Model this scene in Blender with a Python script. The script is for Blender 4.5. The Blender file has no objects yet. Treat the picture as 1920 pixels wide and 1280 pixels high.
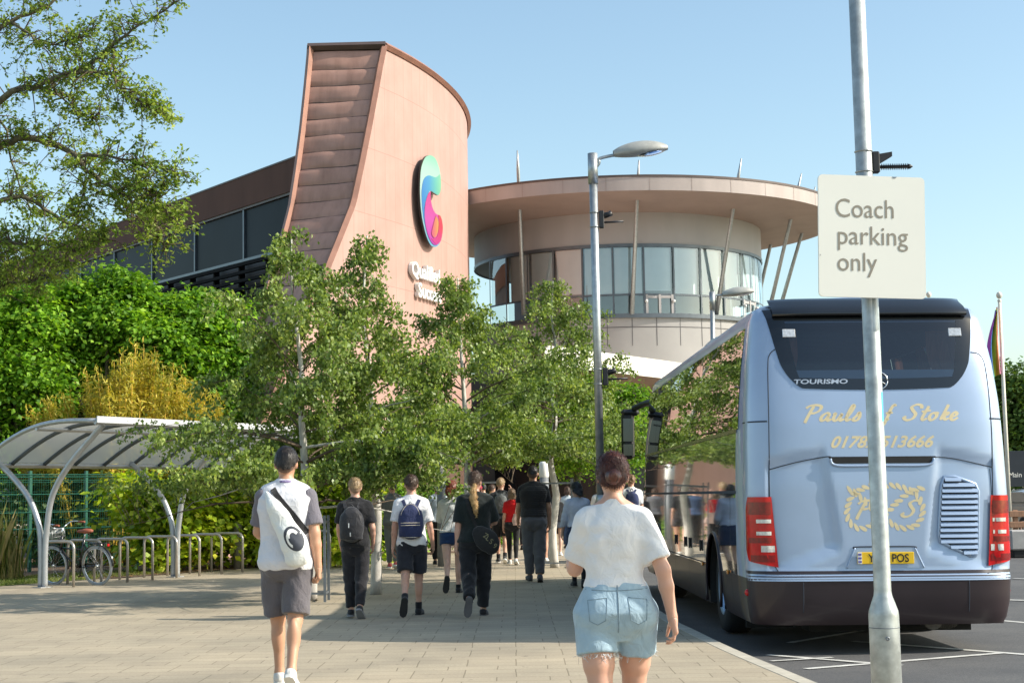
import bpy, bmesh, math, random
import numpy as np
from mathutils import Vector, Matrix
from mathutils.bvhtree import BVHTree

SC = bpy.context.scene
COL = SC.collection
R = math.radians

# ------------------------------------------------------------------ camera
HC = 1.42                                   # eye height above the pavement
FPX = 3000.0                                # focal length in px of a 1920 px wide frame
PITCH = math.atan(290.0 / FPX)
ROLL = 0.018
ROADZ = -0.14
cam_d = bpy.data.cameras.new("camera")
cam = bpy.data.objects.new("camera", cam_d)
COL.objects.link(cam)
SC.camera = cam
cam_d.sensor_width = 36.0
cam_d.lens = 36.0 * FPX / 1920.0
cam_d.clip_start = 0.1
cam_d.clip_end = 3000
c_f = Vector((0, math.cos(PITCH), math.sin(PITCH)))
c_u0 = Vector((0, -math.sin(PITCH), math.cos(PITCH)))
c_r0 = Vector((1, 0, 0))
c_u = c_u0 * math.cos(ROLL) + c_r0 * math.sin(ROLL)
c_r = c_r0 * math.cos(ROLL) - c_u0 * math.sin(ROLL)
cam.matrix_world = Matrix(((c_r.x, c_u.x, -c_f.x, 0), (c_r.y, c_u.y, -c_f.y, 0), (c_r.z, c_u.z, -c_f.z, HC), (0, 0, 0, 1)))
cam_d.dof.use_dof = False

# ------------------------------------------------------------------ light
SUN_EL = R(34)
SUN_AZ = R(-9)                             # from +X axis, negative = towards the camera side
sun_dir = Vector((math.cos(SUN_EL) * math.cos(SUN_AZ), math.cos(SUN_EL) * math.sin(SUN_AZ), math.sin(SUN_EL)))
W = bpy.data.worlds.new("World")
SC.world = W
W.use_nodes = True
wn = W.node_tree.nodes
sky = wn.new("ShaderNodeTexSky")
sky.sky_type = 'NISHITA'
sky.sun_disc = False
sky.sun_elevation = SUN_EL
sky.sun_rotation = math.atan2(sun_dir.x, sun_dir.y)
sky.altitude = 0
sky.air_density = 1.0
sky.dust_density = 1.6
sky.ozone_density = .8
bg = wn["Background"]
bg.inputs[1].default_value = 0.15
air = wn.new("ShaderNodeMix"); air.data_type = 'RGBA'; air.blend_type = 'MULTIPLY'; air.inputs[0].default_value = 1.0
air.inputs[7].default_value = (1.01, 1.075, 1.0, 1)          # a summer sky a little greener than the model's
W.node_tree.links.new(sky.outputs[0], air.inputs[6])
W.node_tree.links.new(air.outputs[2], bg.inputs[0])
sl = bpy.data.lights.new("sun", 'SUN')
sl.energy = 4.1
sl.angle = R(0.5)
sl.color = (1.0, 0.93, 0.82)
so = bpy.data.objects.new("sun", sl)
COL.objects.link(so)
so.location = (40, -10, 40)
so.rotation_euler = sun_dir.to_track_quat('Z', 'Y').to_euler()
SC.view_settings.view_transform = 'Standard'
SC.view_settings.look = 'None'
SC.view_settings.exposure = 0.58
SC.view_settings.gamma = 1.0
SC.cycles.max_bounces = 6
SC.cycles.transparent_max_bounces = 16
SC.cycles.transmission_bounces = 4
SC.cycles.glossy_bounces = 4
SC.cycles.diffuse_bounces = 3
SC.cycles.caustics_reflective = False
SC.cycles.caustics_refractive = False
SC.cycles.sample_clamp_indirect = 6.0

# ------------------------------------------------------------------ picture -> place
def ray(px, py):
    return c_f + c_r * ((px - 960.0) / FPX) + c_u * ((640.0 - py) / FPX)

def at(px, py, Y):
    """the point on the sight line through a pixel at forward distance Y"""
    d = ray(px, py)
    t = Y / d.y
    return Vector((d.x * t, Y, HC + d.z * t))

def gp(px, py, z=0.0):
    """the ground point seen at a pixel"""
    d = ray(px, py)
    t = (z - HC) / d.z
    return Vector((d.x * t, d.y * t, z))

# ------------------------------------------------------------------ objects
def link(o, parent=None):
    COL.objects.link(o)
    if parent is not None:
        o.parent = parent
    return o

def tag(o, label=None, cat=None, group=None, kind=None):
    if label: o["label"] = label
    if cat: o["category"] = cat
    if group: o["group"] = group
    if kind: o["kind"] = kind
    return o

def thing(name, label, cat, loc=(0, 0, 0), rz=0.0, group=None):
    o = bpy.data.objects.new(name, None)
    o.empty_display_size = 0.2
    o.location = loc
    o.rotation_euler = (0, 0, rz)
    link(o)
    return tag(o, label, cat, group)

def copy_tree(o, parent=None):
    c = o.copy()
    link(c, parent)
    for ch in list(o.children):
        copy_tree(ch, c)
    return c

def mesh_obj(name, verts, faces, mats, parent=None, smooth=False, mi=None, smf=None):
    me = bpy.data.meshes.new(name)
    verts = np.asarray(verts, dtype=np.float32).reshape(-1, 3)
    if isinstance(faces, np.ndarray):
        nf, k = faces.shape
        me.vertices.add(len(verts))
        me.vertices.foreach_set("co", verts.ravel())
        me.loops.add(nf * k)
        me.loops.foreach_set("vertex_index", faces.astype(np.int32).ravel())
        me.polygons.add(nf)
        me.polygons.foreach_set("loop_start", np.arange(0, nf * k, k, dtype=np.int32))
        me.polygons.foreach_set("loop_total", np.full(nf, k, dtype=np.int32))
        me.update(calc_edges=True)
        me.validate()
    else:
        me.from_pydata([tuple(map(float, v)) for v in verts], [], faces)
        me.update()
    n = len(me.polygons)
    if smf is not None and len(smf) == n:
        me.polygons.foreach_set("use_smooth", np.asarray(smf, dtype=bool))
    elif smooth:
        me.polygons.foreach_set("use_smooth", np.ones(n, dtype=bool))
    if not isinstance(mats, (list, tuple)):
        mats = [mats]
    for m in mats:
        me.materials.append(m)
    if mi is not None and len(mi) == n:
        me.polygons.foreach_set("material_index", np.asarray(mi, dtype=np.int32))
    o = bpy.data.objects.new(name, me)
    return link(o, parent)

class MB:
    """collects shapes for ONE mesh object"""
    def __init__(self):
        self.v, self.f, self.mi, self.s = [], [], [], []
    def add(self, vs, fs, mi=0, smooth=False):
        b = len(self.v)
        self.v.extend([tuple(p) for p in vs])
        for f in fs:
            self.f.append(tuple(b + i for i in f))
            self.mi.append(mi)
            self.s.append(smooth)
        return self
    def box(self, c, size, rz=0.0, mi=0, M=None, bev=0.0):
        hx, hy, hz = size[0] / 2, size[1] / 2, size[2] / 2
        M = M if M is not None else Matrix.Rotation(rz, 3, 'Z')
        c = Vector(c)
        if bev > 0:
            b = min(bev, hx * .9, hy * .9, hz * .9)
            vs, idx = [], {}
            for sx in (-1, 1):
                for sy in (-1, 1):
                    for sz in (-1, 1):
                        for a in range(3):
                            p = [sx * (hx - b), sy * (hy - b), sz * (hz - b)]
                            p[a] = (sx * hx, sy * hy, sz * hz)[a]
                            idx[(sx, sy, sz, a)] = len(vs)
                            vs.append(c + M @ Vector(p))
            fs = []
            for a in range(3):
                o1, o2 = (a + 1) % 3, (a + 2) % 3
                for s in (-1, 1):
                    q = []
                    for (u, w) in ((-1, -1), (1, -1), (1, 1), (-1, 1)):
                        k = [0, 0, 0]; k[a] = s; k[o1] = u; k[o2] = w
                        q.append(idx[(k[0], k[1], k[2], a)])
                    fs.append(q if s > 0 else q[::-1])
            for a in range(3):
                o1, o2 = (a + 1) % 3, (a + 2) % 3
                for u in (-1, 1):
                    for w in (-1, 1):
                        k0 = [0, 0, 0]; k0[o1] = u; k0[o2] = w
                        k1 = list(k0); k0[a] = -1; k1[a] = 1
                        q = [idx[(*k0, o1)], idx[(*k1, o1)], idx[(*k1, o2)], idx[(*k0, o2)]]
                        fs.append(q if u * w > 0 else q[::-1])
            for sx in (-1, 1):
                for sy in (-1, 1):
                    for sz in (-1, 1):
                        q = [idx[(sx, sy, sz, a)] for a in range(3)]
                        fs.append(q if sx * sy * sz > 0 else q[::-1])
            return self.add(vs, fs, mi)
        vs = [c + M @ Vector((x * hx, y * hy, z * hz)) for x in (-1, 1) for y in (-1, 1) for z in (-1, 1)]
        fs = [(0, 1, 3, 2), (4, 6, 7, 5), (0, 4, 5, 1), (2, 3, 7, 6), (0, 2, 6, 4), (1, 5, 7, 3)]
        return self.add(vs, fs, mi)
    def tube(self, pts, r, seg=10, mi=0, caps=True, smooth=True, flat=1.0, up=None):
        pts = [Vector(p) for p in pts]
        n = len(pts)
        rs = r if isinstance(r, (list, tuple)) else [r] * n
        rings, fr = [], None
        for i in range(n):
            t = (pts[min(i + 1, n - 1)] - pts[max(i - 1, 0)])
            if t.length < 1e-9: t = Vector((0, 0, 1))
            t.normalize()
            if fr is None:
                a = Vector(up) if up is not None else (Vector((0, 0, 1)) if abs(t.z) < .9 else Vector((1, 0, 0)))
                u = (a - t * a.dot(t)).normalized()
            else:
                u = (fr - t * fr.dot(t)).normalized()
            fr = u
            w = t.cross(u)
            rings.append([pts[i] + (u * math.cos(k * 2 * math.pi / seg) * flat + w * math.sin(k * 2 * math.pi / seg)) * rs[i] for k in range(seg)])
        vs = [p for rg in rings for p in rg]
        fs = []
        for i in range(n - 1):
            for k in range(seg):
                k2 = (k + 1) % seg
                fs.append((i * seg + k, i * seg + k2, (i + 1) * seg + k2, (i + 1) * seg + k))
        self.add(vs, fs, mi, smooth)
        if caps:
            b = len(self.v) - len(vs)
            self.f.append(tuple(b + k for k in reversed(range(seg)))); self.mi.append(mi); self.s.append(False)
            self.f.append(tuple(b + (n - 1) * seg + k for k in range(seg))); self.mi.append(mi); self.s.append(False)
        return self
    def lathe(self, prof, seg=20, mi=0, c=(0, 0, 0), M=None, smooth=True):
        """prof: (radius, height) pairs round local z"""
        M = M if M is not None else Matrix.Identity(3)
        c = Vector(c)
        vs = [c + M @ Vector((r * math.cos(k * 2 * math.pi / seg), r * math.sin(k * 2 * math.pi / seg), h)) for r, h in prof for k in range(seg)]
        fs = []
        for i in range(len(prof) - 1):
            for k in range(seg):
                k2 = (k + 1) % seg
                fs.append((i * seg + k, i * seg + k2, (i + 1) * seg + k2, (i + 1) * seg + k))
        return self.add(vs, fs, mi, smooth)
    def prism(self, poly, ax, ay, n, depth, o=(0, 0, 0), mi=0):
        """2-D outline in the plane (ax, ay) at o, given thickness along n"""
        ax, ay, n, o = Vector(ax), Vector(ay), Vector(n), Vector(o)
        k = len(poly)
        a = [o + ax * x + ay * y for x, y in poly]
        b = [p + n * depth for p in a]
        area = sum(poly[i][0] * poly[(i + 1) % k][1] - poly[(i + 1) % k][0] * poly[i][1] for i in range(k))
        flip = (area > 0) == (ax.cross(ay).dot(n) > 0)
        fs = [tuple(range(k))[::-1], tuple(range(k, 2 * k))]
        for i in range(k):
            j = (i + 1) % k
            fs.append((i, j, k + j, k + i))
        if not flip:
            fs = [f[::-1] for f in fs]
        return self.add(a + b, fs, mi)
    def grid(self, P, mi=0, smooth=True, closed=False, flip=False):
        """P: rows of points"""
        nr, nc = len(P), len(P[0])
        vs = [p for row in P for p in row]
        fs = []
        for i in range(nr - 1):
            for j in range(nc if closed else nc - 1):
                j2 = (j + 1) % nc
                q = (i * nc + j, i * nc + j2, (i + 1) * nc + j2, (i + 1) * nc + j)
                fs.append(q[::-1] if flip else q)
        return self.add(vs, fs, mi, smooth)
    def ball(self, c, r, seg=12, rings=8, mi=0, M=None):
        r = r if isinstance(r, (tuple, list)) else (r, r, r)
        M = M if M is not None else Matrix.Identity(3)
        c = Vector(c)
        P = []
        for i in range(rings + 1):
            a = math.pi * i / rings
            P.append([c + M @ Vector((r[0] * math.sin(a) * math.cos(k * 2 * math.pi / seg), r[1] * math.sin(a) * math.sin(k * 2 * math.pi / seg), -r[2] * math.cos(a))) for k in range(seg)])
        return self.grid(P, mi, True, True)
    def build(self, name, mat, parent=None):
        return mesh_obj(name, self.v, self.f, mat, parent, mi=self.mi, smf=self.s)

def arc_pts(c, ax, ay, r, a0, a1, n):
    c, ax, ay = Vector(c), Vector(ax), Vector(ay)
    return [c + ax * (r * math.cos(a0 + (a1 - a0) * i / n)) + ay * (r * math.sin(a0 + (a1 - a0) * i / n)) for i in range(n + 1)]

def smooth_path(pts, n=6):
    pts = [Vector(p) for p in pts]
    out = []
    for i in range(len(pts) - 1):
        p0, p1, p2, p3 = pts[max(i - 1, 0)], pts[i], pts[i + 1], pts[min(i + 2, len(pts) - 1)]
        for k in range(n):
            t = k / n
            out.append(0.5 * ((2 * p1) + (p2 - p0) * t + (2 * p0 - 5 * p1 + 4 * p2 - p3) * t * t + (3 * p1 - p0 - 3 * p2 + p3) * t ** 3))
    out.append(pts[-1])
    return out

def text_mesh(body, size=1.0, shear=0.0, align='LEFT', bold=0.0, spacing=1.0):
    cu = bpy.data.curves.new("txt", 'FONT')
    cu.body = body
    cu.size = size
    cu.shear = shear
    cu.align_x = align
    cu.offset = bold
    cu.space_character = spacing
    cu.resolution_u = 4
    o = bpy.data.objects.new("txt", cu)
    COL.objects.link(o)
    dg = bpy.context.evaluated_depsgraph_get()
    me = o.evaluated_get(dg).to_mesh()
    vs = [tuple(v.co) for v in me.vertices]
    fs = [tuple(p.vertices) for p in me.polygons]
    o.evaluated_get(dg).to_mesh_clear()
    bpy.data.objects.remove(o)
    bpy.data.curves.remove(cu)
    return vs, fs

# ------------------------------------------------------------------ materials
def _new(name):
    m = bpy.data.materials.new(name)
    m.use_nodes = True
    nt = m.node_tree
    return m, nt, nt.nodes, nt.links, nt.nodes["Principled BSDF"]

def _mix(nt, fac, a, b, bt='MIX'):
    n = nt.nodes.new("ShaderNodeMix")
    n.data_type = 'RGBA'
    n.blend_type = bt
    for sock, v in ((n.inputs[0], fac), (n.inputs[6], a), (n.inputs[7], b)):
        if hasattr(v, "is_output"):
            nt.links.new(v, sock)
        elif isinstance(v, (int, float)):
            sock.default_value = v
        else:
            sock.default_value = (v[0], v[1], v[2], 1)
    return n.outputs[2]

def _coord(nt, scale=(1, 1, 1), kind="Object"):
    tc = nt.nodes.new("ShaderNodeTexCoord")
    mp = nt.nodes.new("ShaderNodeMapping")
    mp.inputs["Scale"].default_value = scale
    nt.links.new(tc.outputs[kind], mp.inputs[0])
    return mp.outputs[0]

def _noise(nt, vec, scale, detail=4, rough=.55, dist=0.0):
    n = nt.nodes.new("ShaderNodeTexNoise")
    n.inputs["Scale"].default_value = scale
    n.inputs["Detail"].default_value = detail
    n.inputs["Roughness"].default_value = rough
    n.inputs["Distortion"].default_value = dist
    nt.links.new(vec, n.inputs["Vector"])
    return n.outputs[0]

def _ramp(nt, fac, lo, hi, a=(0, 0, 0), b=(1, 1, 1)):
    n = nt.nodes.new("ShaderNodeValToRGB")
    n.color_ramp.elements[0].position = lo
    n.color_ramp.elements[1].position = hi
    n.color_ramp.elements[0].color = (*a, 1)
    n.color_ramp.elements[1].color = (*b, 1)
    nt.links.new(fac, n.inputs[0])
    return n.outputs[0]

def mat(name, col, rough=.6, metal=0.0, var=.1, scale=6.0, bump=0.0, bscale=None, spec=.5, coat=0.0, stretch=(1, 1, 1), stain=0.0, col2=None, bdist=.01, rvar=.0):
    m, nt, N, L, P = _new(name)
    P.inputs["Roughness"].default_value = rough
    P.inputs["Metallic"].default_value = metal
    P.inputs["Specular IOR Level"].default_value = spec
    if coat:
        P.inputs["Coat Weight"].default_value = coat
        P.inputs["Coat Roughness"].default_value = .04
    v = _coord(nt, stretch)
    f = _ramp(nt, _noise(nt, v, scale), .3, .7)
    lo = tuple(c * (1 - var) for c in col)
    hi = col2 if col2 else tuple(min(1, c * (1 + var)) for c in col)
    c = _mix(nt, f, lo, hi)
    if stain:
        g = _ramp(nt, _noise(nt, v, scale * .23, 6, .65), .48, .75)
        mm = nt.nodes.new("ShaderNodeMath"); mm.operation = 'MULTIPLY'; mm.inputs[1].default_value = stain
        L.new(g, mm.inputs[0])
        c = _mix(nt, mm.outputs[0], c, tuple(x * .35 for x in col))
    L.new(c, P.inputs["Base Color"])
    if rvar:
        mr = nt.nodes.new("ShaderNodeMapRange")
        mr.inputs[3].default_value = max(0, rough - rvar); mr.inputs[4].default_value = min(1, rough + rvar)
        L.new(_noise(nt, v, scale * 1.7), mr.inputs[0]); L.new(mr.outputs[0], P.inputs["Roughness"])
    if bump:
        b = nt.nodes.new("ShaderNodeBump")
        b.inputs["Strength"].default_value = bump
        b.inputs["Distance"].default_value = bdist
        L.new(_noise(nt, v, bscale or scale * 4, 5), b.inputs["Height"])
        L.new(b.outputs[0], P.inputs["Normal"])
    return m

def glass(name, tint=(.6, .65, .68), refl=1.55, rough=.01, extra=.0):
    m, nt, N, L, P = _new(name)
    N.remove(P)
    tr = N.new("ShaderNodeBsdfTransparent"); tr.inputs[0].default_value = (*tint, 1)
    gl = N.new("ShaderNodeBsdfGlossy"); gl.inputs["Roughness"].default_value = rough
    gl.inputs[0].default_value = (.95, .97, 1, 1)
    fr = N.new("ShaderNodeFresnel"); fr.inputs[0].default_value = refl
    bp = N.new("ShaderNodeBump"); bp.inputs["Strength"].default_value = .012; bp.inputs["Distance"].default_value = .05
    L.new(_noise(nt, _coord(nt), 1.3, 2), bp.inputs["Height"])
    L.new(bp.outputs[0], gl.inputs["Normal"])
    ad = N.new("ShaderNodeMath"); ad.operation = 'ADD'; ad.inputs[1].default_value = extra; ad.use_clamp = True
    L.new(fr.outputs[0], ad.inputs[0])
    mx = N.new("ShaderNodeMixShader")
    L.new(ad.outputs[0], mx.inputs[0]); L.new(tr.outputs[0], mx.inputs[1]); L.new(gl.outputs[0], mx.inputs[2])
    L.new(mx.outputs[0], N["Material Output"].inputs[0])
    return m

def leafmat(name, cols, trans=.35, rough=.45, spec=.35):
    """leaf colour varies from leaf to leaf"""
    m, nt, N, L, P = _new(name)
    g = N.new("ShaderNodeNewGeometry")
    rp = N.new("ShaderNodeValToRGB")
    e = rp.color_ramp.elements
    while len(e) < len(cols):
        e.new(.5)
    for i, c in enumerate(cols):
        e[i].position = i / (len(cols) - 1)
        e[i].color = (*c, 1)
    L.new(g.outputs["Random Per Island"], rp.inputs[0])
    big = _ramp(nt, _noise(nt, _coord(nt), .9, 3), .35, .65, (.60, .68, .58), (1.3, 1.24, 1.1))
    c = _mix(nt, 1.0, rp.outputs[0], big, 'MULTIPLY')
    L.new(c, P.inputs["Base Color"])
    P.inputs["Roughness"].default_value = rough
    P.inputs["Specular IOR Level"].default_value = spec
    t = N.new("ShaderNodeBsdfTranslucent")
    L.new(_mix(nt, 1.0, c, (1.25, 1.2, .55), 'MULTIPLY'), t.inputs[0])
    mx = N.new("ShaderNodeMixShader"); mx.inputs[0].default_value = trans
    L.new(P.outputs[0], mx.inputs[1]); L.new(t.outputs[0], mx.inputs[2])
    L.new(mx.outputs[0], N["Material Output"].inputs[0])
    return m

M_galv = mat("galvanised_steel", (.42, .44, .44), .42, .75, .16, 14, .12, 60, bdist=.002, rvar=.1)
M_galvdark = mat("dark_galvanised_steel", (.2, .22, .24), .5, .6, .15, 14)
M_black = mat("black_plastic", (.015, .015, .017), .45, 0, .2, 20)
M_blackmetal = mat("black_painted_metal", (.02, .021, .023), .4, .2, .2, 20)
M_white = mat("white_paint", (.78, .78, .75), .5, 0, .04, 4)
M_rubber = mat("tyre_rubber", (.022, .022, .023), .8, 0, .2, 20, .2, 90)
M_chrome = mat("chrome", (.75, .78, .82), .12, 1.0, .03, 4)
# ------------------------------------------------------------------ ground, road, pavement
def asphalt():
    m, nt, N, L, P = _new("asphalt")
    v = _coord(nt)
    a = _ramp(nt, _noise(nt, v, 90, 3, .7), .35, .68, (.06, .06, .062), (.15, .147, .142))
    b = _ramp(nt, _noise(nt, v, .7, 5, .6), .35, .7, (.75, .76, .78), (1.15, 1.13, 1.1))
    c = _mix(nt, 1.0, a, b, 'MULTIPLY')
    st = _ramp(nt, _noise(nt, v, 2.3, 4, .5, .8), .62, .72)
    c = _mix(nt, .35, c, _mix(nt, st, c, (.04, .04, .042)))
    L.new(c, P.inputs["Base Color"])
    P.inputs["Roughness"].default_value = .85
    bp = N.new("ShaderNodeBump"); bp.inputs["Strength"].default_value = .5; bp.inputs["Distance"].default_value = .006
    L.new(_noise(nt, v, 130, 3), bp.inputs["Height"]); L.new(bp.outputs[0], P.inputs["Normal"])
    return m

def pavers():
    m, nt, N, L, P = _new("concrete_pavers")
    v = _coord(nt)
    br = N.new("ShaderNodeTexBrick")
    br.offset = .37
    br.offset_frequency = 3
    br.inputs["Color1"].default_value = (.455, .388, .28, 1)
    br.inputs["Color2"].default_value = (.41, .347, .252, 1)
    br.inputs["Mortar"].default_value = (.25, .21, .145, 1)
    br.inputs["Scale"].default_value = 1.0
    br.inputs["Mortar Size"].default_value = .006
    br.inputs["Mortar Smooth"].default_value = .3
    br.inputs["Bias"].default_value = -.1
    br.inputs["Brick Width"].default_value = .42
    br.inputs["Row Height"].default_value = .28
    # slightly wavering courses
    wob = _noise(nt, v, 1.3, 2)
    vm = N.new("ShaderNodeVectorMath"); vm.operation = 'MULTIPLY_ADD'
    cb = N.new("ShaderNodeCombineXYZ"); L.new(wob, cb.inputs[1]); L.new(wob, cb.inputs[0])
    vm.inputs[1].default_value = (.03, .03, 0)
    L.new(cb.outputs[0], vm.inputs[0]); L.new(v, vm.inputs[2])
    L.new(vm.outputs[0], br.inputs["Vector"])
    big = _ramp(nt, _noise(nt, v, .55, 6, .62), .3, .72, (.74, .75, .77), (1.14, 1.12, 1.1))
    c = _mix(nt, 1.0, br.outputs[0], big, 'MULTIPLY')
    fine = _ramp(nt, _noise(nt, v, 42, 4, .7), .3, .75, (.82, .82, .82), (1.12, 1.12, 1.12))
    c = _mix(nt, 1.0, c, fine, 'MULTIPLY')
    sp = _ramp(nt, _noise(nt, v, 9, 2, .5), .70, .76)
    c = _mix(nt, sp, c, (.20, .17, .13))
    vo = N.new("ShaderNodeTexVoronoi"); vo.inputs["Scale"].default_value = 1.7; L.new(v, vo.inputs["Vector"])
    gum = _ramp(nt, vo.outputs["Distance"], .018, .045, (.55, .55, .55), (1, 1, 1))
    c = _mix(nt, 1.0, c, gum, 'MULTIPLY')
    vs2 = _coord(nt, (.35, .05, 1))
    tyre = _ramp(nt, _noise(nt, vs2, 3.0, 5, .7), .55, .8, (1, 1, 1), (.82, .82, .83))
    c = _mix(nt, 1.0, c, tyre, 'MULTIPLY')
    L.new(c, P.inputs["Base Color"])
    P.inputs["Roughness"].default_value = .8
    P.inputs["Specular IOR Level"].default_value = .3
    bp = N.new("ShaderNodeBump"); bp.inputs["Strength"].default_value = .6; bp.inputs["Distance"].default_value = .006
    L.new(c, bp.inputs["Height"]); L.new(bp.outputs[0], P.inputs["Normal"])
    return m

M_asph = asphalt()
M_pave = pavers()
M_kerb = mat("kerb_concrete", (.46, .42, .34), .8, 0, .15, 5, .3, 40)
M_line = mat("road_paint", (.62, .61, .57), .7, 0, .25, 6, stain=.6)
M_grassg = mat("grass_ground", (.09, .13, .03), .9, 0, .35, 3, .4, 20, col2=(.16, .17, .06))
M_soil = mat("bark_mulch", (.14, .085, .05), .95, 0, .5, 9, .8, 30, bdist=.03, col2=(.25, .16, .10))

o = mesh_obj("road", [(-700, -60, ROADZ), (900, -60, ROADZ), (900, 1500, ROADZ), (-700, 1500, ROADZ)], [(0, 1, 2, 3)], M_asph)
tag(o, "grey asphalt road and coach bay", kind="structure")

k_pts = [Vector((3.95, -6, 0)), Vector((3.2, 2, 0)), Vector((2.72, 7, 0)), Vector((2.42, 10, 0))]
for px, py in ((1534, 1279), (1380, 1216), (1300, 1178)):
    k_pts.append(gp(px, py))
k_pts += [Vector((1.80, 18.0, 0)), Vector((1.74, 21, 0)), Vector((1.72, 26, 0)), Vector((1.85, 33, 0)), Vector((2.6, 40, 0)), Vector((5.5, 46, 0)), Vector((12, 49, 0)), Vector((40, 51, 0))]
kerb_line = smooth_path(k_pts, 4)
KW = .14
def perp(path, i):
    t = (path[min(i + 1, len(path) - 1)] - path[max(i - 1, 0)]).normalized()
    return Vector((-t.y, t.x, 0))
inner = [p + perp(kerb_line, i) * KW for i, p in enumerate(kerb_line)]
poly = [(p.x, p.y, 0) for p in inner] + [(40, 140, 0), (-80, 140, 0), (-80, -6, 0)]
o = mesh_obj("pavement", poly, [tuple(range(len(poly)))], M_pave)
tag(o, "wide tan block paved footway", kind="structure")
b = MB()
P = []
for i, p in enumerate(kerb_line):
    n = perp(kerb_line, i)
    P.append([p + Vector((0, 0, ROADZ - .05)), p + Vector((0, 0, -.012)), p + n * .015 + Vector((0, 0, .003)), p + n * KW + Vector((0, 0, .003)), p + n * KW + Vector((0, 0, -.1))])
b.grid(P, smooth=False)
tag(b.build("kerb", M_kerb), "pale concrete kerb edging the footway", kind="structure")

def strip(mb, a, c, w, z):
    a, c = Vector(a), Vector(c)
    d = (c - a); d.z = 0; d.normalize()
    n = Vector((-d.y, d.x, 0)) * w / 2
    mb.add([(*(a - n).xy, z), (*(c - n).xy, z), (*(c + n).xy, z), (*(a + n).xy, z)], [(0, 1, 2, 3)])
b = MB()
RZ = ROADZ + .004
for (x0, y0), (x1, y1), w in (((1774, 1153.6), (1990, 1173), .1), ((1600, 1202), (1990, 1232), .1), ((1511, 1254), (1882, 1224), .09),
                              ((1440, 1228), (1690, 1248), .09), ((1446, 1240), (1560, 1233), .08), ((1480, 1206), (1640, 1179), .09), ((1700, 1120), (1990, 1128), .1), ((1900, 1085), (1990, 1088), .1)):
    strip(b, gp(x0, y0, ROADZ), gp(x1, y1, ROADZ), w, RZ)
    RZ += .0015
tag(b.build("road_markings", M_line), "worn white bay lines painted on the asphalt", kind="structure")

# verge left of the shelter: its edge runs along the shelter
AX = Vector((1.65, 3.0, 0)).normalized()           # shelter axis
AN = Vector((AX.y, -AX.x, 0))                      # towards the pavement
SH0 = gp(80, 1101)                                 # first shelter post
e0 = SH0 - AN * 1.15
def sh(s, n, z=0.0):
    return SH0 + AX * s + AN * n + Vector((0, 0, z))
gpoly = [e0 - AX * 12, e0 + AX * 5.2, e0 + AX * 5.2 - AN * 45, e0 - AX * 12 - AN * 45]
o = mesh_obj("grass_verge", [(p.x, p.y, .006) for p in gpoly], [(0, 1, 2, 3)], M_grassg)
tag(o, "mown grass verge beside the bicycle shelter", kind="structure")
spoly = [e0 + AX * 2.6 + AN * .25, e0 + AX * 16 + AN * .25, e0 + AX * 16 - AN * 30, e0 + AX * 2.6 - AN * 6]
o = mesh_obj("planting_bed", [(p.x, p.y, .012) for p in spoly], [(0, 1, 2, 3)], M_soil)
tag(o, "bark mulch bed under the shrubs", kind="structure")

# grass blades
rng = np.random.default_rng(5)
def blades(n, s_rng, n_rng, h_rng, w, name, m, label, lean=.25):
    s = rng.uniform(*s_rng, n); q = rng.uniform(*n_rng, n)
    bx = e0.x + AX.x * s + AN.x * q
    by = e0.y + AX.y * s + AN.y * q
    h = rng.uniform(*h_rng, n) * rng.uniform(.5, 1, n)
    a = rng.uniform(0, 2 * math.pi, n)
    lx, ly = rng.normal(0, lean, n) * h, rng.normal(0, lean, n) * h
    dx, dy = np.cos(a) * w / 2, np.sin(a) * w / 2
    V = np.zeros((n, 4, 3), np.float32)
    V[:, 0] = np.stack([bx - dx, by - dy, np.zeros(n)], 1)
    V[:, 1] = np.stack([bx + dx, by + dy, np.zeros(n)], 1)
    V[:, 2] = np.stack([bx + dx * .7 + lx * .4, by + dy * .7 + ly * .4, h * .6], 1)
    V[:, 3] = np.stack([bx + lx, by + ly, h], 1)
    F = np.arange(n * 4, dtype=np.int32).reshape(n, 4)
    o = mesh_obj(name, V.reshape(-1, 3), F, m)
    return tag(o, label, "grass", kind="stuff")
M_blade = leafmat("grass_blade", [(.10, .16, .03), (.16, .22, .05), (.26, .26, .10)], .4)
M_tall = leafmat("tall_grass_blade", [(.08, .14, .03), (.15, .20, .05), (.30, .26, .12), (.38, .30, .17)], .4)
blades(16000, (-3.5, 5.0), (-2.2, -.02), (.03, .09), .012, "lawn_grass", M_blade, "short lawn grass along the pavement edge", .5)
blades(14000, (-4.5, 2.2), (-3.6, -1.5), (.5, 1.6), .016, "tall_grass", M_tall, "tall seeding meadow grass in front of the green fence", .12)
# dead leaves on the mulch and by the tree guard
def litter(n, fn, name, label):
    p = np.array([fn() for _ in range(n)], dtype=np.float32)
    a = rng.uniform(0, 6.28, n); r = rng.uniform(.02, .045, n)
    V = np.zeros((n, 4, 3), np.float32)
    for k in range(4):
        V[:, k, 0] = p[:, 0] + np.cos(a + k * 1.571) * r * (1 if k % 2 == 0 else .55)
        V[:, k, 1] = p[:, 1] + np.sin(a + k * 1.571) * r * (1 if k % 2 == 0 else .55)
        V[:, k, 2] = p[:, 2] + rng.uniform(0, .02, n)
    o = mesh_obj(name, V.reshape(-1, 3), np.arange(n * 4, dtype=np.int32).reshape(n, 4), leafmat(name + "_leaf", [(.25, .13, .06), (.4, .24, .12), (.2, .12, .07)], .2))
    return tag(o, label, "leaves", kind="stuff")
def _bed():
    q = e0 + AX * rng.uniform(2.5, 12) + AN * rng.uniform(-1.6, .35)
    return (q.x, q.y, .02)
litter(900, _bed, "fallen_leaves", "dry brown leaves littering the mulch behind the bike stands")
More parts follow.
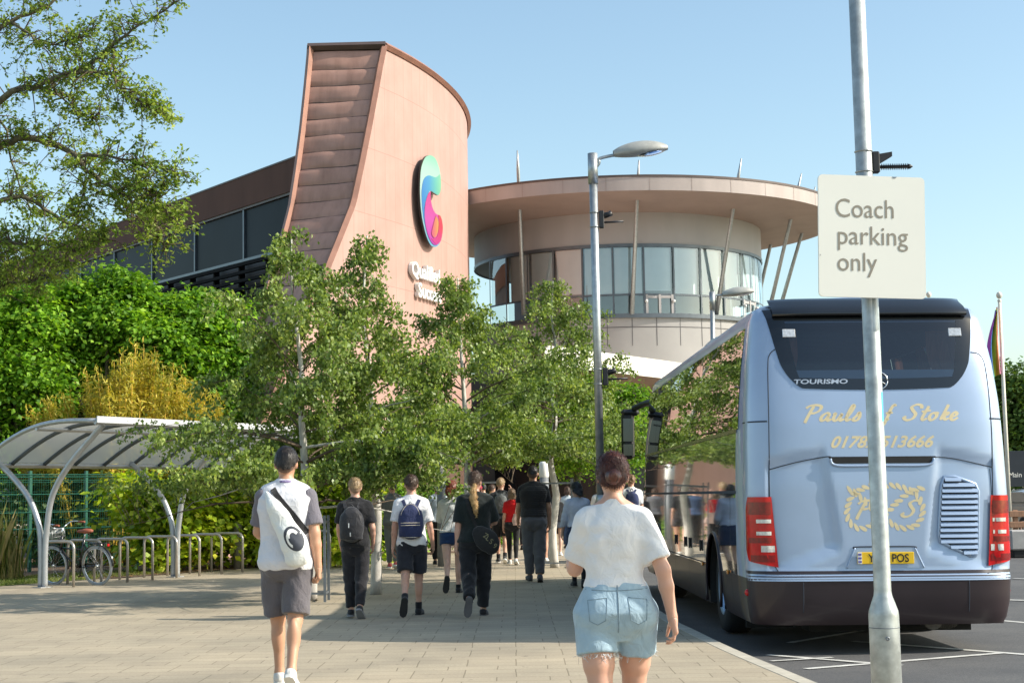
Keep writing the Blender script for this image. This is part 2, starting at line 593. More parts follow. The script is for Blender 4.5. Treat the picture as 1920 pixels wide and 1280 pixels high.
# ------------------------------------------------------------------ college building
def copper(name, a, b2, stain=.5, seam=False):
    m, nt, N, L, P = _new(name)
    v = _coord(nt)
    c = _mix(nt, _ramp(nt, _noise(nt, v, .9, 5, .6), .3, .7), a, b2)
    vs = _coord(nt, (2.2, 2.2, .12))
    st = _ramp(nt, _noise(nt, vs, 2.0, 5, .6), .45, .72, (1, 1, 1), (.80, .78, .77))
    c = _mix(nt, stain, c, _mix(nt, 1.0, c, st, 'MULTIPLY'))
    if seam:
        uv = _coord(nt, (1, 1, 1), "UV")
        br = N.new("ShaderNodeTexBrick"); br.offset = 0
        br.inputs["Color1"].default_value = (1, 1, 1, 1); br.inputs["Color2"].default_value = (.965, .96, .955, 1); br.inputs["Mortar"].default_value = (.74, .70, .68, 1)
        br.inputs["Scale"].default_value = 1; br.inputs["Mortar Size"].default_value = .012; br.inputs["Mortar Smooth"].default_value = .5
        br.inputs["Brick Width"].default_value = .62; br.inputs["Row Height"].default_value = 2.02
        L.new(uv, br.inputs["Vector"])
        c = _mix(nt, 1.0, c, br.outputs[0], 'MULTIPLY')
        bp = N.new("ShaderNodeBump"); bp.inputs["Strength"].default_value = .35; bp.inputs["Distance"].default_value = .02
        L.new(br.outputs[0], bp.inputs["Height"]); L.new(bp.outputs[0], P.inputs["Normal"])
    L.new(c, P.inputs["Base Color"])
    P.inputs["Roughness"].default_value = .62
    P.inputs["Specular IOR Level"].default_value = .35
    return m
M_cop = copper("copper_cladding", (.41, .255, .212), (.465, .298, .252), .35, True)
M_band = copper("weathered_copper_panel", (.40, .225, .175), (.52, .30, .24), .9)
M_trim = mat("copper_trim", (.34, .17, .12), .55, .1, .15, 2)
M_coping = mat("dark_coping", (.10, .07, .06), .5, .1, .15, 2)
M_seam = mat("panel_gap", (.11, .07, .055), .8, 0, .3, 3)
M_fascia = mat("brown_fascia", (.12, .055, .038), .75, .0, .14, 1.2, stretch=(1, 1, .3), spec=.2)
M_ring = mat("mauve_cladding", (.43, .365, .335), .6, .0, .10, 1.5, stretch=(1, 1, .25))
M_soffit = mat("soffit_board", (.33, .245, .21), .6, 0, .08, 1)
M_drumw = mat("drum_cladding", (.41, .39, .385), .6, 0, .06, 1.2, stretch=(1, 1, .2))
M_lower = mat("grey_cladding", (.36, .345, .33), .7, 0, .07, .8)
M_dark = mat("dark_grey_cladding", (.085, .078, .08), .6, 0, .15, .7)
M_darker = mat("charcoal_glazing", (.022, .024, .028), .15, 0, .2, .5, spec=.6)
M_alu = mat("window_aluminium", (.13, .15, .17), .4, .5, .1, 5)
M_blind = mat("pale_roller_blind", (.86, .88, .86), .8, 0, .04, 2)
M_tanback = mat("tan_pane_backing", (.42, .33, .28), .8, 0, .04, 2)
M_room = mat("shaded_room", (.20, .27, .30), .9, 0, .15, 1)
M_glass = glass("window_glass", (.88, .98, 1.0), 1.5, .01, .15)
M_wglass = mat("tinted_glazing", (.010, .014, .019), .4, 0, .4, .3, spec=.05)
M_louvre = mat("black_louvre", (.010, .010, .011), .8, 0, .2, 3, spec=.08)
M_render = mat("cream_render", (.80, .76, .68), .7, 0, .05, 1.5, stain=.15)

bld = thing("college_building", "copper clad college building with a sweeping tower and round glazed drum behind the trees", "building", (-3.8, 50, 0))
def bpart(mb, name, m, parent=None):
    o = mb.build(name, m, parent or bld)
    if parent is None:
        o.matrix_parent_inverse = bld.matrix_basis.inverted()
    return o

# ---- tower: a wall sweeping in an arc, its end flaring towards the ground
D1 = 48.0
c0 = at(720, 87, D1)
TZ = c0.z
P0 = Vector((c0.x, c0.y, 0))
PH0, PH1 = R(25.6), R(-9.0)
TR = .477 * D1
Tdir = Vector((math.sin(PH0), math.cos(PH0), 0))
def arc(s):
    """plan position and outward normal at arc length s from the corner (negative: straight run towards the camera)"""
    if s < 0:
        return P0 + Tdir * s, Vector((Tdir.y, -Tdir.x, 0))
    ph = PH0 - s / TR
    d = Vector((TR * (math.cos(ph) - math.cos(PH0)), TR * (math.sin(PH0) - math.sin(ph)), 0))
    return P0 + d, Vector((math.cos(ph), -math.sin(ph), 0))
def flare(px, py, base):
    d = ray(px, py)
    # t*d_xy + e*T = base
    det = d.x * Tdir.y - d.y * Tdir.x
    t = (base.x * Tdir.y - base.y * Tdir.x) / det
    e = (d.x * base.y - d.y * base.x) / det
    return e, HC + d.z * t
c1 = at(582, 96, D1 * 1.0)
LB = Vector((c1.x, c1.y + .08, 0))
prof_r = [(0.0, TZ)] + [flare(px, py, P0) for px, py in ((712, 125), (704, 170), (691, 240), (676, 315), (661, 385), (641, 435), (620, 487), (600, 535), (574, 585))]
prof_l = [flare(px, py, LB) for px, py in ((582, 96), (576, 160), (567, 245), (557, 320), (546, 390), (533, 440), (519, 490), (503, 540))]
def prof(pr, z):
    pr = sorted(pr, key=lambda q: -q[1])
    zs = [q[1] for q in pr][::-1]; es = [q[0] for q in pr][::-1]
    if z < zs[0]:
        k = (es[0] - es[1]) / (zs[0] - zs[1])
        return es[0] + k * .75 * (z - zs[0])
    return float(np.interp(z, zs, es))
def redge(z): return P0 - Tdir * prof(prof_r, z)
def ledge(z): return LB - Tdir * prof(prof_l, z)
zl = [TZ * k / 60 for k in range(61)]
SEND = TR * (PH0 - PH1)
b = MB()
rows = []
for z in zl:
    e = prof(prof_r, z)
    row = []
    for k in range(12):
        s = -e + e * k / 12
        p, n = arc(s); row.append(Vector((p.x, p.y, z)))
    for k in range(41):
        p, n = arc(SEND * k / 40); row.append(Vector((p.x, p.y, z)))
    rows.append(row)
b.grid(rows, smooth=True, flip=True)
tw = bpart(b, "tower_wall", M_cop)
uvl = tw.data.uv_layers.new(name="UVMap")
cols = 53
ulist = np.zeros((len(tw.data.vertices), 2), np.float32)
for i, z in enumerate(zl):
    e = prof(prof_r, z)
    for k in range(cols):
        ulist[i * cols + k] = (-e + e * k / 12 if k < 12 else SEND * (k - 12) / 40, z + .25)
lv = np.zeros(len(tw.data.loops), np.int32); tw.data.loops.foreach_get("vertex_index", lv)
uvl.data.foreach_set("uv", ulist[lv].ravel())
# the far sides and top of the tower
b = MB()
pl = [ledge(z) + Vector((0, 0, z)) for z in zl]
back, _ = arc(SEND)
lb2 = Vector((back.x - 2.6, back.y + .4, 0))
b.grid([[ledge(z) + Vector((0, 0, z)), LB + (lb2 - LB) * .5 + Vector((-.6, 0, z)), lb2 + Vector((0, 0, z)), back + Vector((0, 0, z))] for z in zl], smooth=False)
top = [ledge(TZ) + Vector((0, 0, TZ - .02))] + [Vector((*arc(SEND * k / 20)[0].xy, TZ - .02)) for k in range(21)] + [lb2 + Vector((0, 0, TZ - .02))]
b.add(top, [tuple(range(len(top)))])
bpart(b, "tower_rear_wall", M_band)
# end face: courses of pillowed panels
zb, rows_b = 1.2, []
z1 = TZ - .12
EN = Vector((.02, -.99, 0)).normalized()
b, g = MB(), MB()
crs = 0
rr = random.Random(3)
while z1 > 1.5:
    h = .535 if crs else .62
    z0 = z1 - h
    P = []
    for i in range(7):
        v = i / 6
        z = z0 + .012 + (h - .024) * v
        a, c = ledge(z), redge(z)
        a = a + (c - a) * .045; c = c + (a - c) * .05
        row = []
        for j in range(13):
            u = j / 12
            bulge = .055 * (1 - (2 * v - 1) ** 4) * (.7 + .3 * math.sin(u * 7 + crs * 1.9)) - .035 * (1 - v) + rr.uniform(-.004, .004)
            p = a + (c - a) * u
            row.append(p + EN * bulge + Vector((0, 0, z + .012 * math.sin(u * 5 + crs))))
        P.append(row)
    b.grid(P, smooth=True)
    z1 = z0; crs += 1
bpart(b, "tower_end_panels", M_band)
P = [[ledge(z) - EN * .03 + Vector((0, 0, z)), redge(z) - EN * .03 + Vector((0, 0, z))] for z in zl]
g.grid(P, smooth=False)
bpart(g, "tower_panel_gaps", M_seam)
b = MB()
for fn, w in ((ledge, .15), (redge, .13)):
    pts = [fn(z) + EN * .05 + Vector((0, 0, z)) for z in zl[4:]]
    b.tube(pts, w, 4, smooth=False, flat=.7)
bpart(b, "tower_edge_trim", M_trim)
b = MB()
b.tube([ledge(TZ) + Vector((-.08, -.06, TZ + .02)), redge(TZ) + Vector((.05, -.06, TZ + .02))], .12, 4, smooth=False)
bpart(b, "tower_coping", M_coping)
b = MB()
b.tube([Vector((*(arc(SEND * k / 40)[0] + arc(SEND * k / 40)[1] * .04).xy, TZ + .02)) for k in range(41)], .11, 4, smooth=False)
bpart(b, "tower_curved_coping", M_trim)

# ---- wing to the left, running away behind the oak
w0 = at(556, 300, 49.5); w1 = at(60, 482, 75)
WZ = (w0.z + w1.z) / 2
W0, W1 = Vector((w0.x + .25, w0.y - .4, 0)), Vector((w1.x, w1.y, 0))
wd = (W1 - W0).normalized(); wnm = Vector((wd.y, -wd.x, 0))
if wnm.y > 0: wnm = -wnm
W1 = W1 + wd * 10
wl = (W1 - W0).length
WSL = (w1.z - w0.z) / (wl - 10)
def wp(s, z, off=0.0): return W0 + wd * s + wnm * off + Vector((0, 0, z + w0.z - WZ + WSL * s))
def wslab(mb, s0, s1, z0, z1, o0, o1):
    mb.add([wp(s, z, o) for s in (s0, s1) for o in (o0, o1) for z in (z0, z1)],
           [(0, 1, 3, 2), (4, 6, 7, 5), (0, 4, 5, 1), (2, 3, 7, 6), (0, 2, 6, 4), (1, 5, 7, 3)])
b = MB(); wslab(b, 0, wl, 0, WZ - 1.0, -.9, 0); bpart(b, "wing_wall", M_dark)
b = MB(); wslab(b, 0, wl, WZ - 1.02, WZ, -1.0, .18); bpart(b, "wing_fascia", M_fascia)
b = MB(); wslab(b, 0, wl, WZ - 1.10, WZ - 1.02, -.2, .14); wslab(b, 0, wl, WZ, WZ + .05, -1.0, .20); bpart(b, "wing_roof_edge", M_coping)
n = 9
for k in range(n):
    s0, s1 = wl * k / n + .06, wl * (k + 1) / n - .06
    b = MB(); wslab(b, s0, s1, WZ - 2.75, WZ - 1.12, .02, .06)
    bpart(b, "window", M_wglass)
b = MB()
for k in range(n + 1):
    wslab(b, wl * k / n - .05, wl * k / n + .05, WZ - 2.8, WZ - 1.1, .0, .12)
wslab(b, 0, wl, WZ - 2.85, WZ - 2.76, 0, .14)
bpart(b, "wing_mullions", M_alu)
b = MB()
z = WZ - 3.0
while z > WZ - 6.2:
    wslab(b, 0, wl, z - .05, z + .05, .28, .42)
    z -= .27
for k in range(2 * n + 1):
    wslab(b, wl * k / n / 2 - .06, wl * k / n / 2 + .06, WZ - 6.4, WZ - 2.9, .08, .27)
bpart(b, "wing_louvres", M_louvre)

# ---- round drum under an oversailing disc
DC = at(1155, 400, 65.0); DC = Vector((DC.x, DC.y, 0))
def dr(th, r, z): return DC + Vector((math.sin(R(th)) * r, -math.cos(R(th)) * r, z))
RW, RC = 5.85, 8.9
def zat(py, px, D): return at(px, py, D).z
ZF0 = zat(357, 1190, 65 - RC); ZF1 = zat(329, 1190, 65 - RC)
ZS = zat(400, 1190, 65 - RW); ZG1 = zat(460, 1190, 65 - RW); ZT = zat(552, 1190, 65 - RW); ZG0 = zat(588, 1190, 65 - RW)
ZE = zat(652, 1190, 60)
N_ = 96
def ring(mb, r0, z0, r1, z1, a0=-180, a1=180, n=N_, smooth=True):
    mb.grid([[dr(a0 + (a1 - a0) * k / n, r0, z0) for k in range(n + 1)], [dr(a0 + (a1 - a0) * k / n, r1, z1) for k in range(n + 1)]], smooth=smooth)
b = MB(); ring(b, RC, ZF0, RC, ZF1); bpart(b, "canopy_fascia", M_ring)
b = MB(); ring(b, RW - .3, ZS + .02, RC, ZF0); bpart(b, "canopy_soffit", M_soffit)
b = MB(); ring(b, RC, ZF1, 3, ZF1 + .5); ring(b, 3, ZF1 + .5, .01, ZF1 + .55); bpart(b, "canopy_roof", M_coping)
b = MB()
for k in range(36):
    th = k * 10 + 4
    b.add([dr(th - .05, RC + .004, ZF0), dr(th + .05, RC + .004, ZF0), dr(th + .05, RC + .004, ZF1), dr(th - .05, RC + .004, ZF1)], [(0, 1, 2, 3)])
bpart(b, "canopy_joints", M_soffit)
b = MB(); ring(b, RC + .02, ZF1 - .05, RC + .02, ZF1 + .03); bpart(b, "canopy_edge", M_coping)
b = MB(); ring(b, RW, ZG1, RW, ZS + .05); bpart(b, "drum_wall", M_drumw)
b = MB(); ring(b, RW + .05, ZE - 1.0, RW + .05, ZG0 - .12); bpart(b, "drum_base_wall", M_lower)
b = MB()
for th in range(-80, 130, 9):
    b.add([dr(th - .12, RW + .056, ZE), dr(th + .12, RW + .056, ZE), dr(th + .12, RW + .056, ZG0 - .14), dr(th - .12, RW + .056, ZG0 - .14)], [(0, 1, 2, 3)])
zz = (ZE + ZG0) / 2 + .1
ring(b, RW + .057, zz - .015, RW + .057, zz + .015, -80, 130, 60)
bpart(b, "drum_base_joints", M_dark)
b = MB(); ring(b, RW, ZG0 - .16, RW + .16, ZG0 - .16); ring(b, RW + .16, ZG0 - .16, RW + .16, ZG0); ring(b, RW + .16, ZG0, RW - .1, ZG0); bpart(b, "drum_sill", M_alu)
b = MB(); ring(b, RW + .03, ZG1 - .05, RW + .03, ZG1 + .07); bpart(b, "drum_head_trim", M_alu)
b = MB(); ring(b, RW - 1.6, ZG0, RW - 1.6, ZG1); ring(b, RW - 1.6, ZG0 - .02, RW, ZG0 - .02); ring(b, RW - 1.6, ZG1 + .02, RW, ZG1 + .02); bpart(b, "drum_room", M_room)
PA, STEP = -62.0, 11.3
rr = random.Random(9)
for k in range(17):
    a0, a1 = PA + STEP * k + .35, PA + STEP * (k + 1) - .35
    b = MB()
    ring(b, RW - .02, ZT + .03, RW - .02, ZG1 - .05, a0, a1, 4)
    ring(b, RW - .02, ZG0, RW - .02, ZT - .03, a0, a1, 4)
    w = bpart(b, "window", M_glass)
    bl = MB()
    drop = [0, .0, .0, .02, .0, .0, .05, .0, .0, .0, .12, .0, .05, 0, 0, .2, .0][k]
    ring(bl, RW - .16, ZT + .06 + (ZG1 - ZT) * drop, RW - .16, ZG1 - .05, a0 + .2, a1 - .2, 4)
    bpart(bl, "blind", M_tanback if k == 0 else M_blind, w)  # first pane backed in plain tan, the others by pale blinds
b = MB()
for k in range(18):
    a = PA + STEP * k
    ring(b, RW + .035, ZG0, RW + .035, ZG1, a - .32, a + .32, 1, False)
    for s in (-.32, .32):
        ring(b, RW - .04, ZG0, RW - .04, ZG0, a + s, a + s + .01, 1)
ring(b, RW + .02, ZT - .035, RW + .02, ZT + .035, PA, PA + STEP * 17, 60)
bpart(b, "drum_mullions", M_alu)
for kk in (6, 10):
    a0, a1 = PA + STEP * kk + .4, PA + STEP * (kk + 1) - .4
    b = MB()
    am = (a0 + a1) / 2
    for (u0, u1, y0, y1) in ((a0, a0 + .9, ZG0, ZT), (a1 - .9, a1, ZG0, ZT), (am - .45, am + .45, ZG0, ZT), (a0, a1, ZT - .14, ZT - .04)):
        ring(b, RW + .045, y0, RW + .045, y1, u0, u1, 1, False)
    d = bpart(b, "balcony_door", M_drumw)
    for u in (a0 + .1, a1 - .1):
        b = MB(); b.ball(dr(u, RW + .1, ZT - .25), .06); bpart(b, "door_lamp", M_white, d)
for th, ta, tb in ((-34, (970, 282), (982, 590)), (5, (1198, 300), (1185, 588)), (41, (1390, 297), (1343, 590)), (67, (1503, 325), (1438, 600)), (96, (1529, 350), (1459, 590)), (121, (1468, 360), (1412, 600)), (150, None, None), (-75, None, None)):
    b = MB()
    if ta:
        p1 = at(ta[0], ta[1], DC.y - 8.0 * math.cos(R(th))); p0 = at(tb[0], tb[1], DC.y - 6.25 * math.cos(R(th)))
    else:
        p0, p1 = dr(th, 6.25, ZG0 - .1), dr(th, 8.0, ZF1 + 1.25)
    b.tube([p0, p0.lerp(p1, .88), p1], [.085, .062, .022], 10)
    bpart(b, "column", M_galv)
# entrance canopy and the dark base behind the crowd
b = MB()
e0a, e1a = at(1020, 648, 45.5), at(1420, 690, 58.5)
y_in = 62.0
Pq = []
for k in range(13):
    u = k / 12
    x = e0a.x + (e1a.x - e0a.x) * u
    y = e0a.y + (e1a.y - e0a.y) * u - .35 * math.sin(math.pi * u)
    Pq.append((x, y))
ez1, ez0 = e0a.z + .02, e0a.z - .56
b.grid([[Vector((x, y, ez0)) for x, y in Pq], [Vector((x, y, ez1)) for x, y in Pq]], smooth=True)
b.grid([[Vector((x, y, ez1)) for x, y in Pq], [Vector((x, y_in, ez1 + .1)) for x, y in Pq]], smooth=False)
bpart(b, "entrance_canopy", M_render)
b = MB()
b.grid([[Vector((x, y, ez0)) for x, y in Pq], [Vector((x, y_in, ez0 - .05)) for x, y in Pq]], smooth=False, flip=True)
bpart(b, "entrance_soffit", M_soffit)
b = MB(); ring(b, RW - .1, 0, RW - .1, ZE - .9, -110, 130); bpart(b, "entrance_glazing", M_darker)
q0, q1 = at(800, 900, 62.5), at(1500, 900, 62)
b = MB(); b.box(((q0.x + q1.x) / 2, 62.6, 3.1), (q1.x - q0.x, .4, 6.2)); bpart(b, "lobby_wall", M_dark)
b = MB(); b.box(((q0.x + q1.x) / 2, 62.36, .97), (q1.x - q0.x, .06, 1.9)); bpart(b, "lobby_glazing", M_darker)
b = MB(); b.box(((q0.x + q1.x) / 2, 62.31, 1.97), (q1.x - q0.x, .1, .07)); bpart(b, "lobby_rail", M_galv)

# ---- emblem and raised lettering on the tower
def wall_hit(px, py):
    d = ray(px, py)
    lo, hi = 0.0, SEND
    f = lambda s: (lambda p: p.x * d.y - p.y * d.x)(arc(s)[0])
    s_best = min((k * SEND / 400 for k in range(401)), key=lambda s: abs(f(s)))
    p, n = arc(s_best)
    t = p.y / d.y
    return s_best, HC + d.z * t
es, ez = wall_hit(800, 380)
ep, en = arc(es)
etan = Vector((-en.y, en.x, 0))
EO = ep + Vector((0, 0, ez)) + en * .12
def eproj(cx, cy):
    d = ray(740 + cx / 3.88, 270 + cy / 3.88)
    o = Vector((0, 0, HC))
    t = (EO - o).dot(en) / d.dot(en)
    q = o + d * t - EO
    return (q.dot(etan), q.z)
def eshape(pts, n=4):
    q = [eproj(*p) for p in pts]
    q3 = smooth_path([Vector((a, c, 0)) for a, c in q] + [Vector((*q[0], 0))], n)[:-1]
    return [(p.x, p.y) for p in q3]
def gradmat(name, stops, axis, lo, hi):
    m, nt, N, L, P = _new(name)
    tc = N.new("ShaderNodeTexCoord"); sp = N.new("ShaderNodeSeparateXYZ"); L.new(tc.outputs["Object"], sp.inputs[0])
    mr = N.new("ShaderNodeMapRange"); mr.inputs[1].default_value = lo; mr.inputs[2].default_value = hi
    L.new(sp.outputs[axis], mr.inputs[0])
    rp = N.new("ShaderNodeValToRGB"); e = rp.color_ramp.elements
    while len(e) < len(stops): e.new(.5)
    for i, (p, c) in enumerate(stops):
        e[i].position = p; e[i].color = (*c, 1)
    L.new(mr.outputs[0], rp.inputs[0]); L.new(rp.outputs[0], P.inputs["Base Color"])
    P.inputs["Roughness"].default_value = .35
    return m
emb = thing("emblem_sign", "large rainbow coloured curling letter shaped emblem fixed high on the pink tower wall", "sign", EO)
emb.matrix_world = Matrix(((etan.x, 0, en.x, EO.x), (etan.y, 0, en.y, EO.y), (0, 1, 0, EO.z), (0, 0, 0, 1)))
oc = [(290, 376), (308, 345), (311, 280), (306, 215), (293, 160), (270, 108), (245, 88), (225, 86), (200, 98), (178, 140), (164, 200), (159, 280), (158, 350), (162, 440), (172, 530), (188, 610), (208, 680), (235, 735), (260, 750), (285, 745), (308, 710), (320, 650), (320, 600), (313, 555), (300, 522), (285, 516), (268, 505), (250, 475), (238, 430), (232, 385), (233, 345), (262, 362)]
tl = [(303, 222), (285, 238), (265, 245), (240, 236), (215, 232), (190, 250), (176, 285), (168, 350), (171, 440), (182, 540), (200, 610), (196, 540), (188, 480), (192, 440), (203, 395), (218, 358), (233, 343), (262, 360), (290, 374), (306, 345), (310, 285)]
pk = [(233, 347), (217, 360), (202, 400), (191, 450), (188, 530), (198, 610), (218, 680), (245, 726), (270, 738), (292, 725), (308, 690), (317, 640), (317, 600), (311, 557), (299, 525), (285, 518), (268, 507), (250, 477), (237, 432), (231, 387)]
rd = [(286, 518), (300, 525), (312, 557), (318, 600), (316, 650), (302, 710), (270, 732), (236, 690), (258, 690), (278, 670), (288, 620), (290, 560)]
og = [(266, 525), (254, 565), (240, 620), (235, 655), (252, 684), (272, 668), (284, 620), (284, 560)]
zmax, zmin = eproj(230, 86)[1], eproj(250, 750)[1]
xl, xr = eproj(160, 400)[0], eproj(315, 400)[0]
M_e0 = gradmat("emblem_pale", [(0, (.10, .28, .42)), (.3, (.20, .36, .40)), (.6, (.30, .42, .37)), (.85, (.26, .42, .33)), (1, (.16, .38, .25))], 1, zmin, zmax)
M_e1 = gradmat("emblem_teal", [(0, (.025, .13, .36)), (.4, (.04, .20, .36)), (.7, (.08, .30, .26)), (1, (.16, .38, .20))], 0, xl, xr)
M_e2 = gradmat("emblem_pink", [(0, (.30, .03, .26)), (.45, (.38, .06, .26)), (1, (.40, .03, .13))], 1, zmin, zmax * .3)
M_e3 = gradmat("emblem_red", [(0, (.34, .03, .20)), (.5, (.40, .035, .07)), (1, (.40, .05, .05))], 1, zmin, zmin * .1)
M_e4 = gradmat("emblem_orange", [(0, (.38, .07, .12)), (.5, (.40, .17, .07)), (1, (.40, .28, .08))], 0, xl * .2, xr * .75)
for nm, sh_, m_, dz, dp in (("emblem_side", oc, M_blackmetal, 0.05, .06), ("pale_face", oc, M_e0, .113, .012), ("teal_swirl", tl, M_e1, .128, .006), ("pink_swirl", pk, M_e2, .137, .006), ("red_edge", rd, M_e3, .146, .006), ("orange_flame", og, M_e4, .155, .006)):
    b = MB()
    b.prism(eshape(sh_), (1, 0, 0), (0, 1, 0), (0, 0, 1), dp, (0, 0, dz))
    b.build(nm, m_, emb)
ls, lz = wall_hit(764, 516)
ls2, lz2 = wall_hit(776, 556)
lp, ln = arc(ls)
let = thing("raised_lettering", "raised white lettering in two lines under the emblem, half hidden by leaves", "sign", lp + Vector((0, 0, lz)))
for line, s0, z0, hgt in (("Qualified", ls, lz, .46), ("Success", ls2, lz2, .46)):
    vs, fs = text_mesh(line, hgt * 1.38, bold=.012)
    V = []
    for off in (.16, .02):
        for x, y, _ in vs:
            p, n = arc(s0 + x)
            V.append(Vector((p.x, p.y, z0 + y)) + n * off - let.location)
    nv = len(vs)
    F = [tuple(f) for f in fs] + [tuple(nv + i for i in reversed(f)) for f in fs]
    ed = {}
    for f in fs:
        for i in range(len(f)):
            e = (f[i], f[(i + 1) % len(f)])
            ed[e] = 1
    for (a, c) in list(ed):
        if (c, a) not in ed:
            F.append((c, a, nv + a, nv + c))
    mesh_obj("lettering", V, F, M_white, let)
# ------------------------------------------------------------------ trees and shrubs
M_birchbark = mat("birch_bark", (.55, .52, .47), .8, 0, .3, 12, .3, 40, stretch=(1, 1, .35), stain=.9)
M_bark = mat("grey_brown_bark", (.10, .088, .066), .9, 0, .35, 10, .6, 30, stretch=(1, 1, .3), col2=(.19, .17, .10), bdist=.02)
M_twig = mat("thin_twig", (.10, .07, .045), .8, 0, .3, 10)
L_birch = leafmat("birch_leaf", [(.09, .15, .03), (.165, .25, .055), (.25, .34, .09), (.38, .46, .18)], .42, .42, .45)
L_maple = leafmat("maple_leaf", [(.065, .17, .014), (.13, .29, .022), (.21, .41, .035), (.33, .52, .065)], .44, .5, .3)
L_oak = leafmat("oak_leaf", [(.12, .20, .035), (.20, .31, .055), (.28, .39, .085), (.38, .46, .13)], .45, .5, .3)
L_bamboo = leafmat("golden_bamboo_leaf", [(.36, .31, .045), (.51, .43, .07), (.60, .50, .09), (.34, .39, .08)], .45, .5, .3)
L_fatsia = leafmat("glossy_shrub_leaf", [(.16, .28, .015), (.30, .44, .025), (.50, .62, .05), (.62, .62, .07)], .45, .35, .5)
L_far = leafmat("far_leaf", [(.05, .11, .025), (.085, .16, .035), (.13, .21, .05)], .35, .5, .3)
M_cane = mat("yellow_bamboo_cane", (.66, .40, .05), .5, 0, .3, 3)

def leaf_mesh(name, C, Nn, size, m, parent=None, aspect=.62, fold=.18, T=None, rng=np.random.default_rng(1)):
    """one folded four-cornered leaf at every centre C, facing Nn, pointing along T"""
    n = len(C)
    C = np.asarray(C, np.float32); Nn = np.asarray(Nn, np.float32)
    Nn /= np.linalg.norm(Nn, axis=1, keepdims=True) + 1e-9
    if T is None:
        T = rng.normal(size=(n, 3))
    T = T - Nn * np.sum(T * Nn, 1, keepdims=True)
    T /= np.linalg.norm(T, axis=1, keepdims=True) + 1e-9
    B = np.cross(Nn, T)
    s = np.broadcast_to(np.asarray(size, np.float32).reshape(-1, 1), (n, 1))
    V = np.empty((n, 4, 3), np.float32)
    V[:, 0] = C - T * s * .5
    V[:, 1] = C + B * s * aspect * .5 - T * s * .06 + Nn * s * fold
    V[:, 2] = C + T * s * .5
    V[:, 3] = C - B * s * aspect * .5 - T * s * .06 + Nn * s * fold
    F = np.arange(n * 4, dtype=np.int32).reshape(n, 4)
    return mesh_obj(name, V.reshape(-1, 3), F, m, parent)

def rdir(rng, az, el):
    return Vector((math.cos(az) * math.cos(el), math.sin(az) * math.cos(el), math.sin(el)))

def birch(name, label, base, H, RMAX, seed, leaves=38000, lean=(0, 0), group=None, lf=.07, low=.2, shape=None, lm=None, twig_n=11, zmin=2.0):
    rng = np.random.default_rng(seed)
    t = thing(name, label, "tree", base, 0, group)
    wd = MB()
    tr = []
    for k in range(9):
        u = k / 8
        tr.append(Vector((lean[0] * u + rng.normal(0, .035) * (k > 0), lean[1] * u + rng.normal(0, .035) * (k > 0), H * .97 * u)))
    tr = smooth_path(tr, 3)
    wd.tube(tr, [max(.012, .085 * H / 5.5 * (1 - i / len(tr)) ** .9) for i in range(len(tr))], 8)
    twig = MB()
    segs, wts = [], []
    nb = 52
    for i in range(nb):
        h = low + (1 - low) * ((i + rng.uniform(0, 1)) / nb) ** 1.45
        hn = (h - low) / (1 - low); f = shape(h) if shape else 1.18 * min(1, (hn + .30) / .42) * (1 - hn) ** 1.25 + .07
        ln = RMAX * max(.09, f) * rng.uniform(.45 if h > .6 else .6, 1.5 if h > .6 else 1.15)
        az = i * 2.4 + rng.uniform(-.5, .5)
        el = R(rng.uniform(8, 38)) + (h - .4) * .9
        p0 = tr[min(len(tr) - 1, int(h * (len(tr) - 1)))]
        d = rdir(rng, az, min(el, 1.35))
        pts = []
        for k in range(7):
            u = k / 6
            pts.append(p0 + d * ln * u + Vector((0, 0, -.34 * ln * u * u * (1.25 - h))) + Vector(rng.normal(0, .03 * ln, 3)) * u)
        (wd if i % 9 == 0 else twig).tube(pts, [max(.004, .026 * (1 - u / 6.3) * (ln / RMAX) ** .7 * (1.2 - .7 * h)) for u in range(7)], 5, caps=False)
        for j in range(max(4, int(twig_n * (1.15 - .75 * (h - low) / (1 - low))))):
            u = rng.uniform(.28, 1.0)
            k = min(5, int(u * 6))
            q = pts[k].lerp(pts[k + 1], u * 6 - k)
            tl_ = rng.uniform(.25, .62) * RMAX / 2 * (1.1 - .35 * u) * (1.1 - .62 * (h - low) / (1 - low))
            a2 = az + rng.normal(0, 1.0)
            td = rdir(rng, a2, R(rng.uniform(-45, 30)))
            e = q + td * tl_ + Vector((0, 0, -.30 * tl_))
            if e.z < zmin: e.z = zmin + rng.uniform(0, .25)
            twig.tube([q, q.lerp(e, .5) + Vector((0, 0, .07 * tl_)), e], [.006, .004, .002], 3, caps=False)
            segs.append((*q, *e)); wts.append(tl_)
    wd.build("trunk", M_birchbark, t)
    twig.build("twigs", M_twig, t)
    S = np.array(segs); w = np.array(wts); w /= w.sum()
    idx = rng.choice(len(S), leaves, p=w)
    u = rng.beta(1.6, 1.1, leaves)[:, None]
    A, E = S[idx, :3], S[idx, 3:]
    C = A + (E - A) * u
    C[:, 2] += .07 * np.sin(u[:, 0] * math.pi)
    C += rng.normal(0, .05, C.shape) * np.array([1, 1, 1.15])
    Nn = rng.normal(size=C.shape); Nn[:, 2] = np.abs(Nn[:, 2]) * .8
    C = C[C[:, 2] > zmin - .12 + .14 * np.sin(C[:, 0] * 4.0 + C[:, 1] * 3)]; leaves = len(C)
    Nn = rng.normal(size=C.shape); Nn[:, 2] = np.abs(Nn[:, 2]) * .8
    T = rng.normal(0, .55, C.shape); T[:, 2] -= .9
    leaf_mesh("crown", C, Nn, lf * rng.uniform(.65, 1.2, leaves), lm or L_birch, t, .68, .1, T, rng)
    return t

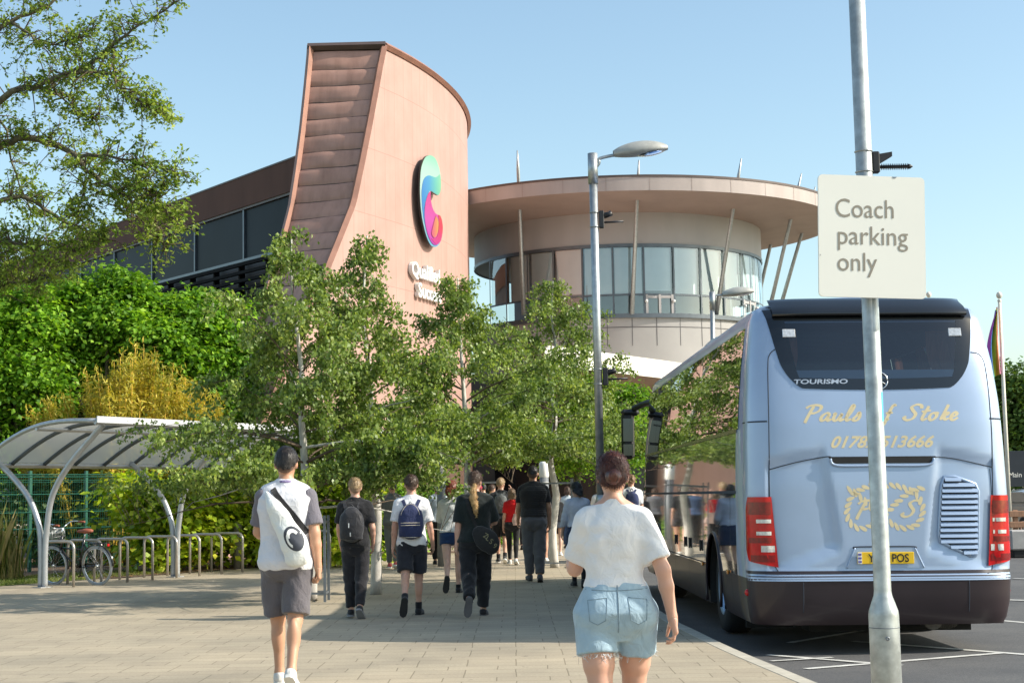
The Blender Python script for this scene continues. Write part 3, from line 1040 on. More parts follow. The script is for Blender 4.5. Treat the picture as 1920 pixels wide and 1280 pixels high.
def lump_tree(name, label, base, lumps, seed, leaves, lf, lm, group=None, trunk_h=1.5, tr=.16, cat="tree", layered=.8, bark=None, ragged=False):
    """crown of many leaf sprays on the skins of several overlapping lumps (centre, radii)"""
    rng = np.random.default_rng(seed)
    t = thing(name, label, cat, base, 0, group)
    wd = MB()
    if ragged:
        more = []
        for c, r in lumps:
            for _ in range(6):
                d = rng.normal(size=3); d[2] = abs(d[2]) * .8; d[1] -= .4; d /= np.linalg.norm(d)
                q = rng.uniform(.28, .48)
                more.append((tuple(np.array(c) + d * np.array(r) * .95), (r[0] * q, r[1] * q, r[2] * q * .8)))
        lumps = [(c, tuple(x * .82 for x in r)) for c, r in lumps] + more
    top = max(lumps, key=lambda q: q[0][2])[0]
    stem = [Vector((0, 0, -.05)), Vector((rng.normal(0, .05), rng.normal(0, .05), trunk_h * .5)), Vector((rng.normal(0, .08), rng.normal(0, .08), trunk_h))]
    wd.tube(smooth_path(stem, 4), [tr * (1 - .05 * k) for k in range(9)], 8)
    vol = np.array([r[0] * r[1] + r[1] * r[2] + r[0] * r[2] for _, r in lumps]); vol = vol / vol.sum()
    Cs, Ns, Ts = [], [], []
    for (c, r), v in zip(lumps, vol):
        c = np.array(c); r = np.array(r)
        wd.tube(smooth_path([stem[-1], stem[-1].lerp(Vector(c), .5) + Vector((0, 0, .15)), Vector(c) + Vector((0, 0, r[2] * .5))], 4), [tr * .55 * (1 - .1 * k) for k in range(9)], 5, caps=False)
        n = int(leaves * v)
        ns = max(6, n // 26)
        d = rng.normal(size=(ns, 3)); d[:, 2] = d[:, 2] * .9 + .25
        d /= np.linalg.norm(d, axis=1, keepdims=True)
        rad = np.where(rng.random(ns) < .72, rng.uniform(.78, 1.12, ns), rng.uniform(.35, .8, ns))[:, None]
        sc = c + d * r * rad
        for k in range(0, min(ns, 40), 2):
            wd.tube([Vector(c), Vector(c).lerp(Vector(sc[k]), .6), Vector(sc[k])], [tr * .16, tr * .1, .006], 4, caps=False)
        idx = rng.integers(0, ns, n)
        spread = lf * 2.1
        off = rng.normal(0, 1, (n, 3)) * np.array([spread, spread, spread * (1 - layered * .72)])
        C = sc[idx] + off
        C[:, 2] -= (off[:, 0] ** 2 + off[:, 1] ** 2) / (spread * 6)
        N_1 = d[idx] * .55 + np.array([0, 0, .75 * layered + .1]) + rng.normal(0, .42, (n, 3))
        Cs.append(C); Ns.append(N_1); Ts.append(off + rng.normal(0, .3 * spread, off.shape) + np.array([0, 0, -.5 * spread]))
    wd.build("trunk", bark or M_bark, t)
    C = np.concatenate(Cs); keep = C[:, 2] > .05 - base[2]
    leaf_mesh("crown", C[keep], np.concatenate(Ns)[keep], lf * rng.uniform(.65, 1.3, keep.sum()), lm, t, .72, .1, np.concatenate(Ts)[keep], rng)
    return t

# the row of birches along the footway
BG = "young birches in a row along the footway"
def off(p, q): return (q[0] - p[0], q[1] - p[1], q[2] - p[2])
b1 = at(584, 1125, 22.9); b1.z = 0
birch("birch_tree", "largest young birch, behind the man in the two tone shirt, overhanging the bike shelter", b1, 5.35, 2.75, 11, 38000, lean=(-.30, .1), group=BG, low=.27, twig_n=13, zmin=1.62)
b1b = at(705, 1110, 24.2); b1b.z = 0
birch("birch_tree", "slim birch just right of the largest one, thin top against the copper tower", b1b, 5.6, 1.9, 12, 21000, lean=(-.12, 0), group=BG, low=.37)
b2 = at(880, 1075, 27.8); b2.z = 0
birch("birch_tree", "birch with a forked pale trunk behind the woman with the blond ponytail", b2, 5.4, 2.5, 23, 32000, lean=(-.1, .05), group=BG, low=.38, twig_n=13)
b3 = at(1040, 1055, 32.0); b3.z = 0
birch("birch_tree", "farthest birch of the row, left of the slim street lamp and under the drum windows", b3, 5.9, 2.7, 37, 31000, lean=(.1, .05), group=BG, low=.38, zmin=2.15, twig_n=13)

# a low fork and a leaning second stem on the forked one
# maples behind the shelter
MG = "bright green broadleaf trees behind the shelter"
def L3(px, py, Y, r, ref):
    p = at(px, py, Y)
    return ((p.x - ref.x, p.y - ref.y, p.z - ref.z), r)
def mtree(label, px, Y, lumps, seed, n, lf=.17, lm=None, name="maple_tree", grp=MG, th=2.0):
    base = at(px, 1000, Y); base.z = 0
    lump_tree(name, label, base, [L3(a, c, Y + dy, r, base) for a, c, dy, r in lumps], seed, n, lf, lm or L_maple, grp, th, ragged=True)
mtree("bright green broadleaf tree at the frame edge, under the oak boughs", 20, 42, [(0, 640, 0, (1.4, 1.3, 1.15)), (50, 600, -.5, (.9, .9, .8)), (10, 740, -.6, (1.35, 1.2, 1.1)), (-40, 850, -.3, (1.5, 1.2, 1.2)), (60, 700, -.8, (.8, .8, .9)), (15, 570, 0, (.7, .7, .5))], 51, 26000, .15)
mtree("tallest bright green broadleaf tree, behind the golden bamboo", 200, 43, [(170, 620, 0, (1.3, 1.2, 1.0)), (235, 580, .3, (1.1, 1.0, .75)), (120, 660, -.4, (.9, .9, .9)), (150, 560, .2, (.7, .7, .45)), (110, 740, -.3, (1.0, 1.0, 1.0)), (260, 640, 0, (1.2, 1.0, .8)), (205, 530, .3, (.5, .5, .35))], 52, 28000, .15)
mtree("bright green broadleaf tree between the bamboo and the largest birch", 365, 44, [(330, 620, 0, (1.2, 1.0, .85)), (390, 600, .2, (1.0, 1.0, .75)), (345, 690, -.3, (1.2, 1.0, .9)), (420, 660, 0, (1.0, .9, .9)), (360, 570, .3, (.55, .5, .4)), (430, 760, 0, (1.0, .9, 1.0))], 53, 26000, .15)

# golden bamboo
def bamboo(label, px, Y, w, topy, n, seed):
    rng = np.random.default_rng(seed)
    base = at(px, 1000, Y); base.z = 0
    t = thing("bamboo_clump", label, "bamboo", base, 0, "golden bamboo behind the bicycle shelter")
    H = at(px, topy + 22, Y).z
    cn = MB(); C, T = [], []
    for i in range(n):
        x, y = rng.normal(0, w * .42), rng.normal(0, w * .3)
        h = H * rng.uniform(.66, 1.05) * (1 - .22 * min(1.6, abs(x) / w))
        lx, ly = x * .5 + rng.normal(0, .12), rng.normal(0, .15)
        pts = [Vector((x + lx * u * u, y + ly * u * u, h * u)) for u in (0, .35, .7, 1)]
        cn.tube(smooth_path(pts, 2), [.022 * (1 - .11 * k) for k in range(7)], 5, caps=False)
        m = 330
        u = rng.beta(2.2, 1.1, m)
        p = np.stack([x + lx * u * u, y + ly * u * u, h * u], 1)
        C.append(p + rng.normal(0, .085, (m, 3))); T.append(rng.normal(0, .6, (m, 3)) + np.array([0, 0, -.5]))
    cn.build("canes", M_cane, t)
    C = np.concatenate(C)
    leaf_mesh("foliage", C, rng.normal(size=C.shape), .16 * rng.uniform(.6, 1.2, len(C)), L_bamboo, t, .24, .03, np.concatenate(T), rng)
bamboo("widest clump of golden bamboo rising above the shelter roof", 255, 37.5, 1.3, 640, 100, 61)
bamboo("thin clump of golden bamboo at the outer edge of the grove, over the green fence", 120, 38, .75, 715, 40, 62)
bamboo("golden bamboo clump beside the birch leaves, above the roof middle", 345, 38, .8, 690, 50, 63)

# shrubs under and beyond the shelter
SG = "leafy shrubs behind the bike stands"
def shrub(label, px, py, Y, lumps, seed, n, lf=.16, lm=None, name="shrub"):
    base = gp(px, py); base = at(px, py, Y); base.z = 0
    lump_tree(name, label, base, [((x, y, z), r) for x, y, z, r in lumps], seed, n, lf, lm or L_fatsia, SG, .5, .05, "shrub", .85)
shrub("yellow green shrub with big glossy leaves behind the second shelter post", 300, 1040, 33.6, [(0, 0, 1.4, (.8, .6, .5)), (.55, -.1, 1.1, (.6, .5, .6)), (-.5, 0, 1.75, (.5, .4, .3)), (.1, -.3, .5, (.6, .4, .4))], 71, 4200)
shrub("yellow green glossy shrub right of the second shelter post", 400, 1035, 34.6, [(0, 0, 1.35, (.8, .6, .6)), (.4, 0, 1.9, (.5, .5, .35)), (-.4, -.2, .7, (.6, .5, .5)), (.7, -.1, .8, (.5, .4, .6))], 72, 4200)
shrub("glossy shrub glimpsed left of the man in the two tone shirt", 470, 1030, 35.5, [(0, 0, 1.3, (.9, .6, .7)), (.2, -.2, .55, (.8, .5, .5)), (-.2, 0, 2.0, (.5, .4, .3))], 73, 4200)
shrub("glossy shrub right behind the young man in black with a backpack", 625, 1040, 34.5, [(0, 0, 1.1, (.8, .6, .8)), (.5, 0, 1.8, (.6, .5, .4)), (-.5, 0, 1.6, (.6, .5, .5)), (.2, -.2, .4, (.7, .5, .4))], 74, 4600)
shrub("darker shrub around the curved shelter post by the grey clothed walker", 715, 1030, 38, [(0, 0, .9, (.9, .6, .8)), (.5, 0, 1.3, (.6, .5, .5)), (-.3, 0, 1.7, (.6, .5, .4))], 75, 5000, .13, L_maple)
shrub("low green shrub seen between the backpack boy and the white jumper girl", 812, 1010, 41, [(0, 0, .9, (.7, .5, .7)), (.3, 0, 1.4, (.5, .4, .4))], 76, 3500, .11, L_maple)
shrub("small green shrub seen between the ponytail woman and the bare legged boy", 922, 1000, 46, [(0, 0, .5, (.7, .5, .5))], 77, 1800, .1, L_maple)
shrub("dark ivy covered shrub behind the green mesh fence", 150, 1010, 37, [(-1.6, .6, 1.2, (1.5, .6, 1.1)), (0, .5, 1.1, (1.5, .6, 1.1)), (1.6, .4, 1.2, (1.4, .6, 1.1)), (-3.2, .6, 1.3, (1.3, .6, 1.2))], 78, 13000, .13, L_far)

# bright young trees in front of the entrance, right of the lamp
mtree("sunlit young tree in front of the entrance canopy, left of the coach mirror", 1165, 47, [(1165, 790, 0, (.75, .6, .6)), (1150, 860, 0, (.8, .7, .7)), (1185, 745, .2, (.5, .5, .4)), (1130, 800, 0, (.6, .6, .7)), (1190, 840, 0, (.6, .5, .6))], 81, 12000, .1, L_maple, "young_tree", None)
mtree("sunlit young tree behind the farthest birch, half hidden by it", 1080, 48, [(1080, 790, 0, (.8, .7, .8)), (1060, 860, 0, (.9, .7, .7)), (1100, 730, 0, (.6, .5, .6))], 82, 11000, .1, L_maple, "young_tree", None)

# the oak at the left edge: trunk outside the picture, boughs reaching in
OY = 30.0
ob = at(-210, 1000, OY); ob.z = 0
oak = thing("oak_tree", "old oak with light spring leaves whose mossy boughs hang into the sky", "tree", ob)
rng = np.random.default_rng(88)
wd = MB(); tw_ = MB()
def ol(px, py, dy=0.0):
    return at(px, py, OY + dy) - ob
trunk = smooth_path([Vector((0, 0, -.1)), Vector((.1, 0, 3)), Vector((.2, .2, 6.5)), ol(-150, 150, .5), ol(-120, -180, .8)], 5)
wd.tube(trunk, [.42 * (1 - .036 * k) for k in range(len(trunk))], 12)
limbs = [
    ([(-150, 330, 0), (-60, 250, 0), (10, 180, -.4), (60, 165, -.6), (115, 140, -.7), (170, 120, -.8), (215, 80, -.9), (260, 50, -1), (325, 10, -1.1)], .11),
    ([(115, 140, -.7), (155, 135, -1.1), (205, 138, -1.3), (225, 165, -1.4), (265, 195, -1.5), (290, 210, -1.5)], .05),
    ([(60, 165, -.6), (105, 175, -.2), (150, 215, .2), (185, 225, .3)], .04),
    ([(-150, 420, 0), (-70, 310, .2), (0, 275, .3), (45, 258, .2), (100, 270, 0), (145, 295, -.3), (170, 325, -.5), (215, 355, -.8), (260, 385, -1), (300, 400, -1.1)], .13),
    ([(145, 295, -.3), (190, 290, -.8), (240, 300, -1.1), (290, 320, -1.3), (335, 322, -1.4)], .05),
    ([(170, 325, -.5), (150, 380, -.7), (145, 420, -.9)], .035),
    ([(-100, 520, 0), (-30, 400, .6), (40, 370, .8), (100, 405, .9), (150, 425, .9), (185, 440, .9)], .09),
    ([(215, 355, -.8), (235, 400, -.5), (290, 420, -.3), (310, 460, -.2)], .04),
    ([(-140, 200, .5), (-40, 90, .9), (20, 40, 1.1), (90, 10, 1.2), (140, -40, 1.2)], .1),
    ([(20, 40, 1.1), (70, 75, .8), (120, 85, .6), (170, 60, .5)], .04),
    ([(-120, -50, .5), (0, -30, .2), (80, -40, 0), (160, -60, 0), (230, -20, -.2), (300, -30, -.3)], .08),
    ([(-100, 520, 0), (-40, 460, -.4), (10, 450, -.7), (60, 470, -.9), (90, 500, -1)], .06),
    ([(-60, 250, 0), (0, 220, 1.2), (30, 330, 1.4), (60, 400, 1.4)], .05),
    ([(-30, 400, .6), (0, 480, .8), (20, 520, .8)], .04),
    ([(-100, 560, .2), (-20, 490, .1), (60, 455, 0), (130, 470, -.1), (195, 450, -.2)], .05),
    ([(-80, 610, .5), (0, 540, .4), (70, 525, .3), (120, 500, .2)], .045),
    ([(215, 355, -.8), (262, 350, -1.2), (300, 375, -1.4), (325, 420, -1.4)], .035),
]
segs = []
for pts, r in limbs:
    P = smooth_path([ol(*p) for p in pts], 4)
    P = [p + Vector(rng.normal(0, .02, 3)) for p in P]
    wd.tube(P, [max(.010, r * .72 * (1 - .85 * k / len(P))) for k in range(len(P))], 7, caps=False)
    n = len(P)
    for k in range(2, n):
        for _ in range(3 if r > .07 else 4):
            if k / n < .22 and rng.random() < .6: continue
            d = (P[min(k + 1, n - 1)] - P[k - 1]).normalized()
            v = (d * rng.uniform(.1, .8) + Vector(rng.normal(0, .75, 3)) + Vector((0, 0, .18))).normalized()
            L_ = rng.uniform(.25, .75) * (1.15 - .5 * k / n)
            q = P[k]
            m1 = q + v * L_ * .55 + Vector((0, 0, .05))
            e = q + v * L_ + Vector((0, 0, rng.uniform(-.25, .05) * L_))
            tw_.tube([q, m1, e], [.014, .009, .004], 4, caps=False)
            for _j in range(4):
                f = rng.uniform(.3, 1)
                a = q.lerp(e, f)
                v2 = (v * .6 + Vector(rng.normal(0, .7, 3))).normalized()
                e2 = a + v2 * rng.uniform(.12, .34)
                tw_.tube([a, e2], [.005, .002], 3, caps=False)
                segs.append((*a, *e2))
wd.build("trunk", M_bark, oak); tw_.build("twigs", M_twig, oak)
S = np.array(segs); n = 20500
idx = rng.integers(0, len(S), n)
u = rng.beta(2.2, .9, n)[:, None]
C = S[idx, :3] + (S[idx, 3:] - S[idx, :3]) * u + rng.normal(0, .05, (n, 3)) * np.array([1, 1, .7])
Nn = rng.normal(0, .6, (n, 3)) + np.array([0, 0, .8])
leaf_mesh("crown", C, Nn, .10 * rng.uniform(.6, 1.2, n), L_oak, oak, .55, .1, None, rng)

# tree beyond the road on the right
def rtree(label, px, py, Y, lumps, seed, n, lf=.22):
    base = at(px, py, Y); base.z = ROADZ
    lump_tree("roadside_tree", label, base, [((x, y, z), r) for x, y, z, r in lumps], seed, n, lf, L_far, "trees across the car park", 2.2, .16, "tree", .5)
rtree("dark green tree behind the entrance board, right of the coach", 1925, 900, 66, [(0, 0, 4.5, (1.4, 1.3, 1.4)), (-.2, .3, 5.8, (1.0, 1.0, .8)), (.8, 0, 3.6, (1.5, 1.3, 1.2)), (-.4, 0, 3.2, (.9, .9, 1.0))], 91, 12000)
# a far belt of trees closes the view beyond the car park
rng = np.random.default_rng(99)
n = 26000
X = rng.uniform(-70, 150, n); hh = 4.5 + 1.8 * np.sin(X * .23) + 1.2 * np.sin(X * .61 + 1) + .8 * np.sin(X * 1.7)
Z = hh * np.sqrt(rng.random(n)); Yy = 135 + 6 * rng.random(n) - 3 * (Z / hh)
o = leaf_mesh("far_treeline", np.stack([X, Yy, Z], 1), rng.normal(size=(n, 3)) + np.array([0, -.6, .5]), .75 * rng.uniform(.6, 1.3, n), L_far, None, .7, .1, None, rng)
tag(o, "far belt of green trees beyond the car park", "trees", kind="stuff")
# ------------------------------------------------------------------ the coach
BD = 15.35
M_paint = mat("pale_blue_metallic_paint", (.355, .455, .62), .36, .2, .03, 3, coat=.6, stain=.03)
M_sidep = mat("blue_grey_side_paint", (.46, .50, .56), .018, .88, .04, 3, coat=1.0)
M_bump = mat("dark_maroon_bumper", (.026, .016, .020), .42, .0, .15, 3, coat=.12)
M_under = mat("underbody_black", (.012, .012, .012), .8, 0, .3, 6)
M_frit = mat("black_glass_border", (.006, .007, .009), .04, 0, .1, 3, spec=.7, coat=.3)
M_bglass = glass("coach_glass", (.44, .48, .51), 1.5, .012, .05)
M_sglass = glass("coach_side_glass", (.10, .115, .12), 1.7, .006, .16)
M_gap = mat("shut_line", (.03, .04, .06), .7, 0, .1, 5)
M_gold = mat("cream_gold_vinyl", (.72, .60, .36), .5, 0, .06, 8)
M_red = mat("red_lamp_lens", (.50, .003, .006), .15, 0, .3, 9, spec=.4, coat=.35)
M_redd = mat("dark_red_lens", (.20, .002, .004), .15, 0, .3, 30, coat=.35)
M_clear = mat("clear_lamp_lens", (.62, .62, .62), .12, .3, .25, 40, coat=1)
M_plate = mat("yellow_number_plate", (.80, .50, .015), .4, 0, .03, 8)
M_ink = mat("black_ink", (.012, .012, .014), .5, 0, .1, 8)
M_lining = mat("dark_cabin_lining", (.05, .055, .065), .8, 0, .2, 3)
M_seat = mat("navy_seat_fabric", (.05, .07, .13), .9, 0, .25, 10)
M_curtain = mat("orange_curtain", (.60, .24, .13), .85, 0, .2, 9, stretch=(1, 6, .3))
M_silver = mat("silver_lettering", (.55, .57, .60), .3, .6, .05, 8)

bc = at(1656, 1000, BD)
BUS = Vector((bc.x, BD, ROADZ))
bus = thing("coach", "pale blue touring coach at the kerb with gold lettering and rope knot behind", "coach", BUS, .009)
bus.rotation_euler = (0, .010, .009)            # the bay falls a little towards the right
BL = 12.1
def itp(z, tab):
    return float(np.interp(z, [a for a, _ in tab], [c for _, c in tab]))
WT = [(.2, 1.19), (.34, 1.235), (.5, 1.26), (.9, 1.275), (1.5, 1.275), (2.0, 1.262), (2.4, 1.245), (2.8, 1.212), (3.1, 1.172), (3.25, 1.145), (3.36, 1.10), (3.42, 1.0)]
YT = [(.2, .16), (.34, .06), (.5, .02), (.72, 0), (.78, .03), (1.0, .03), (1.6, .04), (2.2, .08), (2.5, .12), (2.8, .18), (3.1, .27), (3.25, .33), (3.36, .44), (3.42, .62)]
FT = [(.2, 11.8), (.6, 12.1), (1.2, 12.1), (1.6, 12.0), (2.6, 11.6), (3.2, 11.2), (3.42, 10.8)]
CD = .40
def hw(z): return itp(z, WT)
_th = np.linspace(0, math.pi / 2, 400)
_x = np.sin(_th) ** .46; _y = CD * (1 - np.cos(_th) ** .46)
_s = np.concatenate([[0], np.cumsum(np.hypot(np.diff(_x * 1.275), np.diff(_y)))]); _s /= _s[-1]
def sdpoly(x, z, poly):
    d = 1e9; ins = False
    n = len(poly)
    for i in range(n):
        ax, az = poly[i]; bx, bz = poly[(i + 1) % n]
        ex, ez_ = bx - ax, bz - az
        t = max(0, min(1, ((x - ax) * ex + (z - az) * ez_) / (ex * ex + ez_ * ez_)))
        d = min(d, math.hypot(x - ax - t * ex, z - az - t * ez_))
        if (az > z) != (bz > z) and x < (bx - ax) * (z - az) / (bz - az) + ax:
            ins = not ins
    return -d if ins else d
def rp(px, py, dy=.05):
    p = at(px, py, BD + dy)
    return (p.x - BUS.x, p.z - ROADZ)
lid = [rp(*q) for q in ((1452, 792), (1490, 803), (1520, 818), (1538, 850), (1552, 930), (1566, 1030), (1470, 1072), (1660, 1082), (1858, 1066), (1748, 1020), (1752, 930), (1765, 860), (1772, 812), (1800, 800), (1850, 782))]
lid_low = [rp(*q) for q in ((1430, 860), (1535, 838), (1550, 930), (1564, 1026), (1466, 1070), (1446, 1070))]
lid_low2 = [rp(*q) for q in ((1880, 866), (1757, 846), (1748, 930), (1739, 1024), (1856, 1066), (1876, 1064))]
def rear(t, z, off=0.0):
    """rear face; t runs from -1 (left flank) to 1 (right flank) round the corners"""
    w = hw(z)
    u = abs(t)
    xx = float(np.interp(u, _s, _x)) * w
    yy = float(np.interp(u, _s, _y)) + itp(z, YT)
    x = math.copysign(xx, t)
    if .7 < z < 2.4 and abs(x) < 1.1:
        for pl in (lid_low, lid_low2):
            d = sdpoly(x, z, pl)
            k = max(0, min(1, .5 - d / .075)); k = k * k * (3 - 2 * k)
            yy += .026 * k
    return Vector((x, yy - off, z))
def tx(x, z):
    return math.copysign(float(np.interp(min(1, abs(x) / hw(z)), _x, _s)), x)
def rxz(x, z, off=0.0):
    return rear(tx(x, z), z, off)
def half(z, inset=0.0):
    pts = []
    for k in range(49):
        p = rear(k / 48, z); pts.append(Vector((p.x - inset * k / 48, p.y + inset * (1 - k / 48), z)))
    w = hw(z) - inset; y0 = pts[-1].y; f = itp(z, FT); y1 = f - .75
    for y in SIDE_Y:
        pts.append(Vector((w, y0 + (y1 - y0) * (y - SIDE_Y[0]) / (SIDE_Y[-1] - SIDE_Y[0]) if y < .9 or y > 11 else y, z)))
    for k in range(1, 13):
        a = k / 12 * math.pi / 2
        pts.append(Vector((w * math.cos(a) ** .6, y1 + .75 * math.sin(a) ** .6 - inset * math.sin(a), z)))
    return pts
WY, WR, WY2 = 2.75, .60, 9.0
sy = [.75, .95]
y = .95
while y < 11.0:
    y += .085 if (abs(y - WY) < .75 or abs(y - WY2) < .75) else .3
    sy.append(y)
SIDE_Y = sy + [11.2]
ZL = [.28, .34, .42, .5, .58, .66, .72, .75, .78, .84, .9, .96, 1.02, 1.08, 1.14, 1.2, 1.26, 1.32, 1.38, 1.44, 1.5, 1.56, 1.62, 1.68, 1.74, 1.8, 1.86, 1.92, 1.98, 2.04, 2.1, 2.16, 2.22, 2.28, 2.34, 2.4, 2.48, 2.56, 2.64, 2.72, 2.8, 2.9, 3.0, 3.08, 3.16, 3.2, 3.25, 3.3, 3.36, 3.39, 3.42]
NR = 49
# rear window limits: bottom curve and flanks
def win_zb(u): return 2.525 + .025 * abs(u) ** 2 + .55 * max(0, abs(u) - .86) ** 1.5 * 3
def win_xl(v): return .875 + .165 * v ** .8 + (.045 * math.sin(min(1, v * 4) * math.pi / 2) - .045)
WZT = 3.385
SGZ0, SGZ1 = 2.18, 3.2
def shell(inset=0.0, zmin=0.0):
    rows = [half(z, inset) for z in ZL]
    nc = len(rows[0])
    V, idx = [], {}
    groups = {"paint": [], "side": [], "bump": []}
    for i, row in enumerate(rows):
        for j, p in enumerate(row):
            for s in (1, -1):
                q = Vector((p.x * s, p.y, p.z))
                if j >= NR and q.z < 1.3:
                    for wy in (WY, WY2):
                        d = Vector((0, q.y - wy, q.z - .5))
                        if abs(d.length - WR) < .048:
                            d = d.normalized() * WR
                            q = Vector((q.x, wy + d.y, .5 + d.z))
                idx[(i, j, s)] = len(V); V.append(q)
    for i in range(len(rows) - 1):
        zc = (ZL[i] + ZL[i + 1]) / 2
        if zc < zmin: continue
        for j in range(nc - 1):
            for s in (1, -1):
                q = (idx[(i, j, s)], idx[(i, j + 1, s)], idx[(i + 1, j + 1, s)], idx[(i + 1, j, s)])
                c = sum((V[k] for k in q), Vector()) / 4
                if j >= NR - 1:
                    if min(math.hypot(c.y - WY, c.z - .5), math.hypot(c.y - WY2, c.z - .5)) < WR - .005: continue
                    if SGZ0 + .05 < c.z < SGZ1 - .05 and .85 < c.y < 11.0: continue
                elif 2.72 < c.z < WZT - .2 and abs(c.x) < .78 + .2 * (c.z - 2.7): continue
                g = "bump" if zc < .70 else ("side" if j >= NR + 1 and zc < 2.19 else "paint")
                groups[g].append(q if s == 1 else q[::-1])
    # roof
    top = rows[-1]; b0 = len(V); m = 6
    for p in top:
        for k in range(-m, m + 1):
            u = k / m
            V.append(Vector((p.x * u, p.y, p.z + .075 * (1 - u * u) * min(1, p.x / .5) - inset)))
    w = 2 * m + 1
    for j in range(nc - 1):
        for k in range(2 * m):
            groups["paint"].append((b0 + j * w + k, b0 + j * w + k + 1, b0 + (j + 1) * w + k + 1, b0 + (j + 1) * w + k)[::-1])
    return V, groups
def sub(V, F):
    used = sorted({i for f in F for i in f}); mp = {a: k for k, a in enumerate(used)}
    return [V[a] for a in used], [tuple(mp[i] for i in f) for f in F]
V, G = shell()
for nm, key, m_ in (("body", "paint", M_paint), ("side_panels", "side", M_sidep), ("bumper", "bump", M_bump)):
    v, f = sub(V, G[key])
    o = mesh_obj(nm, v, f, m_, bus, smooth=True)
    if nm == 'body': BODY_BVH = BVHTree.FromPolygons([Vector(q) for q in v], f)
def skin(x, z, off=0.0):
    """point on the built rear skin"""
    h = BODY_BVH.ray_cast(Vector((x, -3, z)), Vector((0, 1, 0)))
    if h[0] is None or h[0].y > 1.2: return rxz(x, z, off)
    n = h[1] if h[1].y < 0 else -h[1]
    return h[0] + n * off
V2, G2 = shell(.05, 1.3)
v, f = sub(V2, G2["paint"] + G2["side"])
mesh_obj("cabin_lining", v, f, M_lining, bus, smooth=True)
b = MB(); b.box((0, 6.2, 1.42), (2.36, 10.8, .06)); b.build("cabin_floor", M_lining, bus)
b = MB(); b.box((0, 6.0, .62), (2.2, 10.6, .50)); b.box((.55, .75, .42), (1.3, .9, .3)); b.box((.2, 1.2, .30), (1.6, 1.0, .25)); b.build("underbody", M_under, bus)

def rpatch(name, x0, x1, z0, z1, nu, nv, off, m, parent=bus, cond=None):
    """patch of the rear skin; limits are functions of the other parameter"""
    P = []
    for i in range(nv + 1):
        v = i / nv; row = []
        for j in range(nu + 1):
            u = j / nu
            uu = 2 * u - 1
            z = z0(uu) + (z1(uu) - z0(uu)) * v
            x = x0(v) + (x1(v) - x0(v)) * u
            row.append(rxz(x, z, off))
        P.append(row)
    mb = MB()
    if cond is None:
        mb.grid(P, flip=False)
    else:
        vs = [p for r in P for p in r]; w = nu + 1
        fs = [(i * w + j, i * w + j + 1, (i + 1) * w + j + 1, (i + 1) * w + j) for i in range(nv) for j in range(nu) if cond((j + .5) / nu, (i + .5) / nv)]
        v_, f_ = sub(vs, fs)
        mb.add(v_, f_, 0, True)
    return mb.build(name, m, parent)
inner_c = lambda u, v: .075 < u < .925 and .13 < v < .80
NU, NV = 60, 40
rw = rpatch("rear_window", lambda v: -win_xl(v), win_xl, win_zb, lambda u: WZT, NU, NV, .006, M_bglass, bus, inner_c)
rpatch("window_border", lambda v: -win_xl(v), win_xl, win_zb, lambda u: WZT, NU, NV, .007, M_frit, rw, lambda u, v: not inner_c(u, v))
b = MB()
b.grid([[rxz(x, z, off) for x in np.linspace(-.96, .96, 30)] for z, off in ((3.27, .01), (3.275, .075), (3.31, .09), (3.37, .10), (3.43, .16), (3.465, .10), (3.485, -.15))])
b.build("roof_spoiler", M_frit, bus)
for sx in (-1, 1):
    b = MB()
    xs, zs = sx * .815, rp(1476, 622)[1]
    b.box(rxz(xs, zs, .012), (.125, .012, .085), M=Matrix.Rotation(R(-14), 3, 'X'), bev=.004)
    b.build("window_sensor", M_clear, rw)

def rline(pts, r, m, name, parent=bus, off=0.0, n=8):
    b = MB()
    P = smooth_path([Vector((x, 0, z)) for x, z in pts], n)
    b.tube([rxz(p.x, p.z, off) for p in P], r, 5)
    return b.build(name, m, parent)
def px_line(pts): return [rp(*p) for p in pts]
b = MB()
def shut(pts, r=.0055):
    P = smooth_path([Vector((x, 0, z)) for x, z in pts], 8)
    b.tube([skin(p.x, p.z, 0.0005) for p in P], r, 5)
shut(px_line(((1460, 650), (1445, 662), (1440, 690), (1440, 800), (1441, 880))))
shut(px_line(((1441, 882), (1490, 868), (1545, 857), (1556, 858))))
shut(px_line(((1750, 856), (1762, 855), (1800, 860), (1862, 873))))
shut(px_line(((1441, 880), (1443, 960), (1449, 1040), (1453, 1062), (1462, 1078))))
shut(px_line(((1826, 655), (1845, 660), (1855, 690), (1861, 800), (1862, 873), (1864, 1000), (1862, 1062), (1852, 1072))))
shut(px_line(((1398, 792), (1437, 791))), .008)
shut(px_line(((1858, 781), (1884, 781))), .008)
for x in (-.78, .80):
    shut([(x, .69), (x, .40)], .004)
b.build("shut_lines", M_gap, bus)
# stripe above the bumper, handle recess
for nm, z0, z1, m_ in (("bumper_stripe", .765, .795, M_bump), ("bumper_pinstripe", .738, .748, M_bump), ("pale_stripe", .70, .735, M_paint)):
    mb = MB(); mb.grid([[rear(t, z, .004) for t in np.linspace(-.97, .97, 60)] for z in (z0, z1)]); mb.build(nm, m_, bus)
hx0, hz = rp(1549, 857); hx1, _ = rp(1752, 857); _, hz0 = rp(1650, 868)
rpatch("lid_handle_recess", lambda v: hx0 + .06 * (1 - v), lambda v: hx1 - .06 * (1 - v), lambda u: hz0, lambda u: hz, 30, 3, .006, M_under)
rline([(hx0 + .02, hz - .02), (hx0 + .09, hz0 - .02), ((hx0 + hx1) / 2, hz0 - .022), (hx1 - .09, hz0 - .02), (hx1 - .02, hz - .02)], .014, M_paint, "lid_handle_lip", off=.004)
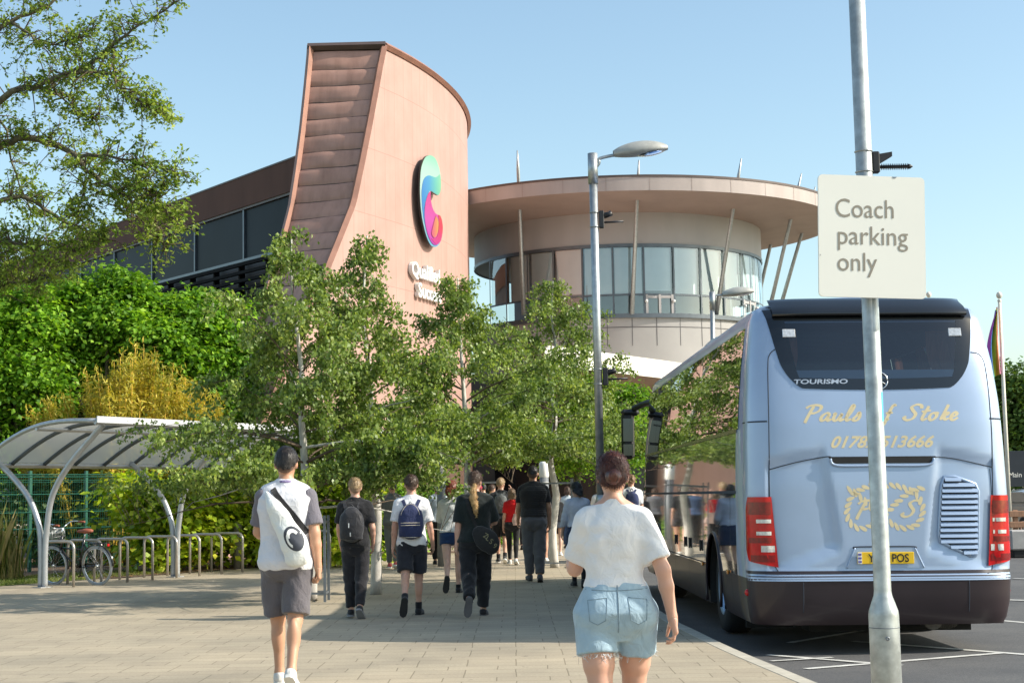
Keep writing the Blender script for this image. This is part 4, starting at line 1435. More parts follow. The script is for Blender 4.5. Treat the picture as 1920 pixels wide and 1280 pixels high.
# engine grille
def p6(x, y): return rp(1380 + x / 3.283, 740 + y / 3.283)
gz0, gz1 = p6(1400, 985)[1], p6(1300, 500)[1]
gL = [(p6(1440, 985)[1], p6(1445, 985)[0]), (p6(1250, 905)[1], p6(1252, 905)[0]), (p6(1245, 880)[1], p6(1241, 880)[0]), (p6(1255, 560)[1], p6(1255, 560)[0]), (p6(1270, 500)[1], p6(1275, 500)[0])]
gR = [(p6(1475, 985)[1], p6(1475, 985)[0]), (p6(1492, 955)[1], p6(1492, 955)[0]), (p6(1492, 575)[1], p6(1490, 575)[0]), (p6(1470, 540)[1], p6(1468, 540)[0]), (p6(1340, 500)[1], p6(1345, 500)[0])]
def glx(z): return itp(z, sorted(gL))
def grx(z): return itp(z, sorted(gR))
gr = thing_gr = MB()
gr.grid([[rxz(glx(z) + (grx(z) - glx(z)) * u, z, .004) for u in np.linspace(0, 1, 8)] for z in np.linspace(gz0, gz1, 30)])
gro = gr.build("engine_grille", M_under, bus)
sl_ = MB()
z = gz0 + .035
while z < gz1 - .015:
    P = []
    for dz, off in ((-.022, .006), (-.020, .034), (.008, .026), (.020, .008)):
        P.append([rxz(glx(z) + .008 + (grx(z) - glx(z) - .016) * u, z + dz, off) for u in np.linspace(0, 1, 6)])
    sl_.grid(P, smooth=False)
    z += .0535
sl_.build("grille_slats", M_paint, gro)
ring_pts = [(glx(z), z) for z in np.linspace(gz0, gz1, 12)] + [(grx(z), z) for z in np.linspace(gz1, gz0, 12)]
b = MB(); b.tube([rxz(x, z, .006) for x, z in ring_pts + ring_pts[:1]], .016, 6); b.build("grille_rim", M_paint, gro)
# number plate in its recess
pz, pxm = rp(1657, 1045)[1], rp(1657, 1045)[0]
rpatch("plate_recess", lambda v: pxm - .37 + .09 * v, lambda v: pxm + .37 - .09 * v, lambda u: pz - .095, lambda u: pz + .10, 14, 4, .005, M_paint)
for sg_ in (-1, 1): rline([(pxm + sg_ * .37, pz - .095), (pxm + sg_ * .285, pz + .095)], .009, M_paint, 'plate_edge_highlight', off=.002)  # bars added on the flush patch to stand in for its edge highlight
rline([(pxm - .29, pz + .09), (pxm - .25, pz + .105), (pxm + .25, pz + .105), (pxm + .29, pz + .09)], .009, M_gap, "plate_lamp_bar")
pp = rxz(pxm, pz, .02)
b = MB(); b.box(pp, (.54, .012, .112), bev=.004)
plate = b.build("number_plate", M_plate, bus)
b = MB(); b.box((pp.x - .248, pp.y - .008, pp.z), (.04, .006, .108)); b.build("plate_flag_band", M_white, plate)
b = MB()
for k, c in enumerate(range(3)):
    b.box((pp.x - .248, pp.y - .012, pp.z + .034 - k * .034), (.032, .003, .018))
b.build("plate_flag", mat("flag_blue_red", (.25, .06, .22), .5, 0, .6, 60, col2=(.10, .12, .5)), plate)
for txt, x0 in (("Y", -.165), ("POS", .055)):
    vs, fs = text_mesh(txt, .108, bold=.002)
    mesh_obj("plate_lettering", [(pp.x + x0 + x * .86, pp.y - .0085, pp.z - .038 + y) for x, y, _ in vs], fs, M_ink, plate)

# lettering on the rear skin
def skin_text(name, vs, fs, x0, z0, m, off=.0013, parent=bus):
    me = bmesh.new()
    bv = [me.verts.new((x0 + x, 0, z0 + y)) for x, y, *_ in vs]
    for f in fs:
        try: me.faces.new([bv[i] for i in f])
        except ValueError: pass
    V = [(rxz if parent is rw else skin)(v.co.x, v.co.z, off) for v in me.verts]
    F = [tuple(v.index for v in f.verts) for f in (me.verts.index_update(), me.faces)[1]]
    me.free()
    return mesh_obj(name, V, F, m, parent)
GL = {
 'P': ([[(.10, -.14), (.16, .2), (.26, .6), (.36, .95)], [(.0, .80), (.14, .95), (.45, 1.02), (.72, .92), (.68, .66), (.46, .50), (.24, .50)]], .74),
 'a': ([[(.42, .42), (.28, .5), (.10, .36), (.03, .14), (.12, 0), (.28, .1), (.42, .42)], [(.43, .46), (.36, .15), (.42, 0), (.56, .12)]], .55),
 'u': ([[(.0, .38), (.08, .48), (.04, .15), (.12, 0), (.26, .08), (.41, .45)], [(.41, .48), (.36, .15), (.42, 0), (.56, .12)]], .55),
 'l': ([[(.0, .12), (.18, .45), (.30, .85), (.24, 1.0), (.14, .7), (.06, .2), (.12, 0), (.30, .12)]], .30),
 's': ([[(.0, .10), (.18, .34), (.26, .52), (.32, .25), (.24, .03), (.08, .0), (.02, .1)]], .40),
 'o': ([[(.30, .46), (.12, .42), (.02, .2), (.10, .0), (.26, .05), (.37, .28), (.30, .46), (.46, .40)]], .48),
 'f': ([[(.46, .9), (.40, 1.0), (.29, .75), (.20, .25), (.10, -.25), (.0, -.34), (.0, -.2), (.3, .1)], [(.06, .45), (.42, .5)]], .46),
 'S': ([[(.78, .74), (.74, .94), (.5, 1.0), (.28, .84), (.38, .62), (.54, .38), (.44, .10), (.18, .0), (.0, .14), (.10, .26)]], .74),
 't': ([[(.32, .9), (.18, .45), (.10, .12), (.18, 0), (.34, .12)], [(.0, .54), (.46, .62)]], .36),
 'k': ([[(.30, 1.0), (.18, .5), (.04, 0)], [(.10, .22), (.26, .44), (.38, .46), (.32, .32), (.16, .24)], [(.18, .25), (.28, .02), (.46, .12)]], .44),
 'e': ([[(.06, .2), (.26, .28), (.30, .42), (.18, .5), (.05, .28), (.08, .04), (.22, 0), (.40, .16)]], .40),
 ' ': ([], .42)}
def brush(word, h, width):
    V, F, x = [], [], 0.0
    for ch in word:
        st, adv = GL[ch]
        for s in st:
            P = smooth_path([Vector((a + c * .22, c, 0)) for a, c in s], 7)
            b0 = len(V); n = len(P)
            for i, p in enumerate(P):
                t = (P[min(i + 1, n - 1)] - P[max(i - 1, 0)]).normalized()
                nn = Vector((-t.y, t.x, 0))
                wgt = .052 + .045 * abs(math.sin(math.atan2(t.y, t.x) - R(28)))
                if i in (0, n - 1): wgt *= .55
                V += [(x + p.x + nn.x * wgt, p.y + nn.y * wgt), (x + p.x - nn.x * wgt, p.y - nn.y * wgt)]
            F += [(b0 + 2 * i, b0 + 2 * i + 1, b0 + 2 * i + 3, b0 + 2 * i + 2) for i in range(n - 1)]
        x += adv + .07
    k = width / max(v[0] for v in V)
    return [(a * k, c * h) for a, c in V], F
(xa, za), (xb, zb_) = rp(1503, 787), rp(1797, 783)
vs, fs = brush("Pauls of Stoke", .150, xb - xa)
skin_text("rear_lettering", vs, fs, xa, (za + zb_) / 2 - .012, M_gold)
(xa, za), (xb, zb_) = rp(1552, 840), rp(1750, 836)
vs, fs = text_mesh("01782 513666", .155, .42, bold=.0045)
k = (xb - xa) / max(v[0] for v in vs)
skin_text("phone_lettering", [(x * k, y) for x, y, _ in vs], fs, xa, (za + zb_) / 2, M_gold)
vs, fs = text_mesh("TOURISMO", .062, .12, bold=.0016)
(xa, za), (xb, _) = rp(1486, 720), rp(1588, 720)
k = (xb - xa) / max(v[0] for v in vs)
skin_text("badge_lettering", [(x * k, y) for x, y, _ in vs], fs, xa, za, M_silver, .012, rw)
sx_, sz_ = rp(1646, 712)
b = MB()
b.tube([rxz(sx_ + .085 * math.cos(a), sz_ + .085 * math.sin(a), .016) for a in np.linspace(0, 2 * math.pi, 25)], .007, 6)
for a in (90, 210, 330):
    b.tube([rxz(sx_, sz_, .018), rxz(sx_ + .083 * math.cos(R(a)), sz_ + .083 * math.sin(R(a)), .016)], [.012, .004], 6)
b.build("star_badge", M_chrome, rw)
# rope knot
kp = [(664, 578), (700, 590), (745, 620), (790, 660), (835, 705), (885, 745), (935, 780), (990, 812), (1045, 815), (1100, 795), (1132, 745), (1138, 690), (1120, 640), (1085, 600), (1040, 578), (985, 562), (920, 556), (860, 556), (800, 566), (745, 592), (700, 630), (678, 690), (676, 750), (705, 800), (760, 822), (820, 805), (880, 755), (935, 705), (985, 655), (1040, 608), (1090, 582), (1146, 566)]
path = smooth_path([Vector((*p6(*q), 0)) for q in kp], 10)
ln_ = [0]
for i in range(1, len(path)): ln_.append(ln_[-1] + (path[i] - path[i - 1]).length)
nb_ = int(ln_[-1] / .062)
V, F = [], []
for k in range(nb_):
    s = (k + .5) * ln_[-1] / nb_
    i = min(len(path) - 2, int(np.searchsorted(ln_, s)))
    p = path[i]; t = (path[i + 1] - path[i - 1 if i else 0]).normalized()
    a = math.atan2(t.y, t.x) + R(-38)
    b0 = len(V); V.append((p.x, p.y))
    for j in range(12):
        q = j / 12 * 2 * math.pi
        ex, ey = .045 * math.cos(q), .0185 * math.sin(q) * (1 + .25 * math.cos(q))
        V.append((p.x + ex * math.cos(a) - ey * math.sin(a), p.y + ex * math.sin(a) + ey * math.cos(a)))
    F += [(b0, b0 + 1 + j, b0 + 1 + (j + 1) % 12) for j in range(12)]
kn = skin_text("rope_emblem", V, F, 0, 0, M_gold)
for ch, cx, cy in (("P", 722, 760), ("S", 1008, 755)):
    x0, z0 = p6(cx, cy)
    vs, fs = brush(ch, .155, .20)
    skin_text("emblem_letter", vs, fs, x0, z0 + .01, M_gold, .0014)
# tail lamps wrapping the corners
def tt(px, z):
    return tx(rp(px, 1000, .25)[0] * 1.0, z)
LZ0, LZ1 = .83, 1.50
for s in (-1, 1):
    def lam(t0, t1, z0, z1, off, m, name, parent, cut=True):
        P = []
        for i in range(15):
            v = i / 14; z = z0 + (z1 - z0) * v
            ta = t0 + (.05 * max(0, v - .85) / .15 * .6 if cut else 0)
            tb = t1
            row = []
            for j in range(9):
                u = j / 8
                zz = z + (.06 * (1 - u) * max(0, 1 - v * 3) if cut else 0)
                inn = tx(1.055 - .05 * (1 - v), z) if cut else None
                t_in = (inn if cut else t0)
                t_out = (.93 - .05 * max(0, v - .8) * 5 - .05 * max(0, .2 - v) * 5) if cut else t1
                row.append(rear(s * (t_in + (t_out - t_in) * (1 - u)), zz, off))
            P.append(row)
        mb = MB(); mb.grid(P, flip=s < 0)
        return mb.build(name, m, parent)
    tl_o = lam(0, 0, LZ0, LZ1, .026, M_red, "tail_lamp", bus)
    for (z0, z1, t0, t1, m_, nm) in ((1.25, 1.285, .70, .80, M_clear, "reversing_lens"), (1.135, 1.17, .70, .80, M_clear, "indicator_lens"), (.975, 1.035, .68, .77, M_clear, "fog_lens"), (1.33, 1.45, .70, .88, M_redd, "stop_lens"), (1.06, 1.11, .70, .87, M_redd, "stop_lens"), (.88, .945, .68, .85, M_redd, "stop_lens")):
        mb = MB(); mb.grid([[rear(s * (t0 + (t1 - t0) * u), z, .030) for u in np.linspace(0, 1, 6)] for z in np.linspace(z0, z1, 4)], flip=s < 0)
        mb.build(nm, m_, tl_o)
    b = MB(); p = rear(s * .97, .58, .02); b.ball(p, (.03, .03, .035)); b.build("marker_lamp", M_red, bus)
# side glass, belt line, flaps and handles
for s in (-1, 1):
    ed = [.78, 2.6, 4.3, 6.0, 7.7, 9.4, 11.05]
    for k in range(6):
        y0, y1 = ed[k] + .008, ed[k + 1] - .008
        mb = MB(); mb.grid([[Vector((s * (hw(z) + .006), y, z)) for y in np.linspace(y0, y1, 4)] for z in np.linspace(SGZ0, SGZ1, 9)], flip=s < 0)
        mb.build("side_window", M_sglass, bus)
    mb = MB()
    mb.grid([[Vector((s * (hw(z) + .005), y, z)) for y in np.linspace(.9, 11.2, 8)] for z in (1.535, 1.565)], flip=s < 0)
    for z in (.74,):
        mb.grid([[Vector((s * (hw(z_) + .005), y, z_)) for y in np.linspace(3.5, 8.3, 8)] for z_ in (z - .006, z + .006)], flip=s < 0)
    for y in (3.5, 5.1, 6.7, 8.2, 1.35):
        mb.grid([[Vector((s * (hw(z) + .005), y + d, z)) for d in (-.006, .006)] for z in np.linspace(.45, 1.53, 8)], flip=s < 0)
    mb.build("side_shut_lines", M_gap, bus)
    mb = MB(); mb.grid([[Vector((s * (hw(z) + .007), y, z)) for y in np.linspace(.9, 11.2, 8)] for z in (2.15, 2.19)], flip=s < 0)
    mb.build("belt_strip", mat("bronze_strip", (.30, .24, .16), .25, .6, .05, 3), bus)
    for y in (3.8, 4.9, 5.4, 6.5):
        b = MB(); b.box((s * (hw(.95) + .012), y, .93), (.02, .05, .13), bev=.006); b.build("flap_handle", M_black, bus)
    for y, c_ in ((1.6, M_plate), (3.7, M_plate)):
        b = MB(); b.box((s * (hw(.7) + .012), y, .72), (.02, .10, .045), bev=.006); b.build("side_marker", mat("amber_lens", (.65, .22, .02), .2, 0, .1, 9, coat=1), bus)
    # wheels
    for wy in (WY, WY2):
        Mx = Matrix.Rotation(s * math.pi / 2, 3, 'Y')
        cx = s * 1.03
        wh = MB()
        wh.lathe([(.30, -.14), (.47, -.15), (.50, -.10), (.503, 0), (.50, .10), (.47, .15), (.31, .145)], 36, c=(cx, wy, .5), M=Mx)
        w_ = wh.build("wheel", M_rubber, bus)
        rm = MB()
        rm.lathe([(.31, .142), (.30, .15), (.285, .12), (.24, .06), (.17, .05), (.16, .10), (.12, .13), (.0, .135)], 30, c=(cx, wy, .5), M=Mx)
        rm.build("rim", mat("wheel_rim_paint", (.30, .42, .58), .3, .5, .1, 5), w_)
        nu_ = MB()
        for k in range(10):
            a = k * .628
            nu_.ball((cx + s * .075, wy + .205 * math.cos(a), .5 + .205 * math.sin(a)), .018, 6, 4)
        nu_.build("wheel_nuts", M_chrome, w_)
        al = MB()
        al.grid([[Vector((s * xx, wy + WR * math.cos(a), .5 + WR * math.sin(a))) for xx in (.6, 1.235)] for a in np.linspace(-.35, math.pi + .35, 24)])
        al.build("arch_liner", M_under, bus)
        rg = MB(); rg.tube([Vector((s * (hw(.9) + .0), wy + (WR + .005) * math.cos(a), .5 + (WR + .005) * math.sin(a))) for a in np.linspace(-.3, math.pi + .3, 30)], .018, 5)
        rg.build("arch_trim", M_bump, bus)
# rear mud flap and exhaust under the right corner
b = MB(); b.box((.62, 1.9, .30), (.55, .04, .42)); b.box((-.8, 1.9, .32), (.5, .04, .40)); b.build("mud_flap", M_rubber, bus)
b = MB(); b.tube([(.52, 1.0, .33), (.52, .30, .30)], .09, 14); b.tube([(.75, .7, .38), (.75, 1.7, .38)], .2, 14); b.build("exhaust", mat("exhaust_steel", (.12, .11, .10), .5, .6, .3, 9), bus)
b = MB(); b.box((.45, .35, .40), (1.1, .5, .12), bev=.03); b.build("engine_tray", M_under, bus)
# windscreen and nearside mirror
mb = MB(); mb.grid([[Vector((x * hw(z), itp(z, FT) - .75 + .75 * (1 - abs(x) ** 3.3) ** .3 + .01, z)) for x in np.linspace(-.96, .96, 20)] for z in np.linspace(1.5, 3.1, 8)], flip=True)
mb.build("windscreen", M_wglass, bus)
for s in (-1, 1):
    mb = MB()
    mb.tube(smooth_path([Vector((s * .92, 11.2, 3.06)), Vector((s * 1.15, 11.75, 3.08)), Vector((s * 1.36, 12.05, 3.00))], 5), .055, 8)
    mb.box((s * 1.42, 12.12, 2.94), (.32, .16, .12), bev=.05)
    mo = mb.build("mirror_arm", M_black, bus)
    mb = MB()
    mb.box((s * 1.46, 12.15, 2.54), (.22, .18, .80), bev=.05)
    mh = mb.build("mirror_housing", M_black, mo)
    mb = MB(); mb.box((s * 1.46, 12.055, 2.64), (.18, .012, .40), bev=.004); mb.box((s * 1.46, 12.055, 2.30), (.18, .012, .20), bev=.004)
    mb.build("mirror_glass", mat("mirror_glass", (.10, .11, .12), .03, 1, .02, 3), mh)
# roof pod
mb = MB()
P = []
for i in range(13):
    v = i / 12; y = 4.6 + 3.2 * v
    hgt = .235 * min(1, math.sin(math.pi * min(1, max(.001, v))) ** .45)
    P.append([Vector((-.93 + 1.86 * u, y, 3.40 + .075 * (1 - (2 * u - 1) ** 2) + hgt * (1 - abs(2 * u - 1) ** 6) ** .5)) for u in np.linspace(0, 1, 15)])
mb.grid(P); mb.build("roof_pod", mat("roof_pod_paint", (.10, .20, .42), .25, .2, .05, 3, coat=.8), bus)
# cabin: seats and curtains
for k in range(12):
    y = 1.35 + k * .80
    for x in (-.88, -.42, .42, .88):
        if k == 0 or True:
            b = MB()
            b.box((x, y, 2.02), (.42, .16, .80), M=Matrix.Rotation(R(-8), 3, 'X'), bev=.05)
            b.box((x, y + .28, 1.70), (.42, .48, .14), bev=.04)
            b.build("seat", M_seat, bus)
for s in (-1, 1):
    for y in (.95, 2.6, 4.3, 6.0, 7.7, 9.4, 10.9):
        b = MB()
        P = []
        for i in range(9):
            v = i / 8; z = 2.2 + .95 * v
            wv = .26 - .13 * math.exp(-((v - .38) / .16) ** 2)
            P.append([Vector((s * (hw(z) - .085 - .018 * math.sin(u * 16)), y + (u - .5) * wv * 1.3, z)) for u in np.linspace(0, 1, 17)])
        b.grid(P); b.build("curtain", M_curtain, bus)
for s in (-1, 1):
    b = MB(); P = []
    for i in range(11):
        v = i / 10; z = 2.3 + .85 * v
        wv = .30 - .17 * math.exp(-((v - .3) / .2) ** 2)
        x0 = s * (.97 - .18 * (v)) if False else s * .92
        P.append([Vector((s * (.95 - wv * u), .62 + .02 * math.sin(u * 14) + .1 * v, z)) for u in np.linspace(0, 1, 13)])
    b.grid(P); b.build("curtain", M_curtain, bus)
# ------------------------------------------------------------------ bicycle shelter
M_poly = None
def _poly():
    m, nt, N, L, P = _new("milky_roof_sheet")
    P.inputs["Base Color"].default_value = (.56, .555, .52, 1); P.inputs["Roughness"].default_value = .35
    t = N.new("ShaderNodeBsdfTranslucent"); t.inputs[0].default_value = (.62, .61, .55, 1)
    tp = N.new("ShaderNodeBsdfTransparent"); tp.inputs[0].default_value = (.9, .9, .85, 1)
    a = N.new("ShaderNodeMixShader"); a.inputs[0].default_value = .5
    c = N.new("ShaderNodeMixShader"); c.inputs[0].default_value = .16
    L.new(P.outputs[0], a.inputs[1]); L.new(t.outputs[0], a.inputs[2])
    L.new(a.outputs[0], c.inputs[1]); L.new(tp.outputs[0], c.inputs[2])
    L.new(c.outputs[0], N["Material Output"].inputs[0])
    return m
M_poly = _poly()
M_post = mat("grey_shelter_steel", (.46, .48, .50), .4, .55, .1, 8, .05, 40)
M_rib = mat("slate_grey_rib", (.13, .15, .17), .5, .3, .1, 6)
PITCH_S = 3.43
shel = thing("bicycle_shelter", "arched bicycle shelter with a milky ribbed roof on paired curved grey posts", "shelter", SH0)
shelR = math.atan2(AX.y, AX.x)
def spt(s, n, z): return AX * s + AN * n + Vector((0, 0, z))
EHI, ELO = 1.50, -1.25                   # high eave (pavement side), low eave
ZHI, ZLO = at(195, 788, SH0.y + AX.y * -.32 + AN.y * 1.5).z, at(238, 872, 31.2).z
def roof_z(n):
    u = (n - ELO) / (EHI - ELO)
    return ZLO + (ZHI - ZLO) * u + .32 * math.sin(math.pi * u) * (1 - .25 * u)
S0, S1 = -.32, 3 * PITCH_S + 1.1
NSEG = 15
for k in range(NSEG):
    a, c = S0 + (S1 - S0) * k / NSEG + .012, S0 + (S1 - S0) * (k + 1) / NSEG - .012
    b = MB(); b.grid([[spt(s, n, roof_z(n) + .03) for n in np.linspace(ELO, EHI, 14)] for s in (a, c)], flip=True)
    b.build("roof_sheet", M_poly, shel)
for k in range(NSEG + 1):
    s = S0 + (S1 - S0) * k / NSEG
    b = MB(); b.tube([spt(s, n, roof_z(n)) for n in np.linspace(ELO, EHI, 14)], .032, 6, flat=1.3)
    b.build("roof_rib", M_rib if 0 < k < NSEG else M_post, shel)
for n, r, nm in ((ELO, .045, "low_eave_beam"), (EHI, .05, "high_eave_beam"), (.15, .035, "purlin")):
    b = MB(); b.tube([spt(S0 - .02, n, roof_z(n) - (.02 if nm != "purlin" else .05)), spt(S1 + .02, n, roof_z(n) - (.02 if nm != "purlin" else .05))], r, 4, smooth=False, up=(0, 0, 1))
    b.build(nm, M_post, shel)
b = MB(); p0, p1 = spt(S0 - .04, EHI + .05, roof_z(EHI) + .02), spt(S1 + .04, EHI + .05, roof_z(EHI) + .02)
b.add([p0 + Vector((0, 0, -.055)), p1 + Vector((0, 0, -.055)), p1 + Vector((0, 0, .055)), p0 + Vector((0, 0, .055))] + [q + AN * .02 for q in (p0 + Vector((0, 0, -.055)), p1 + Vector((0, 0, -.055)), p1 + Vector((0, 0, .055)), p0 + Vector((0, 0, .055)))],
      [(0, 3, 2, 1), (4, 5, 6, 7), (0, 1, 5, 4), (3, 7, 6, 2), (0, 4, 7, 3), (1, 2, 6, 5)])
b.build("eave_fascia", mat("pale_grey_fascia", (.52, .53, .54), .5, .1, .05, 5), shel)
for k in range(4):
    s = k * PITCH_S
    for sgn in (-1, 1):
        n1 = ELO + .12 if sgn < 0 else EHI - .12
        if sgn < 0:
            pts = [(-.05, 0), (-.05, .6), (-.10, 1.05), (-.32, 1.5), (-.68, 1.86), (n1, roof_z(n1) - .03)]
        else:
            pts = [(.05, 0), (.05, .6), (.09, 1.05), (.22, 1.6), (.62, 2.12), (n1, roof_z(n1) - .04)]
        b = MB(); b.tube(smooth_path([spt(s, n, z) for n, z in pts], 5), .052, 12); b.build("post", M_post, shel)
    b = MB(); b.box(spt(s, 0, .008), (.28, .2, .016), rz=shelR); b.build("base_plate", M_post, shel)

# hoops for locking bicycles
M_hoop = mat("brushed_steel_hoop", (.50, .47, .43), .35, .7, .08, 10)
hp = gp(138, 1100); hq = gp(331, 1083)
hstep = (hq - hp) / 4
SG2 = "steel bike hoops in a row under and beyond the shelter"
def hoop_mb():
    b = MB()
    w, h, r = .80, .78, .13
    u = AN
    P = [Vector((0, 0, 0)), Vector((0, 0, h - r))] + arc_pts((-u.x * r, -u.y * r, h - r), u, (0, 0, 1), r, 0, math.pi / 2, 6)[1:] + \
        arc_pts((-u.x * (w - r), -u.y * (w - r), h - r), u, (0, 0, 1), r, math.pi / 2, math.pi, 6) + [-u * w]
    b.tube(P, .025, 10)
    return b
HL = ["bike hoop nearest the camera, beside the first shelter post", "bike hoop the parked bicycle leans against", "bike hoop just right of the bicycle's rear wheel",
      "empty bike hoop, second to the right of the bicycle", "bike hoop in front of the second shelter post", "bike hoop just right of the second shelter post",
      "bike hoop left of the grey bollard post under the shelter", "bike hoop at the left elbow of the man in the two tone shirt"]
proto_h = hoop_mb().build("bike_hoop", M_hoop)
proto_h.location = hp
tag(proto_h, HL[0], "bike rack", SG2)
for k in range(1, 8):
    c = proto_h.copy(); link(c); c.location = hp + hstep * k; c["label"] = HL[k]
for i, (px, py, lb) in enumerate(((619, 1066, "bike hoop glimpsed between the two tone shirt man and the young man in black"), (711, 1058, "bike hoop just right of the young man in black"), (662, 1062, "bike hoop hidden mostly behind the young man in black"))):
    c = proto_h.copy(); link(c); c.location = gp(px, py); c["label"] = lb

# square tree guard at the foot of the largest birch
def guard(name, label, c, w, h, post=.022, rails=(.12, .98), m=M_galvdark):
    t = thing(name, label, "guard", c)
    for sx in (-1, 1):
        for sy_ in (-1, 1):
            b = MB(); b.box((sx * w / 2, sy_ * w / 2, h / 2), (post * 2, post * 2, h)); b.build("post", m, t)
    for z in rails:
        b = MB()
        for sx in (-1, 1):
            b.box((sx * w / 2, 0, h * z), (post, w - post * 2, .03)); b.box((0, sx * w / 2, h * z + .001), (w - post * 2, post, .03))
        b.build("rail", m, t)
    return t
gg = gp(618, 1127)
guard("tree_guard", "low dark metal tree guard around the stem of the largest birch", (b1.x + .0, b1.y - .1, 0), .46, 1.2, .018, (.1, .92))
gg = gp(1045, 1036)
guard("tree_guard", "tall dark metal guard round the farthest birch stem", (b3.x, b3.y, 0), .75, 1.75, .016, (.06, .95))

# bollards with pale tops
def bollard(label, px, py_foot, py_top, Y, r):
    base = at(px, py_foot, Y); base.z = 0
    H = at(px, py_top, Y).z
    t = thing("bollard_light", label, "bollard", base)
    b = MB(); b.tube([(0, 0, 0), (0, 0, H * .84)], r, 16); b.build("post", mat("grey_post_paint", (.20, .21, .22), .45, .2, .1, 8), t)
    b = MB(); b.lathe([(r * 1.04, H * .78), (r * 1.04, H * .79)], 16); b.lathe([(r, H * .84), (r * 1.08, H * .85), (r * 1.08, H * .98), (r * .8, H), (.001, H)], 16); b.build("lamp_head", M_white, t)
    return t
bollard("tall grey post with a white top beside the red haired girl", 829, 1040, 850, 33.5, .095)
bollard("white topped post right of the man in the puffer gilet", 1023, 1040, 865, 36, .1)
b = MB(); pb = gp(446, 1066); b.tube([(0, 0, 0), (0, 0, .98), (0, 0, 1.0)], [.095, .095, .07], 16)
o = b.build("bollard", mat("grey_bollard_paint", (.24, .23, .21), .5, .1, .1, 8)); o.location = pb
tag(o, "stout grey bollard under the shelter, among the hoops", "bollard")
# slanted pipe and orange topped curved post near the grey clothed walker
b = MB()
bp0 = gp(700, 1056)
b.tube(smooth_path([Vector((0, 0, 0)), Vector((.0, 0, .9)), Vector((.10, 0, 1.5)), at(738, 878, bp0.y) - bp0], 5), .05, 10)
o = b.build("curved_post", M_post); o.location = bp0
tag(o, "curved grey steel post leaning right, left of the grey clothed walker", "post")

# ------------------------------------------------------------------ green mesh fence
M_green = mat("dark_green_fence_paint", (.012, .10, .065), .45, .1, .15, 8)
f0, f1 = at(-60, 1010, 33.0), at(262, 1010, 36.2)
f0.z = f1.z = 0
fen = thing("mesh_fence", "dark green welded mesh fence behind the bicycle shelter", "fence", f0)
fd = f1 - f0; fl = fd.length; fu = fd.normalized(); FH = at(120, 889, 34.5).z
b = MB()
for k in range(int(fl / .055)):
    p = fu * (k * .055)
    b.tube([p + Vector((0, 0, .05)), p + Vector((0, 0, FH))], .0028, 3, caps=False, smooth=False)
z = .1
while z <= FH + .01:
    for dz in ((0, .0) if abs(z - FH) > .3 else (0, .04)):
        b.tube([Vector((0, 0, z + dz)), fd + Vector((0, 0, z + dz))], .006, 4, caps=False, smooth=False)
    z += .2
for z in (FH, FH - .05, FH - .42, FH - .8, FH - 1.15):
    b.tube([Vector((0, 0, z)) - Vector((0, .012, 0)), fd + Vector((0, -.012, z))], .011, 4, caps=False, smooth=False)
b.build("mesh_panels", M_green, fen)
for k in range(4):
    p = fd * ((k + .02) / 3.05)
    b = MB(); b.box(p + Vector((0, .04, FH / 2 + .04)), (.06, .06, FH + .08), rz=math.atan2(fu.y, fu.x)); b.build("post", M_green, fen)

